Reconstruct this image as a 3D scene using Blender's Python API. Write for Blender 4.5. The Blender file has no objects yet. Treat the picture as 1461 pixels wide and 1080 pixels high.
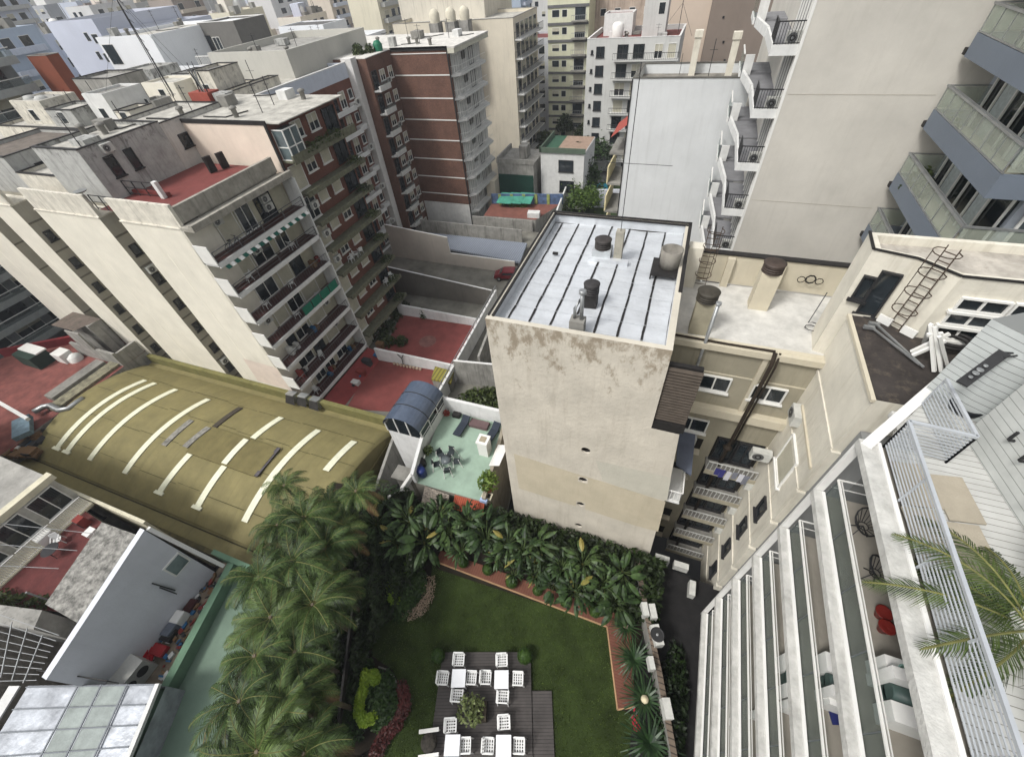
import bpy, bmesh, math, random
from mathutils import Vector, Matrix
R=math.radians; PI=math.pi
rnd=random.Random(7)
S=bpy.context.scene
# ---------------- camera
F,PIT,ROL,YAW=593.24,R(43.722),R(-6.1657),R(24.4388)
CM=Matrix.Rotation(YAW,3,'Z')@Matrix.Rotation(PIT,3,'X')@Matrix.Rotation(ROL,3,'Z')
CAMZ=27.6
cam=bpy.data.objects.new('camera',bpy.data.cameras.new('camera')); S.collection.objects.link(cam)
cam.location=(0,0,CAMZ); cam.rotation_euler=CM.to_euler()
cam.data.sensor_width=36; cam.data.lens=36*F/1461; cam.data.clip_end=3000; cam.data.clip_start=.05
S.camera=cam
# ---------------- sky and sun (bright overcast)
W=bpy.data.worlds.new('World'); S.world=W; W.use_nodes=True
nt=W.node_tree; bg=nt.nodes['Background']; sky=nt.nodes.new('ShaderNodeTexSky')
sky.sky_type='NISHITA'; sky.sun_disc=False; sky.sun_elevation=R(52); sky.sun_rotation=R(215); sky.dust_density=4; sky.air_density=1.2
hs=nt.nodes.new('ShaderNodeHueSaturation'); hs.inputs['Saturation'].default_value=.2
nt.links.new(sky.outputs[0],hs.inputs['Color']); nt.links.new(hs.outputs[0],bg.inputs['Color']); bg.inputs['Strength'].default_value=.122
sl=bpy.data.lights.new('sun','SUN'); sl.energy=1.5; sl.angle=R(11); sl.color=(1,.98,.945)
sun=bpy.data.objects.new('sun',sl); S.collection.objects.link(sun)
# sun towards azimuth: from -Y/-X side
sd=Vector((-.50,-.62,1.05)).normalized(); sun.rotation_euler=sd.to_track_quat('Z','Y').to_euler()
S.view_settings.view_transform='Standard'; S.view_settings.look='None'; S.view_settings.exposure=0.7; S.view_settings.gamma=1
# ---------------- pixel helpers (turn a measured point into a position on a known plane)
def ray(u,v): return CM@Vector((u-730.5,540-v,-F))
def G(u,v,z=0):
    d=ray(u,v); t=(z-CAMZ)/d.z; return Vector((d.x*t,d.y*t,z))
def PX(u,v,x):
    d=ray(u,v); t=x/d.x; return Vector((x,d.y*t,CAMZ+d.z*t))
def PY(u,v,y):
    d=ray(u,v); t=y/d.y; return Vector((d.x*t,y,CAMZ+d.z*t))
# ---------------- materials
def lin(c):
    c=c/255.; return c/12.92 if c<=.04045 else ((c+.055)/1.055)**2.4
MC={}
def mat(name,rgb,rough=.85,nz=.12,ns=1.5,streak=0,dark=(60,56,50),metal=0,bump=.15,spec=.3,stain=None,fine=8,alpha=1,vary=0,sdir=(2.2,2.2,.16)):
    """plaster-like procedural: large + fine noise, optional vertical streaks"""
    if name in MC: return MC[name]
    m=bpy.data.materials.new(name); m.use_nodes=True; t=m.node_tree; N=t.nodes; L=t.links
    b=N['Principled BSDF']; b.inputs['Roughness'].default_value=rough; b.inputs['Metallic'].default_value=metal
    b.inputs['Specular IOR Level'].default_value=spec
    base=tuple(lin(c) for c in rgb)+(1,)
    ge=N.new('ShaderNodeNewGeometry')
    n1=N.new('ShaderNodeTexNoise'); n1.inputs['Scale'].default_value=ns; n1.inputs['Detail'].default_value=6; n1.inputs['Roughness'].default_value=.65
    L.new(ge.outputs['Position'],n1.inputs['Vector'])
    mr=N.new('ShaderNodeMapRange'); mr.inputs[1].default_value=.25; mr.inputs[2].default_value=.75; mr.inputs[3].default_value=1-nz*1.6; mr.inputs[4].default_value=1+nz
    L.new(n1.outputs[0],mr.inputs[0])
    mx=N.new('ShaderNodeMix'); mx.data_type='RGBA'; mx.blend_type='MULTIPLY'; mx.inputs['Factor'].default_value=1
    mx.inputs[6].default_value=base; L.new(mr.outputs[0],mx.inputs[7]); col=mx.outputs[2]
    if vary:
        oi=N.new('ShaderNodeObjectInfo'); mv=N.new('ShaderNodeMapRange'); mv.inputs[3].default_value=1-vary; mv.inputs[4].default_value=1+vary
        L.new(oi.outputs['Random'],mv.inputs[0]); m3=N.new('ShaderNodeMix'); m3.data_type='RGBA'; m3.blend_type='MULTIPLY'; m3.inputs['Factor'].default_value=1
        L.new(col,m3.inputs[6]); L.new(mv.outputs[0],m3.inputs[7]); col=m3.outputs[2]
    if streak:
        mp=N.new('ShaderNodeMapping'); mp.inputs['Scale'].default_value=sdir
        L.new(ge.outputs['Position'],mp.inputs['Vector'])
        n2=N.new('ShaderNodeTexNoise'); n2.inputs['Scale'].default_value=1.3; n2.inputs['Detail'].default_value=5; n2.inputs['Roughness'].default_value=.7
        L.new(mp.outputs[0],n2.inputs['Vector'])
        r2=N.new('ShaderNodeMapRange'); r2.inputs[1].default_value=.52; r2.inputs[2].default_value=.78; r2.inputs[4].default_value=streak
        L.new(n2.outputs[0],r2.inputs[0])
        m2=N.new('ShaderNodeMix'); m2.data_type='RGBA'; L.new(r2.outputs[0],m2.inputs['Factor']); L.new(col,m2.inputs[6])
        m2.inputs[7].default_value=tuple(lin(c) for c in dark)+(1,); col=m2.outputs[2]
    if stain:   # (z_low, z_high, amount): peeling dark blotches in a band of height
        sx=N.new('ShaderNodeSeparateXYZ'); L.new(ge.outputs['Position'],sx.inputs[0])
        a=N.new('ShaderNodeMapRange'); a.inputs[1].default_value=stain[0]; a.inputs[2].default_value=stain[1]; a.inputs[3].default_value=0; a.inputs[4].default_value=stain[2]
        L.new(sx.outputs[2],a.inputs[0])
        mp=N.new('ShaderNodeMapping'); mp.inputs['Scale'].default_value=(1,1,.55); L.new(ge.outputs['Position'],mp.inputs['Vector'])
        n3=N.new('ShaderNodeTexNoise'); n3.inputs['Scale'].default_value=1.9; n3.inputs['Detail'].default_value=9; n3.inputs['Roughness'].default_value=.72
        L.new(mp.outputs[0],n3.inputs['Vector'])
        ad=N.new('ShaderNodeMath'); ad.operation='ADD'; L.new(a.outputs[0],ad.inputs[0]); L.new(n3.outputs[0],ad.inputs[1])
        r3=N.new('ShaderNodeMapRange'); r3.inputs[1].default_value=.70; r3.inputs[2].default_value=.82; r3.inputs[4].default_value=.75; L.new(ad.outputs[0],r3.inputs[0])
        m4=N.new('ShaderNodeMix'); m4.data_type='RGBA'; L.new(r3.outputs[0],m4.inputs['Factor']); L.new(col,m4.inputs[6]); m4.inputs[7].default_value=tuple(lin(c) for c in dark)+(1,); col=m4.outputs[2]
    L.new(col,b.inputs['Base Color'])
    if bump:
        nb=N.new('ShaderNodeTexNoise'); nb.inputs['Scale'].default_value=fine; nb.inputs['Detail'].default_value=4; L.new(ge.outputs['Position'],nb.inputs['Vector'])
        bp=N.new('ShaderNodeBump'); bp.inputs['Strength'].default_value=bump; bp.inputs['Distance'].default_value=.05; L.new(nb.outputs[0],bp.inputs['Height']); L.new(bp.outputs[0],b.inputs['Normal'])
    MC[name]=m; return m
def glass(name,rgb=(38,44,48),rough=.08,spec=.6):
    if name in MC: return MC[name]
    m=mat(name,rgb,rough=rough,nz=.35,ns=.9,bump=.03,spec=spec,fine=1.2,vary=.35); return m
def clear_glass(name,rgb=(150,158,158),mixf=.86):
    m=bpy.data.materials.new(name); m.use_nodes=True; t=m.node_tree; b=t.nodes['Principled BSDF']
    b.inputs['Base Color'].default_value=tuple(lin(c) for c in rgb)+(1,); b.inputs['Roughness'].default_value=.05
    tr=t.nodes.new('ShaderNodeBsdfTransparent'); tr.inputs[0].default_value=(.80,.83,.82,1); ms=t.nodes.new('ShaderNodeMixShader'); ms.inputs[0].default_value=mixf
    t.links.new(b.outputs[0],ms.inputs[1]); t.links.new(tr.outputs[0],ms.inputs[2]); t.links.new(ms.outputs[0],t.nodes['Material Output'].inputs['Surface'])
    MC[name]=m; return m
def band(name,rgb,rgb2,axis='Z',freq=1.,duty=.5,rough=.8,nz=.15,metal=0,bump=.4,rot=0):
    """boards / corrugation: stripes along a world axis"""
    if name in MC: return MC[name]
    m=mat(name,rgb,rough=rough,nz=nz,metal=metal,bump=0,ns=.8); t=m.node_tree; N=t.nodes; L=t.links; b=N['Principled BSDF']
    col=b.inputs['Base Color'].links[0].from_socket
    ge=N.new('ShaderNodeNewGeometry'); mp=N.new('ShaderNodeMapping'); mp.inputs['Rotation'].default_value=(0,0,rot); L.new(ge.outputs['Position'],mp.inputs[0])
    sx=N.new('ShaderNodeSeparateXYZ'); L.new(mp.outputs[0],sx.inputs[0])
    mu=N.new('ShaderNodeMath'); mu.operation='MULTIPLY'; mu.inputs[1].default_value=freq; L.new(sx.outputs['XYZ'.index(axis)],mu.inputs[0])
    fr=N.new('ShaderNodeMath'); fr.operation='FRACT'; L.new(mu.outputs[0],fr.inputs[0])
    lt=N.new('ShaderNodeMath'); lt.operation='LESS_THAN'; lt.inputs[1].default_value=duty; L.new(fr.outputs[0],lt.inputs[0])
    mx=N.new('ShaderNodeMix'); mx.data_type='RGBA'; L.new(lt.outputs[0],mx.inputs['Factor']); L.new(col,mx.inputs[6]); mx.inputs[7].default_value=tuple(lin(c) for c in rgb2)+(1,)
    L.new(mx.outputs[2],b.inputs['Base Color'])
    bp=N.new('ShaderNodeBump'); bp.inputs['Strength'].default_value=bump; bp.inputs['Distance'].default_value=.03; bp.invert=True; L.new(lt.outputs[0],bp.inputs['Height']); L.new(bp.outputs[0],b.inputs['Normal'])
    return m
def brick(name,c1,c2,mortar,scale=5,plane='XZ'):
    if name in MC: return MC[name]
    m=mat(name,c1,nz=.2,bump=0,ns=.6); t=m.node_tree; N=t.nodes; L=t.links; b=N['Principled BSDF']
    mul=b.inputs['Base Color'].links[0].from_node
    ge=N.new('ShaderNodeNewGeometry'); sx=N.new('ShaderNodeSeparateXYZ'); L.new(ge.outputs['Position'],sx.inputs[0])
    ad=N.new('ShaderNodeMath'); L.new(sx.outputs[0],ad.inputs[0]); L.new(sx.outputs[1],ad.inputs[1])
    cb=N.new('ShaderNodeCombineXYZ'); L.new(ad.outputs[0],cb.inputs[0]); L.new(sx.outputs[2],cb.inputs[1])
    br=N.new('ShaderNodeTexBrick'); br.inputs['Scale'].default_value=scale; L.new(cb.outputs[0],br.inputs[0])
    br.inputs['Color1'].default_value=tuple(lin(c) for c in c1)+(1,); br.inputs['Color2'].default_value=tuple(lin(c) for c in c2)+(1,); br.inputs['Mortar'].default_value=tuple(lin(c) for c in mortar)+(1,)
    br.inputs['Mortar Size'].default_value=.012
    L.new(br.outputs[0],mul.inputs[6]); return m
def leafm(name,rgb,rgb2,rough=.5,trans=.25):
    if name in MC: return MC[name]
    m=bpy.data.materials.new(name); m.use_nodes=True; t=m.node_tree; N=t.nodes; L=t.links; b=N['Principled BSDF']
    ge=N.new('ShaderNodeNewGeometry'); n=N.new('ShaderNodeTexNoise'); n.inputs['Scale'].default_value=1.1; n.inputs['Detail'].default_value=5; L.new(ge.outputs['Position'],n.inputs[0])
    ad=N.new('ShaderNodeMath'); L.new(n.outputs[0],ad.inputs[0]); ms=N.new('ShaderNodeMath'); ms.operation='MULTIPLY'; ms.inputs[1].default_value=.5; L.new(ge.outputs['Random Per Island'],ms.inputs[0]); L.new(ms.outputs[0],ad.inputs[1])
    cr=N.new('ShaderNodeMapRange'); cr.inputs[1].default_value=.4; cr.inputs[2].default_value=1.05; L.new(ad.outputs[0],cr.inputs[0])
    mx=N.new('ShaderNodeMix'); mx.data_type='RGBA'; L.new(cr.outputs[0],mx.inputs['Factor'])
    mx.inputs[6].default_value=tuple(lin(c) for c in rgb)+(1,); mx.inputs[7].default_value=tuple(lin(c) for c in rgb2)+(1,)
    oi=N.new('ShaderNodeObjectInfo'); hv=N.new('ShaderNodeHueSaturation'); r1=N.new('ShaderNodeMapRange'); r1.inputs[3].default_value=.72; r1.inputs[4].default_value=1.18; L.new(oi.outputs['Random'],r1.inputs[0]); L.new(r1.outputs[0],hv.inputs['Value'])
    r2=N.new('ShaderNodeMapRange'); r2.inputs[3].default_value=.512; r2.inputs[4].default_value=.49; L.new(oi.outputs['Random'],r2.inputs[0]); L.new(r2.outputs[0],hv.inputs['Hue']); L.new(mx.outputs[2],hv.inputs['Color'])
    class _q: pass
    mx=_q(); mx.outputs=[None,None,hv.outputs[0]]
    L.new(mx.outputs[2],b.inputs['Base Color']); b.inputs['Roughness'].default_value=rough; b.inputs['Specular IOR Level'].default_value=.3
    if trans:
        tr=N.new('ShaderNodeBsdfTranslucent'); L.new(mx.outputs[2],tr.inputs[0]); sh=N.new('ShaderNodeMixShader'); sh.inputs[0].default_value=trans
        L.new(b.outputs[0],sh.inputs[1]); L.new(tr.outputs[0],sh.inputs[2]); L.new(sh.outputs[0],N['Material Output'].inputs['Surface'])
    MC[name]=m; return m
# ---------------- mesh builder
class MB:
    def __init__(s): s.b=bmesh.new(); s.m=0
    def f(s,vs,m=None):
        try: fc=s.b.faces.new([s.b.verts.new(Vector(v)) for v in vs]); fc.material_index=s.m if m is None else m
        except ValueError: pass
        return s
    def box(s,x0,x1,y0,y1,z0,z1,m=None,faces='nsewtb'):
        v=[(x,y,z) for z in(z0,z1) for y in(y0,y1) for x in(x0,x1)]
        P=[s.b.verts.new(p) for p in v]; q={'b':(0,2,3,1),'t':(4,5,7,6),'s':(0,1,5,4),'n':(2,6,7,3),'w':(0,4,6,2),'e':(1,3,7,5)}
        for k in faces:
            fc=s.b.faces.new([P[i] for i in q[k]]); fc.material_index=s.m if m is None else m
        return s
    def obox(s,c,ax,ay,az,m=None):  # centre and three half-axis vectors
        c=Vector(c); ax=Vector(ax); ay=Vector(ay); az=Vector(az)
        P=[s.b.verts.new(c+i*ax+j*ay+k*az) for k in(-1,1) for j in(-1,1) for i in(-1,1)]
        for q in((0,2,3,1),(4,5,7,6),(0,1,5,4),(2,6,7,3),(0,4,6,2),(1,3,7,5)):
            fc=s.b.faces.new([P[i] for i in q]); fc.material_index=s.m if m is None else m
        return s
    def prism(s,pts,z0,z1,m=None,mt=None,top=True,bot=False):
        a=[s.b.verts.new((p[0],p[1],z0)) for p in pts]; b=[s.b.verts.new((p[0],p[1],z1)) for p in pts]; n=len(pts)
        for i in range(n):
            fc=s.b.faces.new((a[i],a[(i+1)%n],b[(i+1)%n],b[i])); fc.material_index=s.m if m is None else m
        if top: fc=s.b.faces.new(b); fc.material_index=(s.m if m is None else m) if mt is None else mt
        if bot: s.b.faces.new(a[::-1])
        return s
    def bar(s,a,b,w,h=None,m=None):
        a=Vector(a); b=Vector(b); d=b-a
        if d.length<1e-6: return s
        h=h or w; up=Vector((0,0,1)) if abs(d.normalized().z)<.95 else Vector((0,1,0)); x=d.cross(up).normalized(); y=x.cross(d).normalized()
        return s.obox((a+b)/2,d/2,x*w/2,y*h/2,m)
    def tube(s,pts,r,n=8,m=None,cap=True):
        rings=[]; pts=[Vector(p) for p in pts]; rr=r if isinstance(r,(list,tuple)) else [r]*len(pts)
        for i,p in enumerate(pts):
            d=(pts[min(i+1,len(pts)-1)]-pts[max(i-1,0)]).normalized(); up=Vector((0,0,1)) if abs(d.z)<.9 else Vector((1,0,0)); x=d.cross(up).normalized(); y=x.cross(d)
            rings.append([s.b.verts.new(p+rr[i]*(x*math.cos(2*PI*k/n)+y*math.sin(2*PI*k/n))) for k in range(n)])
        mi=s.m if m is None else m
        for A,B in zip(rings,rings[1:]):
            for k in range(n):
                fc=s.b.faces.new((A[k],A[(k+1)%n],B[(k+1)%n],B[k])); fc.material_index=mi; fc.smooth=n>6
        if cap:
            for q in(rings[0][::-1],rings[-1]): fc=s.b.faces.new(q); fc.material_index=mi
        return s
    def lathe(s,c,prof,n=16,m=None):
        c=Vector(c); rings=[[s.b.verts.new(c+Vector((r*math.cos(2*PI*k/n),r*math.sin(2*PI*k/n),z))) for k in range(n)] for r,z in prof]; mi=s.m if m is None else m
        for A,B in zip(rings,rings[1:]):
            for k in range(n):
                fc=s.b.faces.new((A[k],A[(k+1)%n],B[(k+1)%n],B[k])); fc.material_index=mi; fc.smooth=True
        fc=s.b.faces.new(rings[-1]); fc.material_index=mi
        return s
    def mesh(s,name,mats,off=(0,0,0)):
        me=bpy.data.meshes.new(name); off=Vector(off)
        if off.length: bmesh.ops.translate(s.b,vec=-off,verts=s.b.verts)
        bmesh.ops.recalc_face_normals(s.b,faces=s.b.faces) if len(s.b.faces)<60000 and not getattr(s,'norecalc',0) else None
        s.b.to_mesh(me); s.b.free()
        for m in (mats if isinstance(mats,(list,tuple)) else [mats]): me.materials.append(m)
        return me
WL={}
def link(name,me,parent=None,loc=None,rz=0,scale=None):
    o=bpy.data.objects.new(name,me); S.collection.objects.link(o)
    if parent: o.parent=parent
    if loc is not None: o.location=loc
    if rz: o.rotation_euler=(0,0,rz)
    if scale: o.scale=scale
    return o
def tag(o,label,cat,group=None,kind=None):
    if label: o['label']=label
    if cat: o['category']=cat
    if group: o['group']=group
    if kind: o['kind']=kind
    return o
def thing(name,label,cat,loc,group=None):
    o=link(name,None,None,Vector(loc)); o.empty_display_size=.3; tag(o,label,cat,group); WL[o]=Vector(loc); return o
def part(name,mb,mats,parent,label=None):
    me=mb.mesh(name,mats,WL.get(parent,(0,0,0))); o=link(name,me,parent); WL[o]=WL.get(parent,Vector())
    if label: o['label']=label
    return o
def solo(name,mb,mats,label,cat,group=None,kind=None,loc=(0,0,0)):
    o=link(name,mb.mesh(name,mats,loc),None,Vector(loc)); WL[o]=Vector(loc); tag(o,label,cat,group,kind); return o
def struct(name,mb,mats): 
    o=link(name,mb.mesh(name,mats)); o['kind']='structure'; return o
def copy_tree(o,parent=None):
    c=o.copy(); S.collection.objects.link(c)
    if parent: c.parent=parent
    for ch in list(o.children): copy_tree(ch,c)
    return c
# ---------------- common materials
DARK=mat('bitumen',(38,36,35),nz=.3,rough=.6,ns=3)
WHITE=mat('white_paint',(214,213,208),nz=.06,rough=.5,bump=.03)
WHITEW=mat('white_render',(205,205,202),nz=.1,streak=.25,dark=(120,118,112))
METAL=mat('galvanised',(150,152,152),nz=.2,rough=.4,metal=.6)
DMETAL=mat('dark_metal',(45,45,46),nz=.2,rough=.5)
GL=glass('window_glass'); GLL=glass('pale_glass',(96,108,110))
SHUT=band('roller_shutter',(188,184,166),(150,146,130),'Z',14,.25,bump=.3)
ROOFG=mat('grey_roof',(150,148,142),nz=.3,ns=.7,streak=.4,dark=(80,78,74))
ROOFP=mat('pale_stained_roof',(176,173,164),nz=.32,ns=.9,streak=.5,dark=(92,88,80))
REDT=mat('red_terrace',(112,58,54),nz=.18,ns=.8,rough=.7)
CONC=mat('concrete',(128,126,120),nz=.25,ns=.9,streak=.45,dark=(62,60,56))
# ---------------- windows (shared meshes, front faces -Y)
WM={}
def wmesh(w,h,style):
    k=(round(w,2),round(h,2),style)
    if k in WM: return WM[k]
    fr=MB(); pn=MB(); t=.06; fm={'white':WHITE,'dark':DMETAL,'shutter':WHITE,'half':WHITE,'darkhalf':DMETAL,'bars':WHITE,'brown':mat('brown_frame',(96,60,44))}[style]
    for x0,x1,z0,z1 in((-w/2,w/2,0,t),(-w/2,w/2,h-t,h),(-w/2,-w/2+t,t,h-t),(w/2-t,w/2,t,h-t)): fr.box(x0,x1,-.10,.02,z0,z1)
    if w>.9 and style!='shutter': fr.box(-t/2,t/2,-.07,.0,t,h-t)
    fr.box(-w/2-.08,w/2+.08,-.16,.0,-.09,-.005)
    pn.m=0
    if style=='shutter': pn.box(-w/2+t,w/2-t,-.045,-.01,t,h-t,1)
    elif style in('half','darkhalf'):
        pn.box(-w/2+t,w/2-t,-.02,-.01,t,h*.5,0); pn.box(-w/2+t,w/2-t,-.05,-.01,h*.5,h-t,1)
    else: pn.box(-w/2+t,w/2-t,-.02,-.01,t,h-t,0)
    WM[k]=(fr.mesh('window',[fm]),pn.mesh('pane',[GL,SHUT])); return WM[k]
def window(par,p,rz,w,h,style='white',name='window',label=None):
    a,b=wmesh(w,h,style); o=link(name,a,par,Vector(p)-WL[par],rz); link('pane',b,o)
    if label: o['label']=label
    return o
FM={}
def farwin(par,p,rz,w,h,style=0,name='window'):
    k=(round(w,1),round(h,1),style)
    if k not in FM:
        b=MB(); b.box(-w/2,w/2,-.04,0,0,h,0); b.box(-w/2-.07,w/2+.07,-.02,0,-.07,h+.07,1)
        if style==1: b.box(-w/2,w/2,-.055,-.041,h*.45,h,2)
        if style==2: b.box(-w/2,w/2,-.055,-.041,0,h,2)
        FM[k]=b.mesh('window',[GL,WHITE,SHUT])
    return link(name,FM[k],par,Vector(p)-WL[par],rz)
SOUTH,EAST,WEST=0,PI/2,-PI/2   # a window turned to -Y, +X, -X
# ---------------- air conditioners
def _ac():
    a=MB(); a.box(-.42,.42,-.34,0,0,.6); 
    g=MB(); g.m=0
    n=18; c=(-.12,-.345,.3)
    for r,mi,dy in((.25,0,0),(.07,1,-.012)):
        g.f([(c[0]+r*math.cos(2*PI*k/n),c[1]+dy,c[2]+r*math.sin(2*PI*k/n)) for k in range(n)],mi)
    for r in(.17,.21,.25):
        for k in range(n):
            p=[(c[0]+q*math.cos(2*PI*j/n),c[1]-.01,c[2]+q*math.sin(2*PI*j/n)) for q,j in((r,k),(r,k+1),(r-.015,k+1),(r-.015,k))]; g.f(p,1)
    br=MB(); br.box(-.35,-.31,-.3,0,-.08,-.005); br.box(.31,.35,-.3,0,-.08,-.005)
    return a.mesh('air_conditioner',[mat('ac_casing',(182,182,176),nz=.12,ns=4,rough=.5)]),g.mesh('fan_grille',[DMETAL,METAL]),br.mesh('bracket',[METAL])
ACM=_ac()
def ac(p,rz,label,group='air conditioner units on the walls',scale=1):
    o=link('air_conditioner',ACM[0],None,Vector(p),rz,(scale,)*3); tag(o,label,'air conditioner',group)
    link('fan_grille',ACM[1],o); link('bracket',ACM[2],o); WL[o]=Vector(p); return o
# ---------------- generic building
def building(name,label,x0,x1,y0,y1,z0,z1,wm,rm,par=.6,cop=None,group=None,cat='building',t=.25):
    o=thing(name,label,cat,((x0+x1)/2,(y0+y1)/2,z0),group)
    w=MB(); w.box(x0,x1,y0,y1,z0,z1,faces='nsew'); zi=z1-par
    w.box(x0+t,x1-t,y0+t,y1-t,zi,z1,faces='nsew')
    for a,b,c,d in((x0,x1,y0,y0+t),(x0,x1,y1-t,y1),(x0,x0+t,y0+t,y1-t),(x1-t,x1,y0+t,y1-t)): w.f([(a,c,z1),(b,c,z1),(b,d,z1),(a,d,z1)])
    part('wall',w,wm,o)
    r=MB(); r.f([(x0+t,y0+t,zi),(x1-t,y0+t,zi),(x1-t,y1-t,zi),(x0+t,y1-t,zi)]); part('roof',r,rm,o)
    if cop:
        c=MB()
        for a,b,cc,d in((x0-.04,x1+.04,y0-.04,y0+t+.03),(x0-.04,x1+.04,y1-t-.03,y1+.04),(x0-.04,x0+t+.03,y0+t+.035,y1-t-.035),(x1-t-.03,x1+.04,y0+t+.035,y1-t-.035)): c.box(a,b,cc,d,z1+.004,z1+.07)
        part('coping',c,cop,o)
    return o
def railing(a,b,h=.95,step=.14,w=.025,top=.05,base=0,posts=True):
    """vertical-bar railing mesh between two floor points"""
    m=MB(); a=Vector(a); b=Vector(b); L=(b-a).length; n=max(2,int(L/step)); U=Vector((0,0,1))
    m.bar(a+U*h,b+U*h,top); m.bar(a+U*(.1+base),b+U*(.1+base),w*1.3)
    for i in range(n+1):
        p=a+(b-a)*i/n; m.bar(p+U*(.02+base),p+U*h,w)
    return m
def hrailing(a,b,h=1.,bars=6,post=1.5,w=.035,top=.06):
    m=MB(); a=Vector(a); b=Vector(b); L=(b-a).length; n=max(1,round(L/post)); U=Vector((0,0,1))
    for k in range(bars): z=.12+(h-.15)*k/bars; m.bar(a+U*z,b+U*z,w*.8)
    m.bar(a+U*h,b+U*h,top)
    for i in range(n+1): p=a+(b-a)*i/n; m.bar(p,p+U*h,w*1.4)
    return m
LEAFD=leafm('balcony_leaf',(38,50,24),(74,86,44))
def bush(name,p,r,h,n,label,cat='plant',mt=None,group=None,leaf=.12,seed=0,kind=None,ret=False,sy=1):
    rr=random.Random(seed+int(p[0]*7+p[1]*13)); m=MB(); m.norecalc=1; p=Vector(p)
    for i in range(n):
        d=Vector((rr.gauss(0,1),rr.gauss(0,1),rr.gauss(0,1))).normalized(); q=d*(rr.random()**.35); q=Vector((q.x*r,q.y*r*sy,abs(q.z)*h if h>0 else q.z*r))
        a=Vector((rr.gauss(0,1),rr.gauss(0,1),rr.gauss(0,.6))).normalized()*leaf*(.6+.8*rr.random()); b_=a.cross(Vector((rr.gauss(0,1),rr.gauss(0,1),rr.gauss(0,1)))).normalized()*leaf*.45
        c=p+q; m.f([c-a*.6,c+b_,c+a,c-b_])
    if ret: return m
    return solo(name,m,mt or LEAFD,label,cat,group,kind,loc=p)
# =====================================================================  GROUND
gm=mat('asphalt',(72,72,72),nz=.25,ns=.15)
b=MB(); b.f([(-1000,-150,-8),(300,-150,-8),(300,1100,-8),(-1000,1100,-8)]); struct('ground',b,gm)
# =====================================================================  CENTRAL TOWER
TW=mat('tower_render',(188,182,168),nz=.10,ns=.5,streak=.10,dark=(96,84,70),bump=.35,fine=5)
TWS=mat('tower_render_front',(191,184,170),nz=.12,ns=.6,streak=.3,dark=(122,108,88),stain=(12.6,17.3,.27),bump=.45,fine=5)
TWP=mat('tower_patch_grey',(184,180,166),nz=.08,ns=.8,bump=.3,streak=.2,dark=(128,114,94)); TWP2=mat('tower_patch_olive',(184,174,152),nz=.08,ns=.8,bump=.3,streak=.2,dark=(128,114,94))
tw=thing('cream_tower','cream blank-walled tower with silver sheeted roof and four round holes','building',(-2.6,16.2,0))
X0,X1,Y0,Y1,ZT=-6.1,.9,11.5,20.85,17.55
w=MB(); w.box(X0,X1,Y0,Y1,-4,ZT,0,faces='new'); 
# front wall with four round openings
holes=[(-1.72,10.32,.23),(-1.72,7.52,.23),(-1.72,4.75,.23),(-1.72,1.91,.23)]
def wall_holes(m,x0,x1,z0,z1,y,holes,mi,depth=.45,n=20):
    zs=[z0]+[ (holes[i][1]+holes[i+1][1])/2 for i in range(len(holes)-1)][::-1]+[z1]
    for i,h in enumerate(sorted(holes,key=lambda q:q[1])):
        cx,cz,r=h; a,b_=zs[i],zs[i+1]; rim=[];cor=[]
        for k in range(n):
            t=2*PI*k/n; c,s_=math.cos(t),math.sin(t); rim.append((cx+r*c,y,cz+r*s_))
            sx=((x1-cx) if c>0 else (cx-x0))/max(abs(c),1e-6); sz=((b_-cz) if s_>0 else (cz-a))/max(abs(s_),1e-6); q=min(sx,sz); cor.append((cx+q*c,y,cz+q*s_))
        for k in range(n):
            j=(k+1)%n; A,B=cor[k],cor[j]; 
            m.f([rim[k],A,B,rim[j]],mi)
            if abs(A[0]-B[0])>1e-4 and abs(A[2]-B[2])>1e-4:
                cx_=A[0] if A[0] in(x0,x1) or abs(A[0]-x0)<1e-3 or abs(A[0]-x1)<1e-3 else B[0]; cz_=A[2] if abs(A[2]-a)<1e-3 or abs(A[2]-b_)<1e-3 else B[2]; m.f([A,(cx_,y,cz_),B],mi)
            for d0,d1,q in((0,.09,mi),(.09,depth,2)): m.f([(rim[k][0],y+d0,rim[k][2]),(rim[j][0],y+d0,rim[j][2]),(rim[j][0],y+d1,rim[j][2]),(rim[k][0],y+d1,rim[k][2])],q)  # lip keeps the wall colour, deeper lining coloured dark for the shade inside
        m.f([(p[0],y+depth,p[2]) for p in rim],2)
wall_holes(w,X0,X1,-1,13.2,Y0,holes,1)
w.f([(X0,Y0,13.2),(X1,Y0,13.2),(X1,Y0,ZT),(X0,Y0,ZT)],1); w.f([(X0,Y0,-4),(X1,Y0,-4),(X1,Y0,-1),(X0,Y0,-1)],1)
for a,b_,c,d in((X0,X1,Y0,Y0+.22),(X0,X1,Y1-.22,Y1),(X0,X0+.25,Y0+.22,Y1-.22),(X1-.25,X1,Y0+.22,Y1-.22)): w.f([(a,c,ZT),(b_,c,ZT),(b_,d,ZT),(a,d,ZT)],0)
w.box(X0+.25,X1-.25,Y0+.22,Y1-.22,17.1,ZT,3,faces='nsew')
SILV=mat('silver_membrane',(200,203,206),rough=.38,nz=.12,ns=1.1,metal=.3,bump=.8,streak=.3,dark=(150,150,148),sdir=(.25,3.2,1),spec=.5,fine=2.5)
part('wall',w,[TW,TWS,DARK,SILV],tw)
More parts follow.
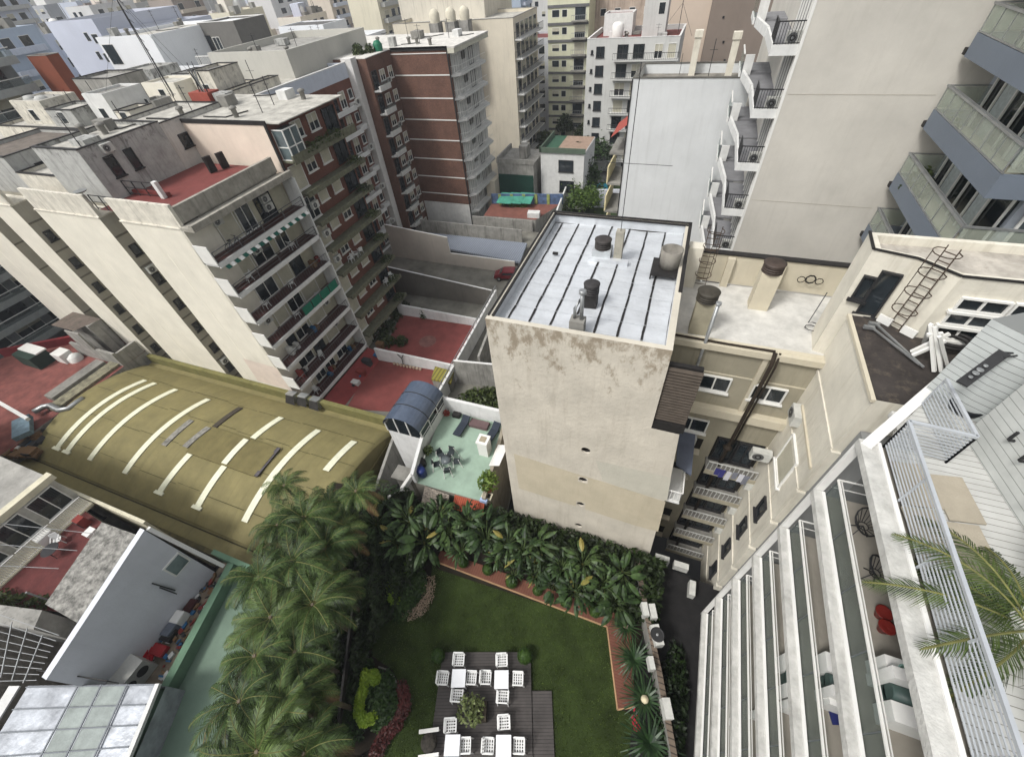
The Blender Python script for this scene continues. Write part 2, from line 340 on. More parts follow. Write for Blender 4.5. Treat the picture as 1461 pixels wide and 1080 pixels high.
# lower right part of the tower, wider, with a slightly leaning edge
e=MB(); pt=[(X1+.002,11.5,13.15),(2.02,11.5,13.15),(2.35,11.5,9.5),(2.85,11.5,-.3),(2.85,11.5,-4),(X1+.002,11.5,-4)]
e.f(pt,0); e.f([(p[0],14.6,p[2]) for p in pt][::-1],0)
for i in range(1,4): A,B=pt[i],pt[i+1]; e.f([A,B,(B[0],14.6,B[2]),(A[0],14.6,A[2])],0)
e.f([(X1,11.5,13.15),(2.02,11.5,13.15),(2.02,14.6,13.15),(X1,14.6,13.15)],1)
part('side_wing',e,[TWS,DARK],tw)
p=MB(); yp=11.494
p.f([(-1.2,yp,9.7),(.9,yp,9.8),(2.32,yp,9.9),(2.55,yp,7.7),(.6,yp,7.75),(-.7,yp,8.0)]); part('paint_patch',p,TWP,tw)
p=MB(); p.f([(-5.6,yp,8.3),(-3,yp,8.05),(-1.98,yp,7.97),(-1.98,yp,4.35),(-5.55,yp,4.5)]); p.f([(-1.46,yp,7.93),(-.75,yp,7.9),(2.5,yp,7.6),(2.72,yp,4.2),(1.5,yp,4.1),(-1.46,yp,4.32)]); p.f([(-1.98,yp,7.25),(-1.46,yp,7.25),(-1.46,yp,5.02),(-1.98,yp,5.02)]); p.f([(-1.98,yp,7.97),(-1.46,yp,7.93),(-1.46,yp,7.79),(-1.98,yp,7.79)]); part('paint_patch',p,TWP2,tw)
for x,z in((-5.6,6),(2.0,5)): pass
lv=MB()
for k in range(19):
    z=13.72+k*.155; lv.obox((1.5,11.62,z+.06),(.62,0,0),(0,.05,.045),(0,-.004,.012),0)
lv.box(.93,2.1,11.72,11.9,13.3,16.7,1); lv.box(.93,2.15,11.52,12.0,13.2,13.62,1)
part('louvre_panel',lv,[mat('louvre_brown',(74,66,58),nz=.2,ns=3,streak=.2),DARK],tw)
bx=MB()
for z in(8.2,8.75): pass
bx.box(2.32,3.15,11.6,13.6,7.5,7.65); part('service_balcony',bx,WHITEW,tw)
rl=railing((3.12,11.62,7.65),(3.12,13.6,7.65),.9,.16); part('railing',rl,WHITE,tw)
rl=railing((2.45,11.62,7.65),(3.12,11.62,7.65),.9,.16); part('railing',rl,WHITE,tw)
# silver roof with bitumen seams
r=MB(); n=40; 
def rz_(x,y): return 17.1+.05*math.sin(x*1.3+y*.3)+.012*math.sin(y*4+x*2)
xs=[X0+.25+(X1-X0-.5)*i/28 for i in range(29)]; ys=[Y0+.22+(Y1-Y0-.44)*i/n for i in range(n+1)]
V=[[r.b.verts.new((x,y,rz_(x,y))) for x in xs] for y in ys]
for j in range(n):
    for i in range(28): fc=r.b.faces.new((V[j][i],V[j][i+1],V[j+1][i+1],V[j+1][i])); fc.smooth=True
rf=part('roof',r,SILV,tw)
sm=MB()
for k in range(8):
    x=-5.45+k*.875; pts=[]
    for j in range(19):
        y=Y0+.24+(Y1-Y0-.5)*j/18; pts.append((x+.010*math.sin(j*.7+k*2)+.008*math.sin(j*2.7+k),y))
    for A,B in zip(pts,pts[1:]):
        wd=.035+.012*rnd.random(); sm.f([(A[0]-wd,A[1],rz_(*A)+.03),(A[0]+wd,A[1],rz_(*A)+.03),(B[0]+wd,B[1],rz_(*B)+.03),(B[0]-wd,B[1],rz_(*B)+.03)])
part('roof_seams',sm,DARK,tw)
lp_=MB()
for k in range(10): y=Y0+.7+k*.9; lp_.box(X0+.3,X1-.3,y-.006,y+.006,17.165,17.17)
o_=part('sheet_lap',lp_,mat('lap_grey',(186,189,192),nz=.3,ns=6,rough=.5),tw); o_['kind']='stuff'
cp=MB(); z=ZT+.012
for a,b_,c,d in((X0+.20,X0+.30,Y0+.2,Y1-.1),(X0+.03,X0+.09,Y0+.2,Y1-.05),(X0+.2,X1,Y1-.30,Y1-.22),(X0+.1,X1+.02,Y1-.08,Y1+.02),(X1-.12,X1+.03,Y0+3.5,Y1)): cp.box(a,b_,c,d,z-.03,z+.05)
part('edge_flashing',cp,DARK,tw)
# vents, tank, mast on the silver roof
def vent(p,h,r,label,nm='roof_vent',base=None,cap=(60,56,54),gr=None,sq=None):
    o=thing(nm,label,'roof vent',p,gr); m=MB(); p=Vector(p)
    if sq: m.box(p.x-sq,p.x+sq,p.y-sq*.8,p.y+sq*.8,p.z,p.z+h*.72)
    else: m.lathe(p,[(r*.8,0),(r*.8,h*.6)],16)
    part('shaft',m,base or CONC,o)
    c=MB()
    for k in range(4): c.lathe(p+Vector((0,0,h*.72+.1*k-.02)),[(r*.72,0),(r*1.02,.015),(r*1.02,.05),(r*.7,.085)],20)
    c.lathe(p+Vector((0,0,h*.72+.36)),[(r*1.05,0),(r*1.08,.05),(r*.9,.09),(.02,.12)],20)
    part('cowl',c,mat('cowl%d'%cap[0],cap,nz=.3,ns=4,rough=.6),o); return o
BR=mat('vent_concrete',(150,146,134),nz=.2,ns=2,streak=.3)
vent((-2.75,17.6,17.1),.75,.36,'dark ribbed vent cowl beside a grey stub post on the silver roof',sq=.42,base=mat('vent_base_silver',(190,194,196),nz=.2,metal=.3,rough=.5),cap=(58,54,52))
m=MB(); m.box(-2.2,-1.85,17.35,17.75,17.1,18.55); m.box(-3.3,-1.5,17.1,17.35,17.1,17.32,1)
m.tube([(-2.02,17.55,18.5),(-2.02,17.55,24.5)],.016,6,2); m.tube([(-3.6,17.9,21.2),(-.4,17.3,21.4)],.010,6,2); m.tube([(-3.6,17.9,21.2),(-3.55,17.3,21.2)],.018,6,2); m.tube([(-2.9,17.75,21.25),(-2.85,17.2,21.25)],.015,6,2)
solo('antenna_post',m,[BR,SILV,DMETAL],'grey stub post with a tall thin mast rising from the silver roof','antenna')
vent((-2.45,13.85,17.1),.95,.3,'small dark ribbed vent on a black base near the middle of the silver roof',sq=.26,base=DARK,cap=(52,50,50))
o=thing('flue_stack','grey chimney block with two thin flue pipes at the front edge of the silver roof','flue',(-2.5,12.2,17.1))
m=MB(); m.box(-2.85,-2.3,11.9,12.35,17.1,17.75); part('block',m,CONC,o)
m=MB(); m.tube([(-2.45,12.15,17.7),(-2.45,12.15,18.9)],.075,12); m.lathe((-2.45,12.15,18.9),[(.14,0),(.14,.1),(.1,.13)],12); m.tube([(-2.7,12.15,17.7),(-2.7,12.15,18.2),(-2.55,12.3,18.5)],.06,10); part('pipe',m,METAL,o)
o=thing('water_tank','round open grey water tank on a black frame, right edge of the silver roof','water tank',(.25,17,17.1))
m=MB(); m.lathe((.25,17,17.45),[(.0,0),(.40,.0),(.43,.4),(.46,.8),(.4,.82),(.38,.63),(.02,.6)],28); part('tank',m,mat('fibrocement',(122,118,110),nz=.25,ns=2,streak=.45),o)
m=MB(); m.box(-.45,.86,16.4,17.6,17.25,17.44); m.bar((-.42,16.45,17.06),(-.42,16.45,17.3),.06); m.bar((.8,16.45,17.06),(.8,16.45,17.3),.06); part('stand',m,DARK,o)
m=MB(); m.box(-5.05,-4.8,17.3,17.42,17.15,17.25); m.box(.1,.55,11.8,11.83,17.16,17.2); m.box(.1,.13,11.83,12.1,17.16,17.2); m.box(.52,.55,11.83,12.1,17.16,17.2); solo('roof_drain',m,DARK,'small black rubber patch lying on the left of the silver roof','drain')
# =====================================================================  CREAM BUILDING BEHIND (stepped, with white roof)
CR=mat('cream_render',(190,182,162),nz=.09,ns=.5,streak=.16,dark=(110,98,74),bump=.25)
CRL=mat('cream_render_light',(206,201,187),nz=.12,ns=.6,streak=.4,dark=(130,118,90),bump=.25)
WR=mat('white_roof',(196,194,188),nz=.22,ns=.9,streak=.1,bump=.3,rough=.7)
OLV=mat('drab_render',(150,144,126),nz=.12,ns=.5,streak=.3,dark=(70,62,48),bump=.25)
gb=thing('cream_apartment_block','cream apartment block with white flat roof, black drain pipe and recessed balconies','building',(4,18,0))
YG,XG=15.2,6.8
w=MB(); w.box(X1+.003,XG,YG,20.2,-4,15.2,0,faces='s'); w.box(X1+.003,8.6,19.98,20.2,15.1,16.6,1,faces='snt'); w.box(X1+.003,XG,YG,YG+.22,15.0,15.22,1,faces='nst')
part('wall',w,[OLV,CR],gb)
m=MB(); m.f([(X1+.003,YG+.2,15.02),(9.5,YG+.2,15.02),(9.5,20,15.02),(X1+.003,20,15.02)]); part('roof',m,WR,gb)
m=MB(); 
for x in(3.0,5.15): m.box(x-.16,x+.16,19.75,19.98,15.0,16.55)
part('pilaster',m,CR,gb)
m=MB(); m.box(X1,8.6,19.92,20.26,16.62,16.69); part('coping',m,DARK,gb)
# horizontal bands and verticals on the front wall
m=MB(); 
for z in(13.42,): m.box(X1,XG,YG-.03,YG,z,z+.06)
m.box(X1,XG,YG-.35,YG,10.85,11.35); m.box(X1,XG,YG-.22,YG,14.9,15.2)
m.box(4.75,4.95,YG-.10,YG,11.35,14.9)
part('cornice',m,CR,gb)
for x,z,s in((3.3,12.35,'white'),(5.55,12.3,'white')): window(gb,(x,YG,z),SOUTH,1.35,.95,s)
m=MB()
for z in(8.7,6.05,3.3,.55,-2.0):
    # loggia openings: shade inside is painted as flat dark panels
    pass
# balconies on the right of front wall
LOG=mat('opening_shade',(34,32,29),nz=.2)  # near-black colour stands for the shade inside loggias and recesses
for i,z in enumerate((7.75,5.1,2.35,-.4,-3.1)):
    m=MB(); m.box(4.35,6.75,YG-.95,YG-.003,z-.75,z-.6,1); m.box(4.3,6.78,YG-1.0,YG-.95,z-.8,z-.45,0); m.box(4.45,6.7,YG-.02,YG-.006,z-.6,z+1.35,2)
    o=part('balcony',m,[OLV,CONC,LOG],gb)
    r_=railing((4.35,YG-.93,z-.6),(6.7,YG-.93,z-.6),.85,.2,.03); part('railing',r_,mat('rail_pale',(176,176,172)),o)
    for x in(5.0,6.0): window(gb,(x,YG-.02,z-.5),SOUTH,.95,1.8,'dark')
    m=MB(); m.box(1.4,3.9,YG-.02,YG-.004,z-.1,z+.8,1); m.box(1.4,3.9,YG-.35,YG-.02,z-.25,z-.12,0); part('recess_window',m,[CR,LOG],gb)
for x,z,l in((3.1,9.3,'lower'),):
    window(gb,(3.0,YG,z-.2),SOUTH,1.6,1.05,'bars')
def cable(pts,r,mt,label,name='drain_pipe',cat='pipe',n=7): m=MB(); m.tube(pts,r,n); return solo(name,m,mt,label,cat)
m=MB(); m.tube([(5.0,YG-.2,15.3),(5.0,YG-.42,14.8),(5.0,YG-.42,-4)],.085,8); m.tube([(5.2,YG-.1,15.25),(5.18,YG-.40,14.7),(5.16,YG-.40,9.2)],.045,8); m.lathe((5.0,YG-.42,8.7),[(.1,0),(.24,.16),(.1,.34)],10); m.tube([(1.0,YG-.05,15.3),(3.2,YG-.08,15.27),(5.0,YG-.1,15.3)],.05,6)
part('drain_pipe',m,mat('rusty_black',(46,38,30),nz=.4,ns=3),gb)
m=MB(); m.tube([(2.35,YG-.15,17.2),(2.35,YG-.15,10.5)],.07,8); m.lathe((2.35,YG-.15,17.2),[(.11,0),(.11,.1)],10); part('vent_pipe',m,METAL,gb)
# right wing, facing the light well
m=MB(); zt=17.3
foot=[(XG,YG+.3),(XG,11.15),(12,11.15),(12,YG+.3)]
m.prism(foot,-4,zt,0,top=False); m.f([(x,y,17.22) for x,y in [(XG+.003,YG+.3),(XG+.003,11.16),(12,11.16),(12,YG+.3)]],1)
part('side_wing',m,[CRL,mat('black_tar_roof',(58,53,50),nz=.4,ns=.9,streak=.45,dark=(120,108,92),rough=.75)],gb)
# stepped edge bands on the corner, one per floor
m=MB()
for i in range(7):
    z=14.6-i*2.8; m.box(XG-.04-.012*i,XG+.3,11.06-.015*i,11.2,z-2.55,z)
    m.box(XG-.05,XG,11.2,YG,z-.05,z+.07)
part('corner_band',m,CRL,gb)
m=MB(); m.box(XG-.07,XG+.02,11.4,14.6,12.98,13.1); m.box(XG-.12,XG,11.1,YG+.2,17.22,17.34); part('ledge',m,CR,gb)
for y,z,h in((13.0,10.1,2.0),(12.3,7.3,1.3),(12.6,4.6,1.3),(12.6,1.8,1.3),(12.3,-.9,1.3)): window(gb,(XG,y,z),WEST,.7 if h<1.9 else 1.6,h,'dark' if h<1.9 else 'shutter')
ac((XG,14.3,12.4),WEST,'air conditioner high in the light well corner, above the tall white shutter')
ac((6.2,YG-.98,9.5),SOUTH,'air conditioner beside the balcony with laundry in the light well')
for k,z in enumerate((6.4,3.5,.8)): ac((XG,14.6,z),WEST,'air conditioner on the side wall %s in the light well'%['two floors below the corner unit','beside the third barred balcony down','lowest of the column'][k])
for x in(2.2,3.1): ac((x,YG,8.2),SOUTH,'air conditioner under the barred white window, %s one'%('left' if x<3 else 'right'))
m=MB()
for i,(x,c) in enumerate(((4.9,0),(5.15,0),(5.45,1),(5.75,2),(6.05,1),(6.3,2))): m.obox((x,YG-.99,7.35-.08*(i%3)),(.12,0,.02*(i%2)),(.0,.015,0),(0,0,.3+.05*(i%3)),c)
solo('laundry',m,[mat('cloth_blue',(52,52,110)),mat('cloth_white',(190,190,196)),mat('cloth_grey',(110,112,122))],'blue and white washing hung over the top balcony rail in the light well','laundry')
# grey sheet canopy in the light well and grey party wall
m=MB(); m.f([(2.6,12.9,9.0),(3.35,12.5,9.0),(3.4,16,9.02),(2.55,14.8,9.02)]); m.f([(2.6,12.9,8.9),(2.55,14.8,8.92),(3.4,16,8.92),(3.35,12.5,8.9)])
solo('sheet_canopy',m,mat('blue_grey_sheet',(92,98,112),nz=.15,rough=.5),'blue-grey sheet canopy over the narrow well beside the tower','canopy')
GP=mat('grey_party_wall',(128,129,128),nz=.1,ns=.5,streak=.12)
m=MB(); m.box(XG+.25,12,9.62,11.1,-4,15.9,0,faces='swt'); solo('party_wall',m,GP,'smooth grey party wall between the cream block and the white balconies','wall')
# vents on the white roof
vent((2.0,16.0,15.02),2.35,.42,'ribbed vent on a tall grey shaft at the front of the white roof',sq=.36,base=mat('vent_shaft',(160,154,134),nz=.15),cap=(62,58,50))
vent((4.5,18.5,15.02),2.6,.42,'ribbed vent on a cream square shaft against the back of the white roof',sq=.4,base=CR,cap=(66,56,50))
m=MB(); m.box(1.0,1.65,19.3,19.9,15.02,17.15); solo('chimney_stub',m,CRL,'cream square stub beside the caged ladder at the corner of the white roof','chimney')
def caged(p,h,rz,label,w=.5,d=.7,down=0):
    m=MB(); p=Vector(p); Q=Matrix.Rotation(rz,3,'Z')
    def T(x,y,z): return p+Q@Vector((x,y,z))
    for s in(-1,1): m.bar(T(s*w/2,0,0),T(s*w/2,0,h),.025)
    for k in range(int(h/.3)): m.bar(T(-w/2,0,.2+k*.3),T(w/2,0,.2+k*.3),.025)
    zs=[.9+i*(h-1.0)/3 for i in range(4)]
    A=[R(-20+220*i/8) for i in range(9)]
    for z in zs:
        q=[T(math.cos(a)*.36,-.35-math.sin(a)*.35+.1,z) for a in A]; q=[T(w/2,0,z)]+q+[T(-w/2,0,z)]
        for a_,b_ in zip(q,q[1:]): m.bar(a_,b_,.024)
    for a in(R(35),R(90),R(145)): m.bar(T(math.cos(a)*.36,-.25-math.sin(a)*.35,zs[0]),T(math.cos(a)*.36,-.25-math.sin(a)*.35,zs[-1]),.02)
    return solo('caged_ladder',m,mat('rust_brown',(74,62,52),nz=.3),label,'ladder',loc=p)
caged((1.9,19.4,15.05),3.2,0,'dark caged ladder behind the water tank beside the silver roof')
# stair tower block on the wing (built as an L: back part with door, forward part with large windows)
st=thing('rooftop_house','cream rooftop house with door, ladder and large dark windows behind a black tar roof','building',(9,17,15))
m=MB(); zt=19.6
foot=[(6.6,17.15),(6.5,15.9),(7.65,15.55),(8.55,14.7),(16,14.8),(16,17.3)]
m.prism(foot,15.0,zt,0,top=False); foot2=[(6.8,16.95),(6.75,16.05),(7.75,15.75),(8.65,14.95),(15.8,15.0),(15.8,17.1)]
m.prism(foot2,19.3,zt,0,top=False)
for i in range(6): a,b_,c,d=foot[i],foot[(i+1)%6],foot2[(i+1)%6],foot2[i]; m.f([(a[0],a[1],zt),(b_[0],b_[1],zt),(c[0],c[1],zt),(d[0],d[1],zt)],0)
part('wall',m,CRL,st); m=MB(); m.f([(x,y,19.32) for x,y in foot2]); part('roof',m,mat('old_white_roof',(170,164,154),nz=.4,ns=.8,streak=.4,dark=(88,80,70)),st)
m=MB()
for i in range(5): a,b_=foot[i],foot[i+1]; m.bar((a[0],a[1],zt+.03),(b_[0],b_[1],zt+.03),.08,.05)
part('coping',m,DARK,st)
window(st,(6.85,15.78,17.75),R(-17),.42,.95,'dark'); window(st,(7.3,15.645,17.25),R(-17),.6,1.75,'dark',name='door')
for k in range(4):
    for j in range(3): window(st,(9.55+k*1.32,14.71,17.35+j*.56),0,1.27,.5,'white')
caged((8.05,15.02,17.25),3.1,R(-43.4),'rusty caged ladder fixed to the cream rooftop house',w=.34)
for x,y in((7.75,15.2),(8.35,14.7)): m=MB(); m.obox((x,y,17.4),(.16,-.14,0),(.03,.03,0),(0,0,.14)); solo('leaning_board',m,WHITE,'small white board leaning at the foot of the rooftop house, %s one'%('left' if x<8 else 'right'),'board')
m=MB()
def GP_(u,v,z): return G(u,v,z)
for a,b_ in(((1245,468,17.4),(1312,520,17.4)),((1250,462,17.45),(1318,524,17.4))): m.bar(GP_(*a),GP_(*b_),.05)
for a in((1240,467),(1247,462)): m.obox(GP_(a[0],a[1],17.4),(.16,0,0),(0,.06,0),(0,0,.05))
solo('metal_poles',m,METAL,'two thin grey poles lying on the black tar roof','poles')
m=MB(); P=lambda u,v,z: G(u,v,z)
for a,b_ in(((1328,463,18.6),(1333,530,17.3)),((1334,466,18.6),(1343,530,17.3)),((1328,463,18.6),(1318,490,17.3)),((1300,502,17.5),(1355,476,18.4)),((1302,507,17.5),(1350,486,18.2)),((1340,480,18.6),(1352,525,17.3)),((1322,478,18.3),(1345,476,18.4))): m.bar(P(*a),P(*b_),.09)
solo('folded_parasol_frame',m,WHITE,'white folded parasol frame of crossed poles on the black tar roof','frame')
m=MB(); c=G(1354,487,17.5); q=[c+Vector((.55*math.cos(t*PI/9),.38*math.sin(t*PI/9),0)) for t in range(19)]; m.tube(q,.07,8,cap=False); q=[p+Vector((.03,.02,.1)) for p in q]; m.tube(q,.06,8,cap=False); solo('hose_coil',m,DARK,'coiled black hose on the tar roof beside the white frame','hose')
m=MB()
for i in range(3):
    c=Vector((6.1+i*.36,19.75,15.9+.06*(i==1))); q=[c+Vector(((.15+.04*(i==1))*math.cos(t*PI/8),.03*(t%2),(.15+.04*(i==1))*math.sin(t*PI/8))) for t in range(40)]; m.tube(q,.018+.014*(i==1),6,cap=False)
solo('cable_coils',m,DARK,'three coils of black cable hung on the cream parapet of the white roof','cable')
m=MB(); q=[Vector((6.6,17.2,15.1))+Vector((.35*math.cos(t*.8)*(1-t*.02),.25*math.sin(t*.8),.02*t)) for t in range(12)]+[Vector((6.8,18.3,16.3))]; m.tube(q,.018,6); solo('loose_wire',m,DMETAL,'loose grey wire curled on the white roof by the cream wall','cable')
# =====================================================================  OWN BUILDING, white balconies on the right
OW=mat('worn_white_slab',(184,183,178),nz=.2,ns=2.2,streak=.4,dark=(128,124,116),bump=.5,fine=12); OWB=mat('white_slab_edge',(218,217,213),nz=.06,rough=.6)
FLO=mat('balcony_floor',(142,136,126),nz=.12,ns=1); 
ow=thing('white_balcony_building','white apartment building with seven long glass-fronted balconies stacked below a roof terrace','building',(8,0,0))
XO,YO,YE=6.0,9.3,-9.
m=MB(); m.box(8.0,8.2,YE,9.35,-4,17.3,0,faces='wne'); part('wall',m,mat('facade_grey',(150,150,148),nz=.1),ow)
CG=clear_glass('balcony_glass')
zs=[17.5,14.7,11.9,9.1,6.3,3.5,.7]
for i,z in enumerate(zs):
    m=MB(); w0=.27 if i else .44; m.box(XO,XO+w0,YE,YO,z-.24,z,0); m.box(XO+w0,8.0,YE,YO,z-.34,z-.2,1)
    m.box(XO+w0-.05,XO+w0+.04,YE,YO-.05,z+.004,z+.05,2)
    bo=part('balcony',m,[OW,FLO,OWB],ow)
    if i==0: continue
    xr=XO+.33; m=MB(); m.box(xr,xr+.02,YE,YO-.1,z-.15,z+.80); part('glass_panel',m,clear_glass('balcony_clear_glass',(120,128,128),.88) if 'balcony_clear_glass' not in MC else MC['balcony_clear_glass'],bo)
    m=MB(); m.bar((xr+.01,YE,z+.84),(xr+.01,YO-.06,z+.84),.055); m.bar((xr+.12,YE,z+.78),(xr+.12,YO-.06,z+.78),.03)
    m.bar((xr+.01,YO-.06,z+.84),(7.9,YO-.06,z+.84),.04); m.bar((xr+.01,YO-.06,z+.4),(7.9,YO-.06,z+.4),.025)
    part('handrail',m,WHITE,bo); m=MB()
    for k in range(12): y=YO-.1-k*1.55; m.bar((xr+.01,y,z-.18),(xr+.01,y,z+.82),.03)
    part('rail_posts',m,mat('post_grey',(90,94,94)),bo)
    m=MB(); m.box(7.93,7.99,YE,9.0,z-.18,z+2.2,0); part('sliding_windows',m,GL,bo)
    m=MB()
    for k in range(13): y=8.9-k*1.4; m.box(7.88,7.93,y-.04,y+.04,z-.18,z+2.2)
    part('window_frames',m,WHITE,bo)
    if i<6:
        # lift core / beam ends seen under the slab above
        m=MB(); m.box(XO+.7,7.9,4.1,4.35,z-.18,z+.95,0); part('divider',m,OWB,bo)
# corner pilaster, slightly raked
m=MB(); m.box(6.08,6.3,9.32,9.42,-4,17.3); part('corner_pilaster',m,OWB,ow)
m=MB(); A=G(1236,636,17.5); B=G(1392,499,17.6); m.bar(A,B,.26,.16); part('edge_coping',m,OWB,ow)
# roof terrace
PLK=band('white_planks',(178,178,172),(120,118,112),'X',5.5,.09,nz=.12); SID=band('grey_siding',(176,180,178),(118,120,118),'Z',5.2,.10,nz=.14)
PLKY=band('white_planks_y',(178,178,174),(120,118,112),'Y',5.5,.09,nz=.12)
m=MB(); m.f([(XO+.5,YE,17.52),(12,YE,17.52),(12,14.2,17.52),(9.9,14.2,17.52),(XO+.6,YO,17.52)],0); part('terrace_floor',m,PLKY,ow)
m=MB(); m.prism([(8.0,11.7),(8.6,11.0),(16,6),(16,12.3),(9.0,12.3)],17.53,20.2,0,mt=0); part('terrace_wall',m,SID,ow)
m=MB(); m.prism([(8.5,10.15),(8.95,7.2),(9.4,4.4),(16,2.),(16,6),],17.53,20.4,0,mt=1); part('clad_wall',m,[band('clad_boards',(184,186,182),(120,122,118),'Z',4.5,.08),PLK],ow)
m=MB()
for y,z in((9.2,18.6),(8.6,18.6),(8.0,19.2),(7.6,18.3)): m.bar((8.62,y,z),(8.5,y,z),.05); m.bar((8.5,y,z),(8.5,y,z+.3),.05)
part('wall_hook',m,DMETAL,ow)
def terr_rail(a,b_,nm='terrace_railing'):
    m=hrailing(a,b_,1.12,9,1.6,.028,.075); return part(nm,m,mat('pale_rail',(178,182,186),nz=.08,rough=.35,metal=.2),ow)
terr_rail((XO+.52,9.15,17.52),(XO+.52,YE,17.52)); terr_rail((XO+.52,9.15,17.52),(7.85,9.05,17.52)); terr_rail((7.85,9.05,17.52),(7.75,11.0,17.52))
m=MB(); m.box(7.0,7.75,9.2,10.6,17.3,17.5,0); part('terrace_step',m,OW,ow)
for k,(x,y,sx,sy) in enumerate(((7.0,8.1,.36,.62),(7.75,7.95,.36,.62),(6.95,6.75,.36,.65),(7.7,6.6,.36,.65))):
    m=MB(); m.obox((x,y,17.56),(sx,.06,0),(-.06,sy,0),(0,0,.02)); solo('floor_mat',m,mat('beige_mat',(158,150,134),nz=.1,rough=.9,bump=.3,fine=30),'beige square mat on the roof terrace, %s'%['nearest the rail corner','nearest the clad wall','second along the rail','beside the palm'][k],'mat')
m=MB(); P=[PY(1370,545,0) if 0 else G(1372,548,19.3),G(1433,503,19.7)]
a,b_=P; m.bar(a,b_,.24,.05,0); d=(b_-a); m.bar(b_,b_+Vector((.45,.05,.02)),.03,.03,0); m.bar(b_-d*.06+Vector((.0,-.12,0)),b_+Vector((.45,.05,.02)),.03,.03,0)
for t,r_ in((.2,.045),(.32,.07),(.42,.07),(.55,.045)):
    c=a+d*t+Vector((-.03,-.03,.04)); m.lathe(c,[(r_,0),(r_,.03)],10,1)
solo('shower_column',m,[DMETAL,METAL],'black shower panel with round knobs fixed to the grey terrace siding','shower')
m=MB(); c=G(1376,583,17.6); m.lathe(c,[(.36,0),(.42,.22),(.36,.22),(.33,.05),(.02,.05)],24); solo('round_tub',m,mat('tub_black',(34,36,40),rough=.35,nz=.1),'dark round tub on the terrace floor below the black shower panel','tub')

# furniture on the balconies
def wirechair(p,label,rz=0,col=DMETAL):
    m=MB(); n=14; p=Vector(p)
    Q=Matrix.Rotation(rz,3,'Z')
    rim=[p+Q@Vector((.36*math.cos(2*PI*k/n),.34*math.sin(2*PI*k/n),.62+.22*math.sin(2*PI*k/n))) for k in range(n)]; c=p+Vector((0,0,.34)); low=[c+Q@Vector((.13*math.cos(2*PI*k/n),.13*math.sin(2*PI*k/n),0)) for k in range(n)]
    for k in range(n): m.bar(rim[k],rim[(k+1)%n],.035); m.bar(low[k],rim[k],.014); m.bar(low[k],low[(k+1)%n],.02)
    for k in(1,5,8,12): m.bar(c,p+Q@Vector((.26*math.cos(2*PI*k/n),.26*math.sin(2*PI*k/n),0)),.025)
    return solo('wire_chair',m,col,label,'chair',loc=p)
wirechair((7.15,8.3,14.5),'black wire bowl chair at the far end of the top glass balcony',.4)
wirechair((7.2,6.9,14.5),'black wire bowl chair beside the red pots on the top glass balcony',1.4)
for k,(y,) in enumerate(((5.9,),(5.55,))):
    m=MB(); m.lathe((7.25,y,14.5),[(.1,0),(.17,.28),(.2,.3),(.17,.3),(.02,.24)],14); solo('red_pot',m,mat('red_glaze',(120,38,32),rough=.4),'round red pot on the top glass balcony floor, %s one'%['far','near'][k],'pot')
def bbq(z,y,label):
    o=thing('built_in_grill',label,'grill',(7.1,y,z)); m=MB(); m.box(6.75,7.8,y-.95,y-.55,z,z+.75); m.box(6.75,7.8,y-.15,y+.35,z,z+.85); part('counter',m,OWB,o)
    m=MB(); m.tube([(6.8,y-.35,z+.62),(7.8,y-.35,z+.62)],.2,16); m.box(6.8,7.8,y-.5,y-.2,z+.1,z+.5); part('hood',m,mat('grill_green',(64,82,78),rough=.4),o)
    m=MB(); m.lathe((7.1,y+.1,z+.86),[(.13,0),(.15,.03),(.11,.05),(.1,.0)],18); part('basin',m,mat('basin',(150,190,178),rough=.3),o)
bbq(14.5,4.3,'grey-green cylinder grill between white counters on the top glass balcony'); bbq(11.7,4.9,'grey-green cylinder grill between white counters, second glass balcony from the top'); bbq(8.9,5.4,'grey-green cylinder grill between white counters, third glass balcony from the top')
m=MB(); m.obox((7.2,3.9,11.73),(.16,.05,0),(-.04,.2,0),(0,0,.02)); m.bar((7.2,4.1,11.75),(7.0,4.4,11.75),.03); solo('blue_dustpan',m,mat('dustpan_blue',(34,40,92),rough=.5),'small blue dustpan on the second glass balcony floor','dustpan')
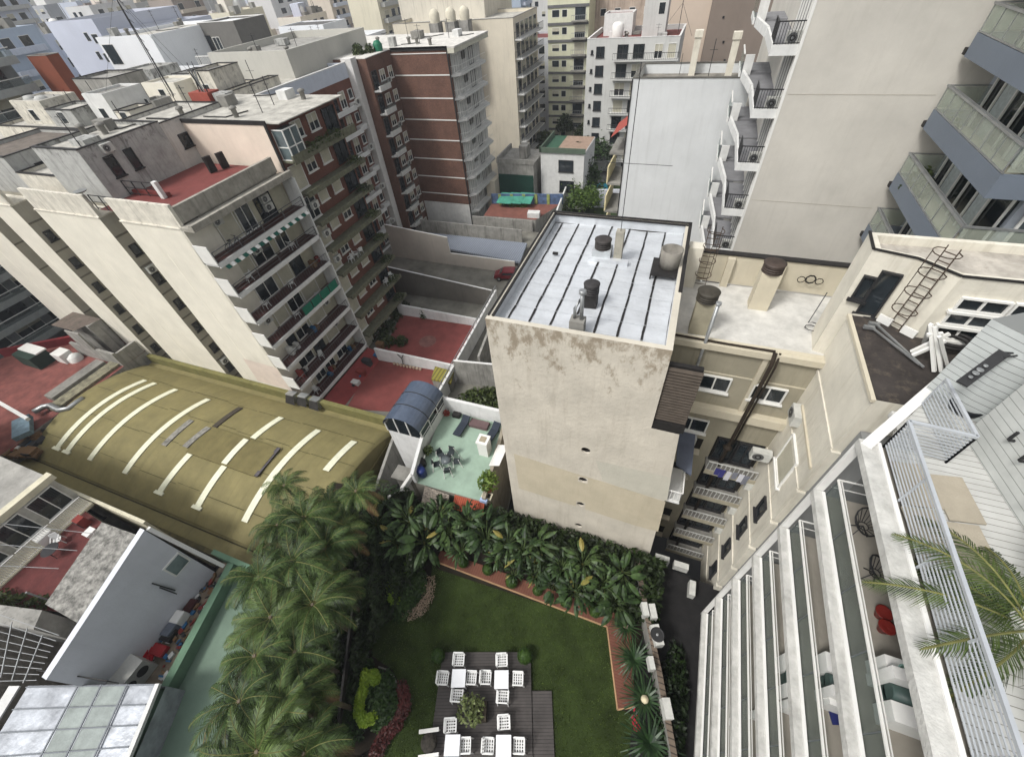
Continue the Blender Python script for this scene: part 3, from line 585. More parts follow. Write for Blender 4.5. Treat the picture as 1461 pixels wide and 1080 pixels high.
# =====================================================================  BIG BLANK WALL BUILDING (right)
RW=mat('warm_grey_wall',(188,184,175),nz=.10,ns=.35,streak=.22,dark=(150,144,132),bump=.18,fine=22)
rb=thing('blank_wall_tower','very tall building with a huge blank warm-grey wall and small balconies down its left side','building',(7.5,40,-8))
m=MB(); m.box(4.3,12.6,29.4,52,-8,42,0,faces='snew'); part('wall',m,RW,rb)
m=MB(); m.box(4.17,4.3,29.38,29.6,-8,42); part('white_corner_strip',m,WHITE,rb)
for z in(20.9,15.3): 
    m=MB(); m.box(4.4,10.8,29.39,29.4,z,z+.02); part('joint_line',m,mat('joint',(158,152,140)),rb)
GREYW=mat('balcony_grey',(120,120,122),nz=.15)
for i,z in enumerate((22.95,20.15,17.35,14.55,11.75,8.95)):
    m=MB(); m.box(3.0,4.3,29.62,33.9,z-.22,z-.02,0); m.f([(3.0,29.6,z),(4.3,29.6,z),(4.3,33.9,z),(3.0,33.9,z)],1); m.box(2.93,3.05,29.6,34.6,z-.35,z+.12,0); m.box(2.93,4.28,29.5,29.62,z-.4,z+.05,0)
    b_=part('balcony',m,[WHITEW,GREYW],rb)
    part('railing',railing((3.02,29.56,z),(4.2,29.56,z),.95,.13,.025),DMETAL,b_); part('railing',railing((3.0,29.6,z),(3.0,31.4,z),.95,.13,.025),DMETAL,b_)
    m=MB(); m.box(4.22,4.29,29.9,33.6,z,z+2.3,0); part('sliding_windows',m,GL,b_)
    m=MB(); [m.box(4.16,4.22,29.9+k*.92-.04,29.9+k*.92+.04,z,z+2.3) for k in range(5)]; part('window_frames',m,WHITE,b_)
    # white screen wall and bay beyond each balcony
    m=MB(); m.prism([(2.9,34.4),(3.05,34.4),(2.6,38.4),(2.45,38.2)],z-.35,z+.15); m.box(2.45,3.0,38.2,38.35,z-.35,z+1.0); part('screen_wall',m,WHITEW,rb); m=MB(); m.prism([(3.05,34.6),(4.3,34.6),(4.3,38.2),(2.65,38.2)],z-.2,z-.1); part('bay_floor',m,GREYW,rb)
    if i<5: ac((3.9,29.95,z+.02),SOUTH,'air conditioner on the floor of the narrow side balcony, %s of the blank-wall tower'%['highest','second','third','fourth','fifth'][i],scale=.9)
    for k,x in enumerate((1.7,)):
        m=MB(); m.box(2.4,4.3,38.36,41.5,z-.2,z,0); m.box(2.3,2.4,38.36,41.5,z-.25,z+.08,1); b2=part('far_balcony',m,[GREYW,WHITEW],rb); part('glass_panel',MB().box(2.34,2.37,38.4,41.5,z+.08,z+1.0),CG,b2); part('rail',MB().box(2.31,2.4,38.4,41.5,z+1.0,z+1.06),WHITE,b2)
# blue-grey balconies right of the blank wall
BG=mat('blue_grey_panel',(100,108,118),nz=.06,ns=.5,rough=.6)
bb=thing('blue_grey_balcony_block','apartment block with blue-grey balcony fronts and glass rails right of the blank wall','building',(17,26,-8))
m=MB(); m.box(12.6,30,21.6,29.39,-8,42,0,faces='swe'); m.box(12.603,30,29.4,45,-8,42,0,faces='snew'); part('wall',m,mat('pale_blue_wall',(158,164,172),nz=.06),bb)
RG=clear_glass('rail_glass',(200,205,190),.74)
for i,z in enumerate((26.3,23.35,20.45,17.5,14.6)):
    y0,y1=20.7,28.9
    m=MB(); m.box(10.85,10.97,y0,y1,z-.85,z,0); m.box(10.97,30,y0,y0+.12,z-.85,z,0); m.box(10.97,12.6,y1-.1,y1,z-.85,z,0); m.box(10.97,30,y0+.12,y1-.1,z-.85,z-.68,1); m.box(10.80,10.95,y1,y1+.25,z-.8,z-.55,2)
    b_=part('balcony',m,[BG,mat('tile_grey',(170,166,150),nz=.15),DARK],bb)
    m=MB(); m.box(10.88,10.89,y0+.1,y1-.1,z+.08,z+.92); m.box(10.95,16,y0+.03,y0+.04,z+.08,z+.92); m.box(10.95,12.5,y1-.05,y1-.04,z+.08,z+.92); part('glass_panel',m,RG,b_)
    m=MB(); m.bar((10.88,y0,z+.05),(10.88,y1,z+.05),.05); m.bar((10.88,y0,z+.97),(10.88,y1,z+.97),.08); m.bar((11.0,y0+.1,z+.97),(11.0,y1,z+.97),.05); m.bar((10.9,y0+.03,z+.97),(16,y0+.03,z+.97),.08); m.bar((10.9,y1-.03,z+.97),(12.5,y1-.03,z+.97),.05)
    for k in range(8): y=y0+.1+k*(y1-y0-.2)/7; m.bar((10.88,y,z-.05),(10.88,y,z+.95),.04)
    part('handrail',m,METAL,b_)
    m=MB(); m.box(12.52,12.58,21.8,28.6,z-.65,z+1.7,0); m.box(12.47,12.52,23.4,24.3,z-.65,z+1.7,1); m.box(12.47,12.52,26.6,27.6,z-.65,z+1.7,1); part('sliding_windows',m,[GL,mat('curtain',(178,186,186),nz=.2,ns=6)],b_)
    m=MB(); [m.box(12.4,12.47,y-.05,y+.05,z-.65,z+1.7) for y in(21.85,23.3,24.4,25.5,26.5,27.7,28.55)]; part('window_frames',m,WHITE,b_)
    m=MB(); m.box(12.9,17,21.5,21.58,z-.65,z+1.7,0); part('corner_windows',m,GLL,b_)
    m=MB(); [m.box(x-.05,x+.05,21.42,21.5,z-.65,z+1.7) for x in(12.9,13.9,14.9,16)]; part('window_frames',m,WHITE,b_)
bush('balcony_tree',(11.5,27.6,17.0),.7,1.3,220,'dark bushy potted tree at the far end of the middle blue-grey balcony',leaf=.16)
bush('balcony_plant',(11.5,27.9,19.8),.35,1.0,70,'thin dark potted plant at the far end of the upper blue-grey balcony',leaf=.12)
# =====================================================================  GREY-WHITE WALL BEHIND THE TOWER
MW=mat('pale_grey_wall',(200,202,202),nz=.06,ns=.4,streak=.22,dark=(140,140,136),bump=.25)
mb=building('pale_grey_wall_building','pale grey blank wall with a dirty parapet and two cream chimneys, behind the silver roof',-5.35,3.6,42,47.5,-8,19.1,MW,mat('dirty_roof',(128,124,116),nz=.4,ns=1.2),.7,mat('grey_coping',(96,94,88),nz=.3))
for k,(x,y) in enumerate(((-1.0,46.6),(1.9,45.2))):
    m=MB(); m.box(x-.25,x+.25,y-.25,y+.25,18.4,21.0,0); m.box(x-.32,x+.32,y-.32,y+.32,21.0,21.45,0); part('chimney',m,CRL,mb)
m=MB(); m.tube([(.4,45.5,18.4),(.4,45.5,21)],.03,5); m.bar((.1,45.5,20.3),(.7,45.5,20.3),.03); m.bar((-2,46.8,18.4),(-2,46.8,19.9),.04); part('aerial',m,DMETAL,mb)
m=MB(); m.box(-5.42,-5.34,41.93,42.02,-8,19.1); part('corner_pipe',m,DARK,mb)
YEL=mat('cream_awning',(214,202,160),nz=.08,rough=.8)
for i,z in enumerate((14.6,11.8,9.0,6.2,3.4,.6,-2.2)):
    m=MB(); m.box(-6.9,-5.36,43.0,47.4,z-1.7,z-1.5,1); m.box(-6.95,-6.85,43.0,47.4,z-1.6,z,0) if i!=0 else m.f([(-6.9,42.9,z-.2),(-5.36,42.9,z+1.0),(-5.36,47.4,z+1.0),(-6.9,47.4,z-.2)],2); part('balcony',m,[YEL,CONC,mat('red_awning',(146,70,60),nz=.15)],mb)
SW_=mat('sooty_wall',(146,144,138),nz=.25,ns=1,streak=.85,dark=(48,48,46))
# =====================================================================  LEFT CREAM BLOCK
PIER=mat('cream_pier',(214,209,195),nz=.08,ns=.5,streak=.26,dark=(176,168,150),bump=.2)
PIERT=mat('weathered_cream',(204,199,186),nz=.2,ns=1.2,streak=.7,dark=(88,84,76),bump=.4,stain=(14.8,17.6,.17))
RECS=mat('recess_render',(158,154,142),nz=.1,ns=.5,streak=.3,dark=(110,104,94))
GREYB=mat('grey_box_render',(168,168,164),nz=.2,ns=1.2,streak=.7,dark=(70,68,64),stain=(17.3,19.4,.22))
bk=thing('left_cream_block','cream apartment block with four tall blank piers and long balconies over dark red floors','building',(-50,24,-8))
piers=[(-39.8,-33.1),(-50.6,-42.3),(-57.7,-54.0),(-68.2,-60.6)]
for k,(a,b_) in enumerate(piers):
    top=15.0 if k!=3 else 14.5
    m=MB(); m.box(a,b_,18.3,20.6,-8,top,0,faces='snw'); m.box(a,b_,18.3,20.6,-8,top,2 if k else 0,faces='e'); m.box(a-.03,b_+.03,18.24,20.6,top,top+.1,1); m.box(a,b_,18.36,18.6,top+.1,top+1.75,1,faces='snewt'); 
    part('pier',m,[PIER,PIERT,RECS],bk)
    m=MB(); xm=a+(b_-a)*.42; m.box(xm,xm+.12,18.293,18.3,-4,12.6-k); part('render_seam',m,mat('pier_seam',(226,221,206),nz=.05),bk)
m=MB(); m.f([(-33.15,18.292,-2.4),(-33.15,18.292,.9),(-37.3,18.292,1.1),(-37.6,18.292,-2.3)]); part('paint_patch',m,mat('pink_patch',(206,192,180),nz=.08),bk)
rec=[(-42.3,-39.8),(-54.0,-50.6),(-60.6,-57.7)]
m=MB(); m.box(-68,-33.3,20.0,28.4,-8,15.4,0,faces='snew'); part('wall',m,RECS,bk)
for k,(a,b_) in enumerate(rec):
    for i in range(8):
        z=13.4-2.8*i; m=MB(); m.box(a,b_,19.93,20.0,z-.09,z+.05); m.box(a,a+.05,18.32,19.93,z-.09,z+.05); 
        part('floor_joint',m,mat('joint_dark',(110,106,96)),bk)
        if k<2 : window(bk,(a+.02,18.98,z-1.9),EAST,.62,.95,'dark')
for i,z in enumerate((12.6,1.4)): ac((-42.27,19.0,z-2.75),EAST,'air conditioner in the recess between the first two cream piers, %s one'%['upper','lower'][i])
m=MB(); m.f([(-42.0,18.6,15.62),(-33.12,18.6,15.62),(-33.12,28.4,15.62),(-42.0,28.4,15.62)]); part('roof_terrace',m,REDT,bk)
m=MB(); m.box(-33.4,-33.1,18.6,28.4,15.3,16.5,0); m.box(-33.1,-31.75,18.2,28.6,14.95,15.2,0); m.box(-32.05,-31.72,18.2,28.6,15.2,15.45,0); part('parapet',m,[mat('stained_grey_parapet',(150,146,136),nz=.25,ns=1.5,streak=.6,dark=(70,68,62))],bk)
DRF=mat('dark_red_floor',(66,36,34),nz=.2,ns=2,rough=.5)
for i in range(8):
    z=12.35-2.8*i
    if z<-8: break
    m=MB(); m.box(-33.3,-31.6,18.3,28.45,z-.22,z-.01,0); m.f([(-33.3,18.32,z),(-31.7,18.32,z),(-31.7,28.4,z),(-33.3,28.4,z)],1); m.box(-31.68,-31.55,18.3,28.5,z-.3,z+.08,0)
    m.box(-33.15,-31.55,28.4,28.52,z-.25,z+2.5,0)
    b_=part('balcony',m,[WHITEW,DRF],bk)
    m=MB(); m.obox((-32.3,18.22,z+.75),(.72,0,0),(0,.04,0),(0,-.02,.75)); part('side_screen',m,WHITE,b_)
    if i in(0,1): r_=hrailing((-31.65,18.35,z),(-31.65,28.3,z),.95,3,2.4,.035,.05)
    else: r_=railing((-31.65,18.35,z),(-31.65,28.3,z),.95,.3,.02,.045)
    part('railing',r_,mat('rail_grey',(96,96,96)),b_)
    y=18.6; k=0
    m=MB(); m.box(-33.3,-33.24,18.3,28.4,z,z+2.5); part('back_wall',m,mat('balcony_cream',(176,172,152),nz=.12),b_)
    while y<27.6:
        wd=rnd.choice((1.5,1.8,2.2)); st_=rnd.choice(('shutter','half','white','dark','shutter'))
        if y+wd<28.2: window(bk,(-33.24,y+wd/2,z+.02),EAST,wd,2.1,st_)
        y+=wd+rnd.choice((.2,.35,.6))
z=12.35-2.8*3
m=MB()
for k in range(4): m.box(-31.6,-31.57,22.9+k*1.32,22.9+k*1.32+1.2,z+.08,z+.95)
solo('green_screen',m,mat('green_mesh',(28,104,82),nz=.1),'bright green mesh screen tied to a balcony rail of the left cream block','screen')
z=12.35
m=MB()
for k in range(22): y=18.6+k*.44; m.f([(-31.5,y,z-.28),(-31.5,y+.38,z-.28),(-31.25,y+.38,z-.5),(-31.25,y,z-.5)],k%2)
solo('striped_awning',m,[mat('awning_green',(30,84,72)),WHITE],'green and white striped awning strip under the top balcony of the left cream block','awning')
m=MB(); m.f([(-31.6,18.3,-5.0),(-29.3,18.5,-6.2),(-29.3,29.0,-6.2),(-31.6,28.4,-5.0)]); m.box(-29.4,-29.25,18.5,29.0,-6.35,-6.15); solo('red_awning',m,mat('red_awning2',(122,52,50),nz=.15),'long red awning at the foot of the left balconies above the red patio','awning')
# clutter on those balconies
CL=[mat('clutter_white',(190,190,186)),mat('clutter_red',(120,50,44)),mat('clutter_dark',(50,50,52)),mat('clutter_blue',(40,90,130)),mat('clutter_wood',(110,84,58))]
def bicycle(p,rz,label):
    m=MB(); Q=Matrix.Rotation(rz,3,'Z'); p=Vector(p)
    def T(x,z,y=0): return p+Q@Vector((x,y,z))
    for cx in(-.52,.52):
        q=[T(cx+.33*math.cos(2*PI*k/16),.34+.33*math.sin(2*PI*k/16)) for k in range(17)]; m.tube(q,.022,6,cap=False,m=0)
        for k in range(8): m.bar(T(cx,.34),T(cx+.32*math.cos(PI*k/4),.34+.32*math.sin(PI*k/4)),.008,m=1)
    for a,b_ in(((-.52,.34),(-.1,.32)),((-.1,.32),(-.2,.8)),((-.52,.34),(-.18,.72)),((-.1,.32),(.38,.74)),((-.18,.72),(.36,.8)),((.52,.34),(.34,.92))): m.bar(T(*a),T(*b_),.035,m=1)
    m.bar(T(.3,.98,-.25),T(.3,.98,.25),.03,m=0); m.obox(T(-.22,.84),Q@Vector((.13,0,0)),Q@Vector((0,.07,0)),(0,0,.03),0)
    return solo('bicycle',m,[DARK,mat('bike_frame',(70,72,80))],label,'bicycle',loc=p)
bicycle((-32.1,20.6,12.37),R(88),'bicycle parked on the top balcony of the left cream block near its corner')
bicycle((-32.3,22.9,12.37),R(95),'second bicycle on the top balcony of the left cream block, nearer its middle')
def plastic_chair_mesh():
    m=MB(); m.box(-.22,.22,-.22,.22,.40,.44); m.obox((0,.23,.66),(.21,0,0),(0,.015,0),(0,.06,.22))
    for x in(-.2,.2):
        for y in(-.2,.2): m.bar((x,y,.4),(x*1.2,y*1.2,0),.04)
        m.bar((x*1.1,-.2,.62),(x*1.1,.24,.62),.05); m.bar((x*1.1,-.2,.44),(x*1.1,-.2,.62),.035)
    return m.mesh('plastic_chair',[mat('plastic_white',(202,202,200),rough=.5,nz=.04)])
PCM=plastic_chair_mesh()
def pchair(p,rz,label,group=None): return tag(link('plastic_chair',PCM,None,Vector(p),rz),label,'chair',group)
def table_round(p,r,label,mt=None,h=.72):
    p=Vector(p); o=thing('round_table',label,'table',p); part('table_top',MB().lathe(p+Vector((0,0,h-.03)),[(r*.97,0),(r,.015),(r*.98,.03)],20),mt or WHITE,o)
    for k in range(4): a=PI/4+k*PI/2; part('leg',MB().bar(p+Vector((r*.5*math.cos(a),r*.5*math.sin(a),h-.03)),p+Vector((r*.7*math.cos(a),r*.7*math.sin(a),0)),.035),DMETAL,o)
    return o
fl=['second','third','fourth','fifth','sixth','seventh']
for i in range(6):
    z=12.35-2.8*(i+1); 
    for k in range(3):
        y=19.2+k*3.2+rnd.random()*1.5; q=rnd.random()
        if q<.4: pchair((-32.3,y,z+.01),rnd.random()*6,'white plastic chair on the %s left-block balcony from the top, %s'%(fl[i],['near the corner','at the middle','far end'][k]))
        elif q<.7:
            m=MB(); 
            for j in range(3): w_=.15+.2*rnd.random(); yy=y+j*.45; h=.3+.7*rnd.random(); m.box(-32.9,-32.9+w_*2,yy,yy+.35,z+.01,z+h,rnd.randrange(5))
            solo('stored_boxes',m,CL,'small pile of stored boxes on the %s left-block balcony from the top, %s'%(fl[i],['near the corner','at the middle','far end'][k]),'boxes')
        else: ac((-33.1,y,z+1.2),EAST,'air conditioner on the %s balcony wall of the left block, %s'%(fl[i],['near the corner','at the middle','far end'][k]))
for k,z in enumerate((13.15,13.85)): ac((-33.24,25.9,z-.1),EAST,'%s of two stacked air conditioners on the top balcony of the left block'%['lower','upper'][k])
ac((-33.24,21.0,14.1),EAST,'single air conditioner high over the bicycles of the left block')
# rooftop structures of the left block
def roofbox(name,label,x0,x1,y0,y1,z0,z1,wm=None,rm=None,cat='rooftop room'):
    return building(name,label,x0,x1,y0,y1,z0,z1,wm or GREYB,rm or ROOFP,.25,DARK,cat=cat,t=.2)
def clutter(o,x0,x1,y0,y1,z,n,seed):
    rr=random.Random(seed)
    for k in range(n):
        x,y=rr.uniform(x0,x1),rr.uniform(y0,y1); t_=k%4; m=MB()
        if t_==0: a_,b_,c_=rr.uniform(.3,.9),rr.uniform(.3,.7),rr.uniform(.4,1.1); m.box(x-a_,x+a_,y-b_,y+b_,z-.03,z+c_); part('vent_box',m,[CONC,GREYB,WHITEW][k%3],o)
        elif t_==1: m.lathe((x,y,z-.03),[(.22,0),(.22,.6),(.34,.65),(.3,.8),(.02,.9)],10); part('roof_cowl',m,[METAL,CONC][k%2],o)
        elif t_==2: m.bar((x,y,z-.03),(x,y,z+2.2),.05); m.bar((x-.5,y,z+2),(x+.5,y,z+2),.03); m.bar((x-.35,y,z+1.6),(x+.35,y,z+1.6),.03); part('aerial',m,DMETAL,o)
        else: m.tube([(x,y,z+.05),(x+rr.uniform(1,3),y+rr.uniform(-.5,.5),z+.05),(x+rr.uniform(2,4),y+rr.uniform(1,2),z+.05)],.05,5); part('roof_pipe',m,DARK,o)
k1=roofbox('rooftop_room','grey rooftop room with two dark openings and an air conditioner, left of the red roof terrace',-47.6,-42.05,20.02,26.8,15.3,19.4)
window(k1,(-42.05,21.6,17.0),EAST,.8,1.5,'dark'); window(k1,(-42.05,23.2,17.0),EAST,.7,1.5,'dark')
ac((-42.05,21.9,18.7),EAST,'air conditioner above the dark openings of the grey rooftop room')
clutter(k1,-46.8,-43,20.8,26,19.18,6,1)
k2=roofbox('rooftop_room','pale rooftop room with door and square window at the back of the red roof terrace',-48,-42.2,26.9,33.4,15.3,19.2,mat('pale_rooftop',(190,188,182),nz=.15,ns=.8,streak=.5,dark=(90,86,80),stain=(17.5,19.3,.2)))
window(k2,(-42.2,28.3,17.0),EAST,.95,1.1,'dark'); window(k2,(-42.2,31.2,15.7),EAST,1.3,2.2,'dark',name='door')
k3=roofbox('rooftop_room','low rooftop room with a brown roof and one dark slot window at the left of the cream block',-60,-53,20.05,27,14.8,18.4,GREYB,mat('brown_roof',(104,96,88),nz=.3))
window(k3,(-53,22.5,16.6),EAST,1.8,.8,'dark')
k4=roofbox('rooftop_room','flat stained roof hall spreading behind the rooftop rooms of the cream block',-68,-48.2,27.2,46,10,18.4,PIERT,ROOFP)
k7=roofbox('rooftop_room','narrow stained roof between the pale rooftop room and the planter brick block',-48.1,-46.6,33.5,46,10,18.8,PIERT,ROOFP)
k8=roofbox('rooftop_room','small stained roof behind the door of the pale rooftop room',-46.55,-42.2,33.5,37.5,10,18.7,PIERT,ROOFP)
rq=random.Random(31)
for k,(x,y,w_,d_,h) in enumerate(((-66,29,5,3.5,2.2),(-60,28.5,4,3,1.6),(-55.5,30,3,4,2.6),(-64.5,35,6,4,2.8),(-57,37,5,3.4,2.0),(-51.6,39,3,4,2.6),(-66,41.5,5,3.8,2.4),(-58.5,42,4,3.4,1.8),(-53.6,33.5,2.2,2,1.2),(-50.6,29,2,2.4,1.5))):
    hb_=building('rooftop_hut','%s rooftop hut, %s on the big stained roof'%(['pale','streaked','grey','white','cream','dirty white','low grey','small cream','squat grey','boxy white'][k],['front left','front second','front middle','middle left','centre','far right','back left','back middle','centre right','front right'][k]),x,x+w_,y,y+d_,17.9,18.0+h,[PIERT,GREYB,WHITEW,SW_,PIER][k%5],[ROOFG,ROOFP,CONC][k%3],.2,DARK if k%2 else None,t=.15)
    farwin(hb_,(x+w_*.5,y,18.5),SOUTH,.8,.9,0)
for k in range(6):
    x,y=rq.uniform(-66,-50),rq.uniform(29,44); m=MB(); m.lathe((x,y,19.0),[(.6,0),(.62,1.0),(.4,1.25),(.02,1.3)],12); m.box(x-.5,x+.5,y-.5,y+.5,17.8,19.0,1); solo('roof_tank',m,[mat('tank_grey',(170,170,166),nz=.2),CONC],'small round tank on a block on the big stained roof, %s'%['one of six','second of six','third of six','fourth of six','fifth of six','sixth of six'][k],'water tank','round tanks on the big stained roof')
m=MB()
for k in range(14): x,y=rq.uniform(-67,-49),rq.uniform(28,45); m.bar((x,y,17.9),(x,y,17.9+rq.uniform(1.2,3)),.05); m.bar((x-.6,y,19.5),(x+.6,y,19.5),.03)
o=solo('aerials',m,DMETAL,'thin television aerials scattered over the big stained roof','antenna',kind='stuff')
for k in range(5): m=MB(); y=29+k*3.5; m.tube([(-67,y,18.1),(-60+k,y+.6,18.1),(-50,y-.4,18.1)],.06,5); solo('roof_pipe',m,DARK,'dark pipe snaking over the big stained roof, %s from the front'%['first','second','third','fourth','fifth'][k],'pipe')
k5=roofbox('rooftop_room','pale flat-roofed block edge over the third cream pier',-53,-47.7,20.05,27,14.8,17.2,PIERT,ROOFP)
k6=roofbox('rooftop_room','cream rooftop wing with a dark edge pipe above the farthest cream pier',-72,-60.2,20.6,30,10,17.6,PIER,ROOFP)
m=MB()
for a,b_ in(((-42,18.6),(-38.4,18.6)),((-42,21.3),(-38.6,21.4))):
    r_=hrailing((a[0],a[1],15.65),(b_[0],b_[1],15.65),1.1,2,1.2,.04,.05); me=r_.mesh('t',[DMETAL]); m.b.from_mesh(me); bpy.data.meshes.remove(me)
solo('terrace_rail',m,DMETAL,'dark pipe railing on the left part of the red roof terrace','railing')
m=MB(); m.box(-38.3,-37.9,21.2,21.5,15.64,16.9,0); m.box(-41.9,-37.8,21.5,21.8,15.64,15.95,1); solo('gate_pillar',m,[WHITEW,mat('red_curb',(110,50,46))],'white pillar with a red kerb on the red roof terrace','pillar')
for k,(y) in enumerate((26.2,27.2)):
    m=MB(); m.obox((-38.4+.4*k,y+.4,16.3),(.04,.3,0),(.12,.0,0),(0,0,.62)); m.bar((-38.4+.4*k,y+.1,15.64),(-38.1+.4*k,y+.1,16.9),.05); solo('folded_chair',m,DARK,'black folded lounger leaning on the cream wall, %s one on the red terrace'%['left','right'][k],'chair')
m=MB(); c=Vector((-42.3,18.5,16.9)); n=20; m.lathe(c,[(.05,0),(.35,.08),(.45,.2)],20); m.bar(c,c+Vector((0,.1,-.9)),.05); solo('satellite_dish',m,METAL,'grey satellite dish on the corner of the grey rooftop room','dish')
m=MB()
for a,b_ in(((0,0,0),(0,0,9)),((.35,0,0),(0,0,9)),((0,.35,0),(0,0,9))): m.bar(Vector((-52,36,19))+Vector(a),Vector((-52,36,19))+Vector(b_),.05)
for k in range(12): z=19.3+k*.7; m.bar((-51.65+.03*k,36,z),(-52,36.3-.02*k,z+.3),.03)
for a in(0,2.1,4.2): m.bar((-52,36,27),(-52+6*math.cos(a),36+6*math.sin(a),19.1),.02)
solo('lattice_mast',m,DMETAL,'tall thin lattice radio mast with guy wires on the rooftops at upper left','antenna')
m=MB()
for k in range(7): a=k*.9; m.bar((-45+.2*k,34,19.2),(-45+.2*k+.5*math.cos(a),34+.4*math.sin(a),21.5),.08,m=k%2)
m.box(-46,-43.5,33.6,35,19.0,19.9,2); solo('aerial_cluster',m,[DMETAL,METAL,mat('red_box',(140,70,58))],'cluster of aerials on a reddish box on the rooftops','antenna')
# =====================================================================  BRICK BLOCK with planters
BRK=brick('red_brick',(118,76,62),(98,62,52),(98,74,64),7); MOSS=mat('mossy_concrete',(104,104,86),nz=.3,ns=3,streak=.5,dark=(48,52,34))
pb=thing('planter_brick_block','red brick block with mossy planter balconies and beige roller shutters','building',(-39,33,-8))
m=MB(); m.box(-46.5,-32.6,28.9,37.6,-8,18.75,0,faces='ne'); m.box(-46.5,-32.6,28.85,37.6,-8,18.75,1,faces='sw'); part('wall',m,[BRK,mat('cream_party_wall',(214,200,184),nz=.08,ns=.5,streak=.15,dark=(150,138,122))],pb)
m=MB(); m.box(-46.5,-31.5,29.2,37.8,18.76,18.84,0); part('roof',m,ROOFP,pb)
m=MB(); m.box(-46.5,-32.6,28.8,28.98,18.76,19.06); m.box(-32.75,-32.5,28.75,28.85,-8,18.8); part('coping',m,DARK,pb)
slabs=[16.0,13.2,10.4,7.6,4.8,2.0,-.8,-3.6,-6.4]
for i,z in enumerate(slabs):
    m=MB(); m.box(-32.6,-31.35,29.0,38.0,z-.18,z,0); m.box(-31.5,-31.28,29.0,38.0,z-.3,z+.42 if i==0 else z+.15,0); o=part('planter_balcony',m,MOSS,pb)
    for k,y in enumerate((31.9,34.1)): window(pb,(-32.6,y,z+.95),EAST,1.3,1.35,'half' if (i+k)%3==1 or i==0 else 'shutter')
    window(pb,(-32.6,29.9,z+.1),EAST,1.6,2.1,'white' if i in(0,2) else 'shutter')
    window(pb,(-32.6,36.4,z+.3),EAST,1.8,1.9,'dark')
    if i==0:
        m=MB(); m.box(-32.5,-31.4,29.1,30.8,z+.02,z+2.3,0); part('glazed_balcony',m,GLL,pb)
        m=MB(); 
        for y in(29.1,29.95,30.8): m.box(-31.42,-31.34,y-.05,y+.05,z,z+2.35)
        for zz_ in(z,z+1,z+2.3): m.box(-31.42,-31.34,29.1,30.8,zz_,zz_+.08); m.box(-32.5,-31.4,29.06,29.1,zz_,zz_+.08)
        part('window_frames',m,WHITE,pb)
    for k in range(3 if i==0 else 1):
        bush('balcony_plant',(-31.6,31+k*2+rnd.random() if i==0 else 36.6,z+.1),.7,.7,160,'leafy plants along the mossy %s planter of the brick block%s'%(['top','second','third','fourth','fifth','sixth','seventh','eighth','lowest'][i],['',', middle clump',', far clump'][k]),leaf=.16,sy=1.6)
for i,z in enumerate((16.4,13.6,10.8,8.0)):
    if i: ac((-31.9,29.6,z-2.8+.9),EAST,'air conditioner at the left end of the %s planter balcony of the brick block'%['','second','third','fourth'][i])
for i in range(3): pchair((-31.9,31.5+i*.9,4.82),i*2.1,'white plastic chair on the fourth planter balcony of the brick block, %s'%['left','middle','right'][i]); 
for i in range(2): pchair((-31.9,35.6+i*1.3,-.78),i*1.1,'white plastic chair on a low planter balcony near the stepped wall, %s'%['left','right'][i])
clutter(pb,-44,-34,30,37,18.86,11,3)
# set-back part with white bands, and white pillar
sb=thing('set_back_brick_block','set-back dark brick block under a white parapet with stacked small balconies','building',(-52,50,-8))
m=MB(); m.box(-62,-44.6,37.7,56.0,-8,16.6,0,faces='e'); m.box(-62,-44.6,37.7,56,16.6,18.2,1,faces='e'); m.box(-62,-44.6,37.7,56,-8,18.2,1,faces='snw'); part('wall',m,[BRK,mat('white_parapet',(190,196,206),nz=.06,streak=.15,dark=(120,120,126))],sb)
m=MB(); m.box(-61.8,-44.8,37.9,55.8,17.7,17.8); part('roof',m,ROOFP,sb)
m=MB(); m.box(-62,-59,37.7,56,17.8,18.2)
for k in(0,): m.box(-44.9,-44.6,37.7,56,18.2,18.3)
part('coping',m,WHITEW,sb)
m=MB(); m.box(-45.2,-43.6,56.0,57.2,-8,18.6); part('white_pillar',m,mat('pillar_white',(204,202,198),nz=.08,streak=.15,dark=(150,148,142)),sb)
for i in range(9):
    z=14.6-2.8*i
    m=MB(); m.box(-44.6,-43.5,50.0,54.2,z-1.25,z-1.1,0); m.box(-43.6,-43.45,49.8,54.4,z-1.3,z-.75,0); m.box(-44.6,-43.9,54.4,56.0,z-1.25,z-.6,0); o=part('balcony',m,WHITEW,sb)
    window(sb,(-44.6,51.2,z-.9),EAST,1.7,1.9,'dark'); window(sb,(-44.6,53.3,z-.9),EAST,1.2,1.9,'half'); window(sb,(-44.6,55.2,z-.2),EAST,.9,1.1,'white'); window(sb,(-44.6,48.6,z-.2),EAST,1.1,1.2,'half')
    if i%2==0: ac((-43.5,54.7,z-.7),EAST,'air conditioner by the white pillar of the set-back brick block, %s'%['topmost','third floor down','fifth floor down','seventh floor down','lowest'][i//2])
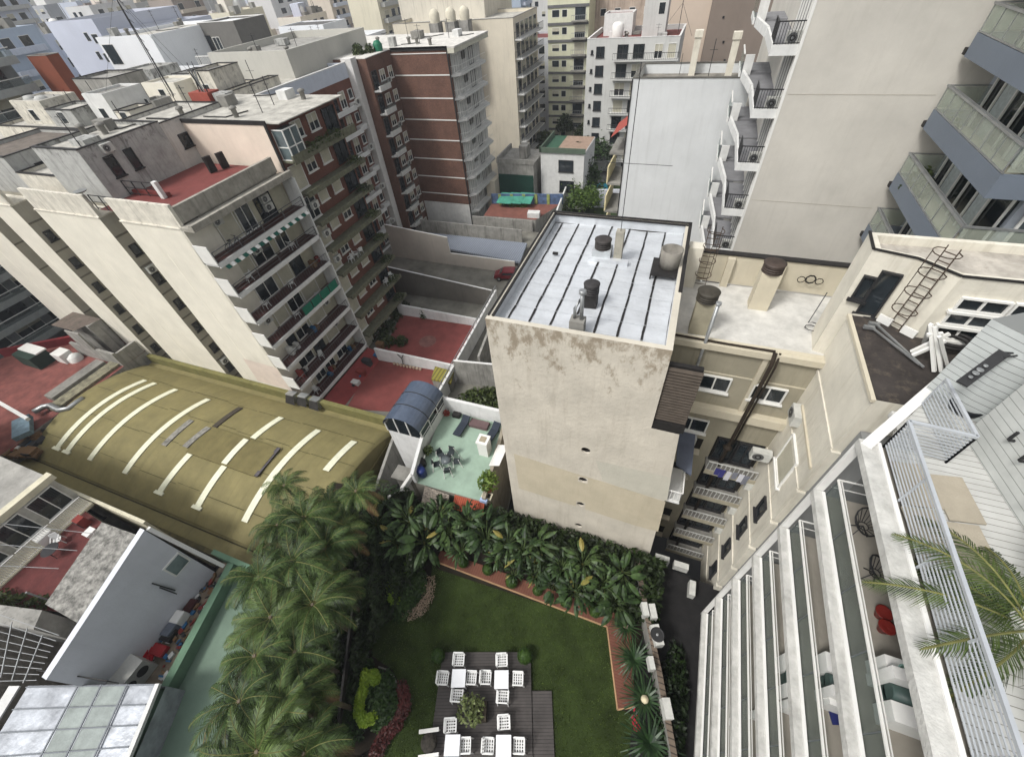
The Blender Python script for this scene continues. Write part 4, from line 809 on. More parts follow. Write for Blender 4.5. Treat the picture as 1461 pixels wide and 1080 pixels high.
# =====================================================================  BROWN BRICK BLOCK with white floor lines
BRK2=brick('brown_brick',(116,86,72),(94,66,56),(70,54,46),6)
db=thing('brown_brick_block','brown brick block with white floor lines on its blank side, white balconies beyond','building',(-40,65,-8))
m=MB(); m.box(-58,-33.2,63.4,73.6,-3.0,18.3,0,faces='snew'); m.box(-58,-33.25,63.45,73.6,-8,-3.0,1,faces='snew'); m.box(-58,-42.2,57.3,63.4,-8,18.3,0,faces='snew')
part('wall',m,[BRK2,WHITEW],db)
m=MB(); m.box(-57.8,-32.0,63.3,75.4,18.31,18.5,0); m.box(-57.8,-42.3,57.4,63.3,18.31,18.4,0); part('roof',m,mat('pale_roof',(200,197,190),nz=.2,streak=.2,dark=(130,126,118)),db)
m=MB(); m.box(-42.15,-33.15,63.3,63.38,18.1,18.55); m.box(-33.3,-33.1,63.3,63.38,-8,18.5); part('coping',m,DARK,db)
m=MB(); m.box(-33.2,-32.1,63.3,75.4,17.75,18.3); part('eave',m,mat('eave',(190,188,172)),db)
for i in range(7):
    z=17.9-2.8*i if 0 else 15.35-2.8*(i-.0)
    m=MB(); m.box(-42.2,-33.3,63.34,63.4,z-.09,z+.05); part('floor_line',m,WHITE,db)
m=MB(); m.box(-42.2,-33.3,63.34,63.4,17.75,17.85); part('floor_line',m,WHITE,db)
WB=mat('balcony_white',(196,196,192),nz=.1,streak=.25,dark=(120,118,112))
for i in range(9):
    z=15.3-2.8*i
    m=MB(); m.prism([(-33.2,63.5),(-32.1,64.5),(-31.9,73.2),(-33.2,74.5)],z-.3,z-.02); o=part('balcony',m,WB,db)
    a=railing((-32.15,64.5,z),(-31.95,73.2,z),.95,.45,.02,.045); part('railing',a,WHITE,o); part('railing',railing((-33.1,63.6,z),(-32.15,64.5,z),.95,.4,.02,.045),WHITE,o)
    for k,(y,s,w_) in enumerate(((65.4,'white',1.5),(68.0,'half',1.6),(70.6,'dark',1.5),(72.8,'shutter',1.2))): window(db,(-33.2,y,z),EAST,w_,2.1,s)
    m=MB(); m.box(-33.2,-33.15,64,74,z,z+2.45); part('back_wall',m,mat('balcony_pale',(178,178,174),nz=.15),o)
    # left facade, three-sided white balconies and brown windows
    m=MB(); m.prism([(-42.2,57.4),(-41.3,57.7),(-41.3,60.3),(-42.2,61.0)],z-.75,z-.55); m.prism([(-41.45,57.6),(-41.2,57.6),(-41.2,60.3),(-41.45,60.3)],z-.75,z-.1); o=part('balcony',m,WB,db)
    part('glass_panel',MB().box(-41.24,-41.22,57.7,60.3,z-.1,z+.35),CG,o)
    window(db,(-42.2,58.3,z-.5),EAST,1.2,2.1,'dark'); window(db,(-42.2,60.2,z+.1),EAST,1.2,1.3,'half'); window(db,(-42.2,62.3,z+.0),EAST,1.1,1.4,'half')
    if i%2==0: ac((-42.2,61.4,z-.3),EAST,'air conditioner on the left facade of the brown brick block, %s'%['topmost','third floor','fifth floor','seventh floor','lowest'][i//2],scale=.9)
for k,(x,y) in enumerate(((-45,60),(-44,61.2),(-46.2,61.5))): bush('roof_shrub',(x,y,18.4),.8,1.1,260,'dark shrub in the roof garden above the brown brick block, %s'%['left','middle','right'][k],leaf=.2)
m=MB(); m.lathe((-43.2,62.2,18.42),[(.6,0),(.65,.7),(.4,1.1),(.02,1.2)],14); solo('green_bin',m,mat('green_plastic',(24,100,72),rough=.5),'rounded green bin in the roof garden above the brown brick block','bin')
m=MB(); m.box(-50.2,-47.6,58.0,58.3,18.4,19.9); solo('green_tarp',m,mat('teal_tarp',(24,150,130)),'bright teal tarpaulin screen on the roof left of the roof garden','tarpaulin')
clutter(db,-52,-35,64.5,72.5,18.52,14,5)
# =====================================================================  GREEN BARREL ROOF
def zat(u,v,x,y):
    d=ray(u,v); return CAMZ+d.z*math.hypot(x,y)/math.hypot(d.x,d.y)
GRN=mat('olive_membrane',(122,114,76),nz=.15,ns=.7,streak=.45,dark=(84,78,50),sdir=(1.6,.10,.1),rough=.75,bump=.35,fine=3)
GRNS=mat('olive_upstand',(112,108,66),nz=.2,ns=1,streak=.6,dark=(70,70,40))
gr=thing('barrel_roof_hall','long hall with an olive barrel roof crossed by pale curved skylight strips','building',(-37,10.5,-8))
VX0,VX1,VY0,VY1=-54.2,-20.6,4.3,17.1; VZ=-3.5; RISE=1.7
def vz(y): t=(y-(VY0+VY1)/2)/((VY1-VY0)/2); return VZ+.25+RISE*(1-t*t)
m=MB(); ny=28; nx=34
V=[[m.b.verts.new((VX0+(VX1-VX0)*i/nx,VY0+(VY1-VY0)*j/ny,vz(VY0+(VY1-VY0)*j/ny)+.015*math.sin(i*2.1)*math.sin(j*.9))) for i in range(nx+1)] for j in range(ny+1)]
for j in range(ny):
    for i in range(nx): fc=m.b.faces.new((V[j][i],V[j][i+1],V[j+1][i+1],V[j+1][i])); fc.smooth=True
m.b.faces.new([V[j][nx] for j in range(ny+1)]+[m.b.verts.new((VX1,VY1,-6)),m.b.verts.new((VX1,VY0,-6))])
m.b.faces.new([V[j][0] for j in range(ny+1)][::-1]+[m.b.verts.new((VX0,VY0,-6)),m.b.verts.new((VX0,VY1,-6))])
part('barrel_roof',m,GRN,gr)
m=MB(); m.box(-54.4,-20.5,2.9,18.2,-8,VZ,0); part('wall',m,GRN,gr)
m=MB(); m.box(-54.4,-20.9,17.8,18.24,VZ,VZ+1.05); part('upstand',m,GRNS,gr)
m=MB(); m.box(-54.4,-20.5,2.75,3.1,VZ-.6,VZ+.35); part('front_parapet',m,mat('mossy_parapet',(84,78,52),nz=.4,ns=2,streak=.6,dark=(48,44,34)),gr)
m=MB(); m.box(-54.4,-20.5,4.05,4.15,VZ+.003,VZ+.02); part('valley_line',m,mat('valley_dark',(58,54,34),nz=.3),gr)
# laps and seams of the membrane
m=MB(); 
for y in(6.4,9.3,12.2,15.0):
    x=VX0+.5
    while x<VX1-1:
        L=2.2+rnd.random()*3; m.box(x,min(x+L,VX1-.3),y-.02+.1*math.sin(x),y+.02+.1*math.sin(x),vz(y)+.01,vz(y)+.035); x+=L+rnd.random()*.4
o=part('membrane_lap',m,mat('lap_dark',(80,76,46),nz=.3),gr); o['kind']='stuff'
SKY=mat('skylight_strip',(216,216,192),nz=.1,ns=2,rough=.5,streak=.1,dark=(150,146,120))
def strip(p0,p1,w,m_,hold=True,up=.09):
    a=G(p0[0],p0[1],-2.6); b_=G(p1[0],p1[1],-2.6); 
    for _ in range(4): a=G(p0[0],p0[1],vz(min(max(a.y,VY0),VY1))); b_=G(p1[0],p1[1],vz(min(max(b_.y,VY0),VY1)))
    m=MB(); n=18; ax=b_-a
    for i in range(n):
        q=[]
        for t in(i/n,(i+1)/n):
            y=a.y+(b_.y-a.y)*t; x=a.x+(b_.x-a.x)*t; q.append((x,y,vz(y)+up))
        A,B=q; m.f([(A[0]-w,A[1],A[2]),(A[0]+w,A[1],A[2]),(B[0]+w,B[1],B[2]),(B[0]-w,B[1],B[2])])
        m.f([(A[0]+w,A[1],A[2]-.1),(A[0]+w,A[1],A[2]),(B[0]+w,B[1],B[2]),(B[0]+w,B[1],B[2]-.1)]); m.f([(A[0]-w,A[1],A[2]-.1),(A[0]-w,A[1],A[2]),(B[0]-w,B[1],B[2]),(B[0]-w,B[1],B[2]-.1)])
    if hold:
        for q in(a,): m.box(q.x-w*1.7,q.x+w*1.7,q.y-.18,q.y+.1,vz(q.y)+.0,vz(q.y)+.12)
    m.norecalc=1
    return part('skylight_strip',m,m_,gr)
for p0,p1 in(((82,640),(208,543)),((96,645),(222,547)),((128,657),(252,556)),((178,676),(298,570)),((228,703),(272,648)),((282,724),(322,664)),((322,664),(354,629)),((361,626),(402,596)),((349,745),(455,614)),((465,672),(506,630))): strip(p0,p1,.3,SKY,(p0[0] in(82,96,228,282)),up=.3 if p0==(322,664) else .09)
GY=mat('old_sheet_grey',(132,130,124),nz=.4,ns=3,streak=.4,dark=(80,78,72)); DK=mat('dark_strip',(66,60,52),nz=.3)
strip((234,636),(274,600),.3,GY,False); strip((266,640),(300,612),.3,GY,False,up=.28); strip((306,610),(344,582),.28,DK,False)
a=G(252,640,-1.2); 
m=MB(); qx0,qx1,qy0,qy1=G(268,640,-1.4).x,G(380,660,-1.4).x,G(310,660,-1.4).y,G(345,622,-1.4).y
n=8
for i in range(n):
    ya=qy0+(qy1-qy0)*i/n; yb_=qy0+(qy1-qy0)*(i+1)/n
    m.f([(qx0,ya,vz(ya)+.2),(qx1,ya,vz(ya)+.2),(qx1,yb_,vz(yb_)+.2),(qx0,yb_,vz(yb_)+.2)])
    for xx in(qx0,qx1): m.f([(xx,ya,vz(ya)-.02),(xx,ya,vz(ya)+.2),(xx,yb_,vz(yb_)+.2),(xx,yb_,vz(yb_)-.02)])
for yy in(qy0,qy1): m.f([(qx0,yy,vz(yy)-.02),(qx1,yy,vz(yy)-.02),(qx1,yy,vz(yy)+.2),(qx0,yy,vz(yy)+.2)])
part('raised_sheet',m,mat('raised_olive',(108,100,64),nz=.18,ns=.8,streak=.45,dark=(78,72,46),sdir=(1.6,.1,.1),bump=.4),gr)
m=MB(); a,b_=Vector((qx1,qy0,vz(qy0)+.22)),Vector((qx1,qy1,vz(qy1)+.22)); m.bar(a,b_,.35,.06); part('sheet_edge',m,mat('sheet_edge',(84,80,84),nz=.4,ns=4),gr)
for k,(u,v) in enumerate(((416,563),(433,566),(450,571))):
    p=G(u,v,-2.4); m=MB(); m.prism([(p.x-.55,p.y-.25),(p.x+.45,p.y-.25),(p.x+.55,p.y+.35),(p.x-.45,p.y+.35)],-3.2,-2.2); m.f([(p.x-.5,p.y-.26,-2.3),(p.x+.5,p.y-.26,-2.3),(p.x+.6,p.y-.7,-3.1),(p.x-.6,p.y-.7,-3.1)],1); solo('roof_hood',m,[METAL,DARK],'small grey hood on the olive roof edge under the cream block, %s one'%['left','middle','right'][k],'hood')
# =====================================================================  BACKYARDS (z about -6)
WY=mat('yard_white',(206,206,204),nz=.1,ns=1,streak=.3,dark=(120,118,112))
DY=mat('yard_dark_wall',(98,94,88),nz=.12,ns=.5,streak=.35,dark=(62,58,54)); CY=mat('yard_cream_wall',(186,178,168),nz=.08,ns=.5,streak=.2,dark=(120,112,104))
SW=mat('sooty_wall',(146,144,138),nz=.25,ns=1,streak=.85,dark=(48,48,46))
BZ=-6.
def pwall(name,label,base,top,mt,zb=BZ,th=.22,cat='wall',cop=None):
    """wall whose foot runs through the base points (on level zb), with its top at the measured heights"""
    P=[G(u,v,zb) for u,v in base]; Z=[zat(u,v,p.x,p.y) for (u,v),p in zip(top,P)]
    m=MB()
    for i in range(len(P)-1):
        a,b_=P[i],P[i+1]; d=(b_-a); n=Vector((-d.y,d.x,0)).normalized()*th
        if n.y<0: n=-n
        A=[a,b_,b_+n,a+n]; za=[Z[i],Z[i+1],Z[i+1],Z[i]]
        lo=[m.b.verts.new((p.x,p.y,zb-2)) for p in A]; hi=[m.b.verts.new((p.x,p.y,z)) for p,z in zip(A,za)]
        for k in range(4): m.b.faces.new((lo[k],lo[(k+1)%4],hi[(k+1)%4],hi[k])).material_index=0
        m.b.faces.new(hi).material_index=1
    return solo(name,m,[mt,cop or WHITEW],label,cat)
def pfloor(name,px,z,mt,label=None,cat=None,kind='structure',th=None):
    m=MB(); q=[G(u,v,z) for u,v in px]
    if th: m.prism([(p.x,p.y) for p in q],z-th,z)
    else: m.f(q)
    o=link(name,m.mesh(name,mt)); 
    if kind: o['kind']=kind
    else: tag(o,label,cat)
    return o
YC=mat('yard_concrete',(112,110,102),nz=.3,ns=.5,rough=.9,streak=.0)
m=MB(); m.f([(-46,18.3,BZ-.03),(-5,18.3,BZ-.03),(-5,62,BZ-.03),(-46,62,BZ-.03)]); struct('yard_ground',m,YC)
pfloor('patio',[(494,583),(536,509),(655,530),(628,592)],BZ+.02,REDT); pfloor('patio',[(548,500),(573,446),(684,466),(655,523)],BZ+.02,mat('red_patio_worn',(122,64,60),nz=.2,ns=.7,rough=.7))
pwall('garden_wall','white yard wall with small lamps between the two red patios',[(540,514),(652,534)],[(537,496),(655,521)],WY)
pwall('garden_wall','white yard wall with climbing plants beyond the farther red patio',[(570,449),(682,466)],[(570,433),(692,454)],WY)
pwall('garden_wall','tall dark grey yard wall with a white stepped top behind the concrete strip',[(562,417),(704,437)],[(552,380),(584,385)][:1]+[(718,413)],DY)
pwall('garden_wall','cream yard wall with a stepped top beside the grey corrugated roof',[(562,366),(645,378),(646,378),(735,390)],[(560,318),(590,348),(646,361),(742,373)],CY)
pwall('garden_wall','sooty stained yard wall behind the grey corrugated roof',[(604,334),(745,347)],[(610,312),(755,328)],SW,cop=SW)
pwall('garden_wall','upper sooty retaining wall under the tiled patio with murals',[(676,326),(760,331)],[(672,309),(765,315)],SW,cop=SW)
m=MB()
q=[G(598,343,-5.2),G(745,361,-5.2),G(748,378,-5.2),G(600,352,-5.2)]
q=[G(592,346,-5.0),G(612,332,-5.0),G(752,347,-5.0),G(742,374,-5.0)]
m.prism([(p.x,p.y) for p in q],-5.3,-5.0); solo('corrugated_roof',m,band('corrugated_grey',(132,138,148),(112,118,128),'X',3,.5,rough=.55,nz=.1),'long pale grey corrugated roof between the yard walls','roof')
# red car in the yard
def car(p,rz,label,rgb=(92,22,30)):
    o=thing('parked_car',label,'car',(0,0,0)); CP=mat('car_red',rgb,rough=.3,nz=.05,bump=0,spec=.6)
    m=MB(); prof=[(-2.0,.35),(-2.05,.75),(-1.35,.95),(-.7,1.42),(.85,1.45),(1.65,.98),(2.05,.85),(2.1,.4)]
    a=[m.b.verts.new((x,-.82,z)) for x,z in prof]; b_=[m.b.verts.new((x,.82,z)) for x,z in prof]; n=len(prof)
    for i in range(n): m.b.faces.new((a[i],a[(i+1)%n],b_[(i+1)%n],b_[i]))
    m.b.faces.new(a[::-1]); m.b.faces.new(b_); bmesh.ops.bevel(m.b,geom=list(m.b.edges),offset=.07,segments=2,affect='EDGES'); part('body',m,CP,o)
    for nm,q in(('windscreen',[(-1.22,1.01),(-.78,1.40)]),('rear_window',[(1.52,1.06),(.95,1.42)])):
        m=MB(); (x0,z0),(x1,z1)=q; dx=-.03 if x0<0 else .03; m.f([(x0+dx,-.66,z0+.02),(x0+dx,.66,z0+.02),(x1+dx,.58,z1+.02),(x1+dx,-.58,z1+.02)]); part(nm,m,GL,o)
    for s in(-1,1): m=MB(); m.f([(-.95,s*.835,1.0),(1.2,s*.835,1.0),(.75,s*.835,1.34),(-.6,s*.835,1.34)]); part('side_window',m,GL,o)
    for x in(-1.3,1.3):
        for s in(-1,1): m=MB(); m.tube([(x,s*.7,.33),(x,s*.86,.33)],.33,18); w_=part('wheel',m,DARK,o); part('rim',MB().tube([(x,s*.86,.33),(x,s*.875,.33)],.19,14),METAL,w_)
    for s in(-1,1): part('headlight',MB().box(-2.09,-2.0,s*.6-.15,s*.6+.15,.62,.76),METAL,o)
    o.location=p; o.rotation_euler=(0,0,rz); return o
car(G(726,397,BZ),R(12),'dark red car parked at the end of the concrete yard beside the silver-roofed tower')
# right boundary wall of the yards, rails and green grown strip beside the tower
def pwallx(name,label,p0,p1,z0,z1,mt,th=.25,cop=None):
    m=MB(); a,b_=Vector(p0),Vector(p1); d=(b_-a).normalized(); n=Vector((d.y,-d.x))*th; m.prism([a,b_,b_+n,a+n],z0,z1,0,mt=1); return solo(name,m,[mt,cop or mt],label,'wall')
pwallx('garden_wall','long yard boundary wall with a white rail on top beside the tower',(-19.2,21.2),(-20.2,42),BZ-1,-3.9,WY)
m=MB(); m.bar((-19.05,21.3,-3.3),(-20.05,42,-3.3),.07); [m.bar((-19.05-.05*k,21.3+k*1.04,-3.9),(-19.05-.05*k,21.3+k*1.04,-3.3),.05) for k in range(21)]; solo('wall_rail',m,METAL,'pale pipe rail along the top of the boundary wall beside the red patios','railing')
pwallx('garden_wall','grey-streaked wall across the green yard beside the tower',(-18.9,27.2),(-9,28.6),BZ-1,-2.6,SW,cop=WHITEW)
pwallx('garden_wall','streaked side wall climbing along the yard next to the tower',(-17.0,34),(-16.2,28),BZ-1,-2.2,SW)
bush('ivy_bed',(-14.2,23.2,-6),4.2,1.6,2600,'dark ivy and shrubs filling the narrow yard beside the tower','shrubs',kind='stuff',leaf=.3,sy=1.0)
# lean-to with olive tin roof, plants, lamps by the patio
m=MB(); q=[G(621,524,-4.6),G(648,531,-4.6),G(643,546,-4.4),G(615,540,-4.4)]; m.prism([(p.x,p.y) for p in q],-4.7,-4.45); m.prism([(p.x,p.y) for p in [q[0]*.98+q[2]*.02,q[1]*.98+q[3]*.02,q[2]*.98+q[0]*.02,q[3]*.98+q[1]*.02]],-6,-4.7,1)
solo('garden_shed',m,[band('olive_tin',(132,124,56),(96,92,48),'X',2.4,.4),CONC],'small shed with an olive yellow tin roof in the corner of the nearer red patio','shed')
for k,(u,v,r,h) in enumerate(((545,432,1.2,1.7),(560,455,1.4,1.6),(553,470,1.3,1.5),(573,490,.9,1.1),(606,452,.6,1.6),(580,440,.6,1.3),(540,480,1.2,1.4),(556,490,1.0,1.2))):
    p=G(u,v,BZ); bush('patio_plant',p,r,h,260,'leafy shrub on the farther red patio, %s'%['by the brick block foot','second by the brick block','third by the brick block','near the white wall and block','thin one on the far white wall','small one on the far white wall','deep in the corner under the balconies','lowest under the balconies'][k],leaf=.22)
for k in range(9):
    p=G(563+k*4.6,520+k*1.0,BZ+.02); m=MB(); m.lathe(p,[(.12,0),(.17,.25),(.13,.25)],10); solo('flower_pot',m,mat('pot_pale',(170,150,130),nz=.3),'small pot in the row below the white wall on the nearer red patio','pot','row of pots below the white wall')
for k in range(5):
    p=G(508+k*9,548-k*13,BZ+.02); m=MB(); m.box(p.x-.5,p.x+.5,p.y-.3,p.y+.3,p.z,p.z+.5+.3*(k%3),k%5); m.box(p.x-.3,p.x+.2,p.y-.6,p.y-.35,p.z,p.z+.35,(k+2)%5); solo('patio_clutter',m,CL,'boxes and garden clutter under the red awning, %s from the near end'%['first','second','third','fourth','fifth'][k],'boxes')
m=MB(); p=G(576,522,BZ); m.tube([p,p+Vector((.1,0,1.2)),p+Vector((-.3,0,1.8))],.05,6); m.tube([p+Vector((.1,0,1.2)),p+Vector((.5,0,1.9))],.04,6); solo('bare_shrub',m,DARK,'bare dark forked shrub against the white wall of the nearer red patio','plant')
m=MB(); p=G(610,487,BZ+.022); m.lathe(p,[(1.1,0),(1.0,.004)],24); solo('floor_stain',m,mat('stain_grey',(120,84,78),nz=.3),'round grey patch worn into the middle of the farther red patio','patch') 
# =====================================================================  GREEN TERRACE with domed room
TZ=2.0
tb=thing('terrace_building','low building with a pale green roof terrace and a domed bluish sunroom','building',(-11,14,-6))
TG=mat('terrace_green',(138,158,142),nz=.12,ns=1.2,rough=.6)
ft=[(-13.3,10.95),(-8.0,11.1),(-8.9,17.6),(-14.3,17.5)]
m=MB(); m.prism(ft,-7,TZ,0,mt=1); part('wall',m,[mat('terrace_wall',(158,154,142),nz=.15,streak=.4,dark=(90,86,76)),TG],tb)
m=MB(); m.prism([(-14.5,17.45),(-8.9,17.5),(-8.9,17.75),(-14.5,17.7)],-6,TZ+1.5); part('back_wall',m,WY,tb)
m=MB(); m.prism([(-13.35,10.95),(-13.1,10.95),(-13.95,14.0),(-14.2,14.0)],TZ,TZ+1.15); part('side_wall',m,WY,tb)
m=MB(); m.prism([(-8.15,11.1),(-7.9,11.1),(-8.8,17.5),(-9.05,17.5)],-6,TZ+.55); part('parapet',m,mat('terrace_parapet',(150,142,126),nz=.2,streak=.3),tb)
# sunroom
DM=mat('smoked_polycarbonate',(74,84,100),nz=.15,ns=1.5,rough=.18,spec=.6,bump=.05)
sr=MB(); xa,xb,ya,yb=-17.0,-14.0,13.9,17.6
n=14
for i in range(n):
    q=[]
    for t in(i/n,(i+1)/n): a=PI*(.97*t+.0); q.append(((xa+xb)/2-(xb-xa)/2*math.cos(a)*1.03,TZ+1.75+1.15*math.sin(a)))
    sr.f([(q[0][0],ya-.15,q[0][1]),(q[1][0],ya-.15,q[1][1]),(q[1][0],yb,q[1][1]),(q[0][0],yb,q[0][1])])
part('domed_roof',sr,DM,tb)
m=MB(); m.box(xa,xb,ya,yb,-7,TZ+.9,0); m.box(xa,xb-.02,yb-.1,yb,TZ+.9,TZ+1.8,0); m.box(xa,xa+.1,ya,yb,TZ+.9,TZ+1.8); part('sunroom_wall',m,WY,tb)
m=MB(); 
for k in range(4): y=ya+k*(yb-ya)/3; m.box(xb-.06,xb+.02,y-.05,y+.05,TZ+.3,TZ+1.8)
m.box(xb-.05,xb+.02,ya,yb,TZ+1.72,TZ+1.82); m.box(xb-.05,xb+.02,ya,yb,TZ+1.1,TZ+1.16)
for k in range(4): x=xa+k*(xb-xa)/3; m.box(x-.04,x+.04,ya-.05,ya+.03,TZ+.9,TZ+1.8+1.0*math.sin(PI*max(.02,min(.98,k/3))))
part('window_frames',m,WHITE,tb)
m=MB(); m.box(xb-.03,xb-.01,ya,yb,TZ+.35,TZ+1.75); m.f([(xa+.05,ya,TZ+.9),(xb-.05,ya,TZ+.9),(xb-.05,ya,TZ+1.8),(xb-.8,ya,TZ+2.6),((xa+xb)/2,ya,TZ+2.85),(xa+.8,ya,TZ+2.6),(xa+.05,ya,TZ+1.8)]); part('pane',m,GL,tb)
m=MB()
for k in(1,2): 
    y=ya+k*(yb-ya)/3; q=[((xa+xb)/2-(xb-xa)/2*math.cos(a*PI/10)*1.03,y,TZ+1.77+1.15*math.sin(a*PI/10)) for a in range(11)]; m.tube(q,.03,5)
part('roof_rib',m,DARK,tb)
# furniture on the green terrace
def tp(u,v,z=TZ): return G(u,v,z)
c=tp(639,663); o=thing('patio_table','small round smoked-glass table amid dark chairs on the green terrace','table',c)
part('table_top',MB().lathe(c+Vector((0,0,.68)),[(.38,0),(.4,.02),(.02,.03)],20),mat('smoked_top',(90,96,98),rough=.15,nz=.1),o)
for k in range(4): a=PI/4+k*PI/2; part('leg',MB().bar(c+Vector((.3*math.cos(a),.3*math.sin(a),.68)),c+Vector((.38*math.cos(a),.38*math.sin(a),0)),.03),WHITE,o)
for k,a in enumerate((20,92,150,215,300)):
    a=R(a); p=c+Vector((.72*math.cos(a),.72*math.sin(a),0)); Q=Matrix.Rotation(a-PI/2,3,'Z'); o=thing('terrace_chair','dark-seated chair with splayed white legs round the smoked table on the green terrace','chair',p,'chairs round the smoked-glass table on the green terrace')
    part('seat',MB().obox(p+Vector((0,0,.44)),Q@Vector((.23,0,0)),Q@Vector((0,.22,0)),(0,0,.025)),mat('chair_dark',(46,52,54)),o); part('backrest',MB().obox(p+Q@Vector((0,.25,.7)),Q@Vector((.22,0,0)),Q@Vector((0,.02,0)),Q@Vector((0,.05,.2))),mat('chair_dark',(46,52,54)),o)
    for sx in(-1,1):
        for sy in(-1,1): part('leg',MB().bar(p+Q@Vector((sx*.2,sy*.2,.9 if sy>0 else .62)),p+Q@Vector((sx*.3,sy*.34+.05,0)),.035),WHITE,o)
def lounger(u,v,rz,label,mt,L=1.9,w_=.6):
    p=tp(u,v); o=thing('sun_lounger',label,'lounger',p); Q=Matrix.Rotation(rz,3,'Z')
    part('mattress',MB().obox(p+Q@Vector((0,-.25,.33)),Q@Vector((w_/2,0,0)),Q@Vector((0,.65,0)),(0,0,.05)).obox(p+Q@Vector((0,.62,.48)),Q@Vector((w_/2,0,0)),Q@Vector((0,.28,.16)),Q@Vector((0,-.02,.05))),mt,o)
    for sx in(-1,1):
        for y in(-.7,.5): part('leg',MB().bar(p+Q@Vector((sx*w_*.45,y,.3)),p+Q@Vector((sx*w_*.45,y,0)),.05),DARK,o)
NB=mat('navy_fabric',(44,50,60),nz=.15,ns=4)
lounger(660,612,R(-5),'dark blue sun lounger nearer the domed sunroom on the green terrace',NB); lounger(703,622,R(-8),'dark blue sun lounger beside the tower on the green terrace',NB)
p=tp(685,608); m=MB(); m.box(p.x-.8,p.x+.7,p.y-.3,p.y+.35,TZ,TZ+.32); solo('terrace_bench',m,mat('purple_brown',(96,78,78),nz=.15),'low purplish bench between the two dark loungers','bench')
m=MB(); p=tp(693,645); m.box(p.x-.36,p.x+.36,p.y-.36,p.y+.36,TZ,TZ+1.5,0); m.box(p.x-.42,p.x+.42,p.y-.42,p.y+.42,TZ+1.5,TZ+1.62,0); m.box(p.x-.22,p.x+.22,p.y-.22,p.y+.22,TZ+1.62,TZ+1.66,1); solo('brick_grill',m,[WHITE,mat('sand',(150,140,120))],'white square chimney block standing on the green terrace','grill')
for k,(u,v,mt,r,h) in enumerate(((601,664,DARK,.42,.5),(596,676,mat('barrel_blue',(28,42,92),rough=.4),.3,.75),(604,678,mat('barrel_blue',(28,42,92)),.3,.75),(601,672,mat('barrel_navy',(30,40,70),rough=.4),.26,.6))):
    p=tp(u,v); m=MB(); m.lathe(p,[(r*.85,0),(r,.1),(r,h-.1),(r*.92,h),(r*.1,h+.02)],18); solo('barrel',m,mt,['wide black drum in the corner of the green terrace','left blue barrel in the corner of the green terrace','right blue barrel in the corner of the green terrace','small navy barrel behind the two blue barrels'][k],'barrel')
p=tp(697,700); m=MB(); m.lathe(p,[(.22,0),(.33,.35),(.36,.5),(.3,.5),(.02,.42)],16); solo('terracotta_pot',m,mat('terracotta',(138,76,56),nz=.2),'terracotta pot with a bushy shrub in the near corner of the green terrace','pot')
PALE=leafm('bright_leaf',(60,84,36),(112,132,58))
bush('potted_shrub',tp(697,698)+Vector((0,.2,.5)),.75,1.1,420,'bushy green shrub growing from the terracotta pot on the green terrace',leaf=.16,mt=PALE)
bush('potted_plant',tp(613,648)+Vector((0,0,.3)),.4,.6,160,'small dark plant against the white side wall of the green terrace',leaf=.14)
bush('potted_plant',tp(638,594)+Vector((0,0,.3)),.25,.5,90,'small reddish plant at the sunroom corner of the green terrace',leaf=.12,mt=mat('red_leaf',(120,50,44)))
m=MB(); p=tp(652,594); m.box(p.x-.3,p.x+.3,p.y-.2,p.y+.2,TZ,TZ+.35); solo('storage_box',m,DARK,'small dark box by the white back wall of the green terrace','box')
m=MB(); p=tp(695,708); m.box(p.x-.35,p.x+.35,p.y-.25,p.y+.25,TZ+.02,TZ+.12,0); m.box(p.x+.05,p.x+.25,p.y-.15,p.y+.15,TZ+.12,TZ+.14,1); m.box(p.x-.3,p.x+.2,p.y-.55,p.y-.3,TZ+.02,TZ+.3,2); solo('laundry_basin',m,[mat('cream_plastic',(206,200,176)),DARK,mat('pale_blue_plastic',(160,176,206))],'cream basin and pale blue box at the near corner of the green terrace','basin')
m=MB(); a=tp(709,655); m.obox((a.x+.2,a.y,TZ+.6),(.35,.1,0),(.0,.9,.0),(0,0,.03),0); m.bar((a.x-.1,a.y-.8,TZ+.62),(a.x-.1,a.y+.8,TZ+.62),.06,m=0); solo('white_rack',m,[WHITE],'white slatted rack on the green terrace wall beside the tower','rack')
for nm,u0,v0,u1,v1,mt,lb in(('stone_awning',606,693,641,706,mat('mosaic_stone',(150,140,128),nz=.6,ns=9),'mottled stone-patterned awning below the green terrace edge'),('tile_awning',650,700,692,714,band('terracotta_tiles',(158,76,52),(120,56,40),'X',7,.4),'red tiled awning below the green terrace edge')):
    a=G(u0,v0,TZ-.05); b_=G(u1,v1,TZ-.05); m=MB(); m.f([a,b_,b_+Vector((.12,-1.0,-.55)),a+Vector((.12,-1.0,-.55))]); m.f([a-Vector((0,0,.1)),a+Vector((.12,-1.0,-.65)),b_+Vector((.12,-1.0,-.65)),b_-Vector((0,0,.1))]); solo(nm,m,mt,lb,'awning')
# narrow yard between olive roof and terrace
pwallx('yard_wall','streaked grey wall at the end of the olive roof hall',(-20.45,18),(-18.4,10.2),-7,-3.1,SW)
m=MB(); p=Vector((-16.2,12.6,-3)); m.box(-16.8,-15.4,12.3,13.2,-6,-1.2); m.box(-17.0,-15.2,12.1,13.3,-1.2,-1.05); solo('small_outhouse',m,CONC,'small grey concrete outhouse in the narrow yard by the sunroom','outhouse')
m=MB(); m.bar((-14.4,10.6,1.0),(-13.4,11.6,2.6),.3); m.bar((-14.0,10.4,1.6),(-15.3,9.6,.8),.2); solo('vent_duct',m,WHITE,'white bent duct at the corner of the terrace above the banana plants','duct')
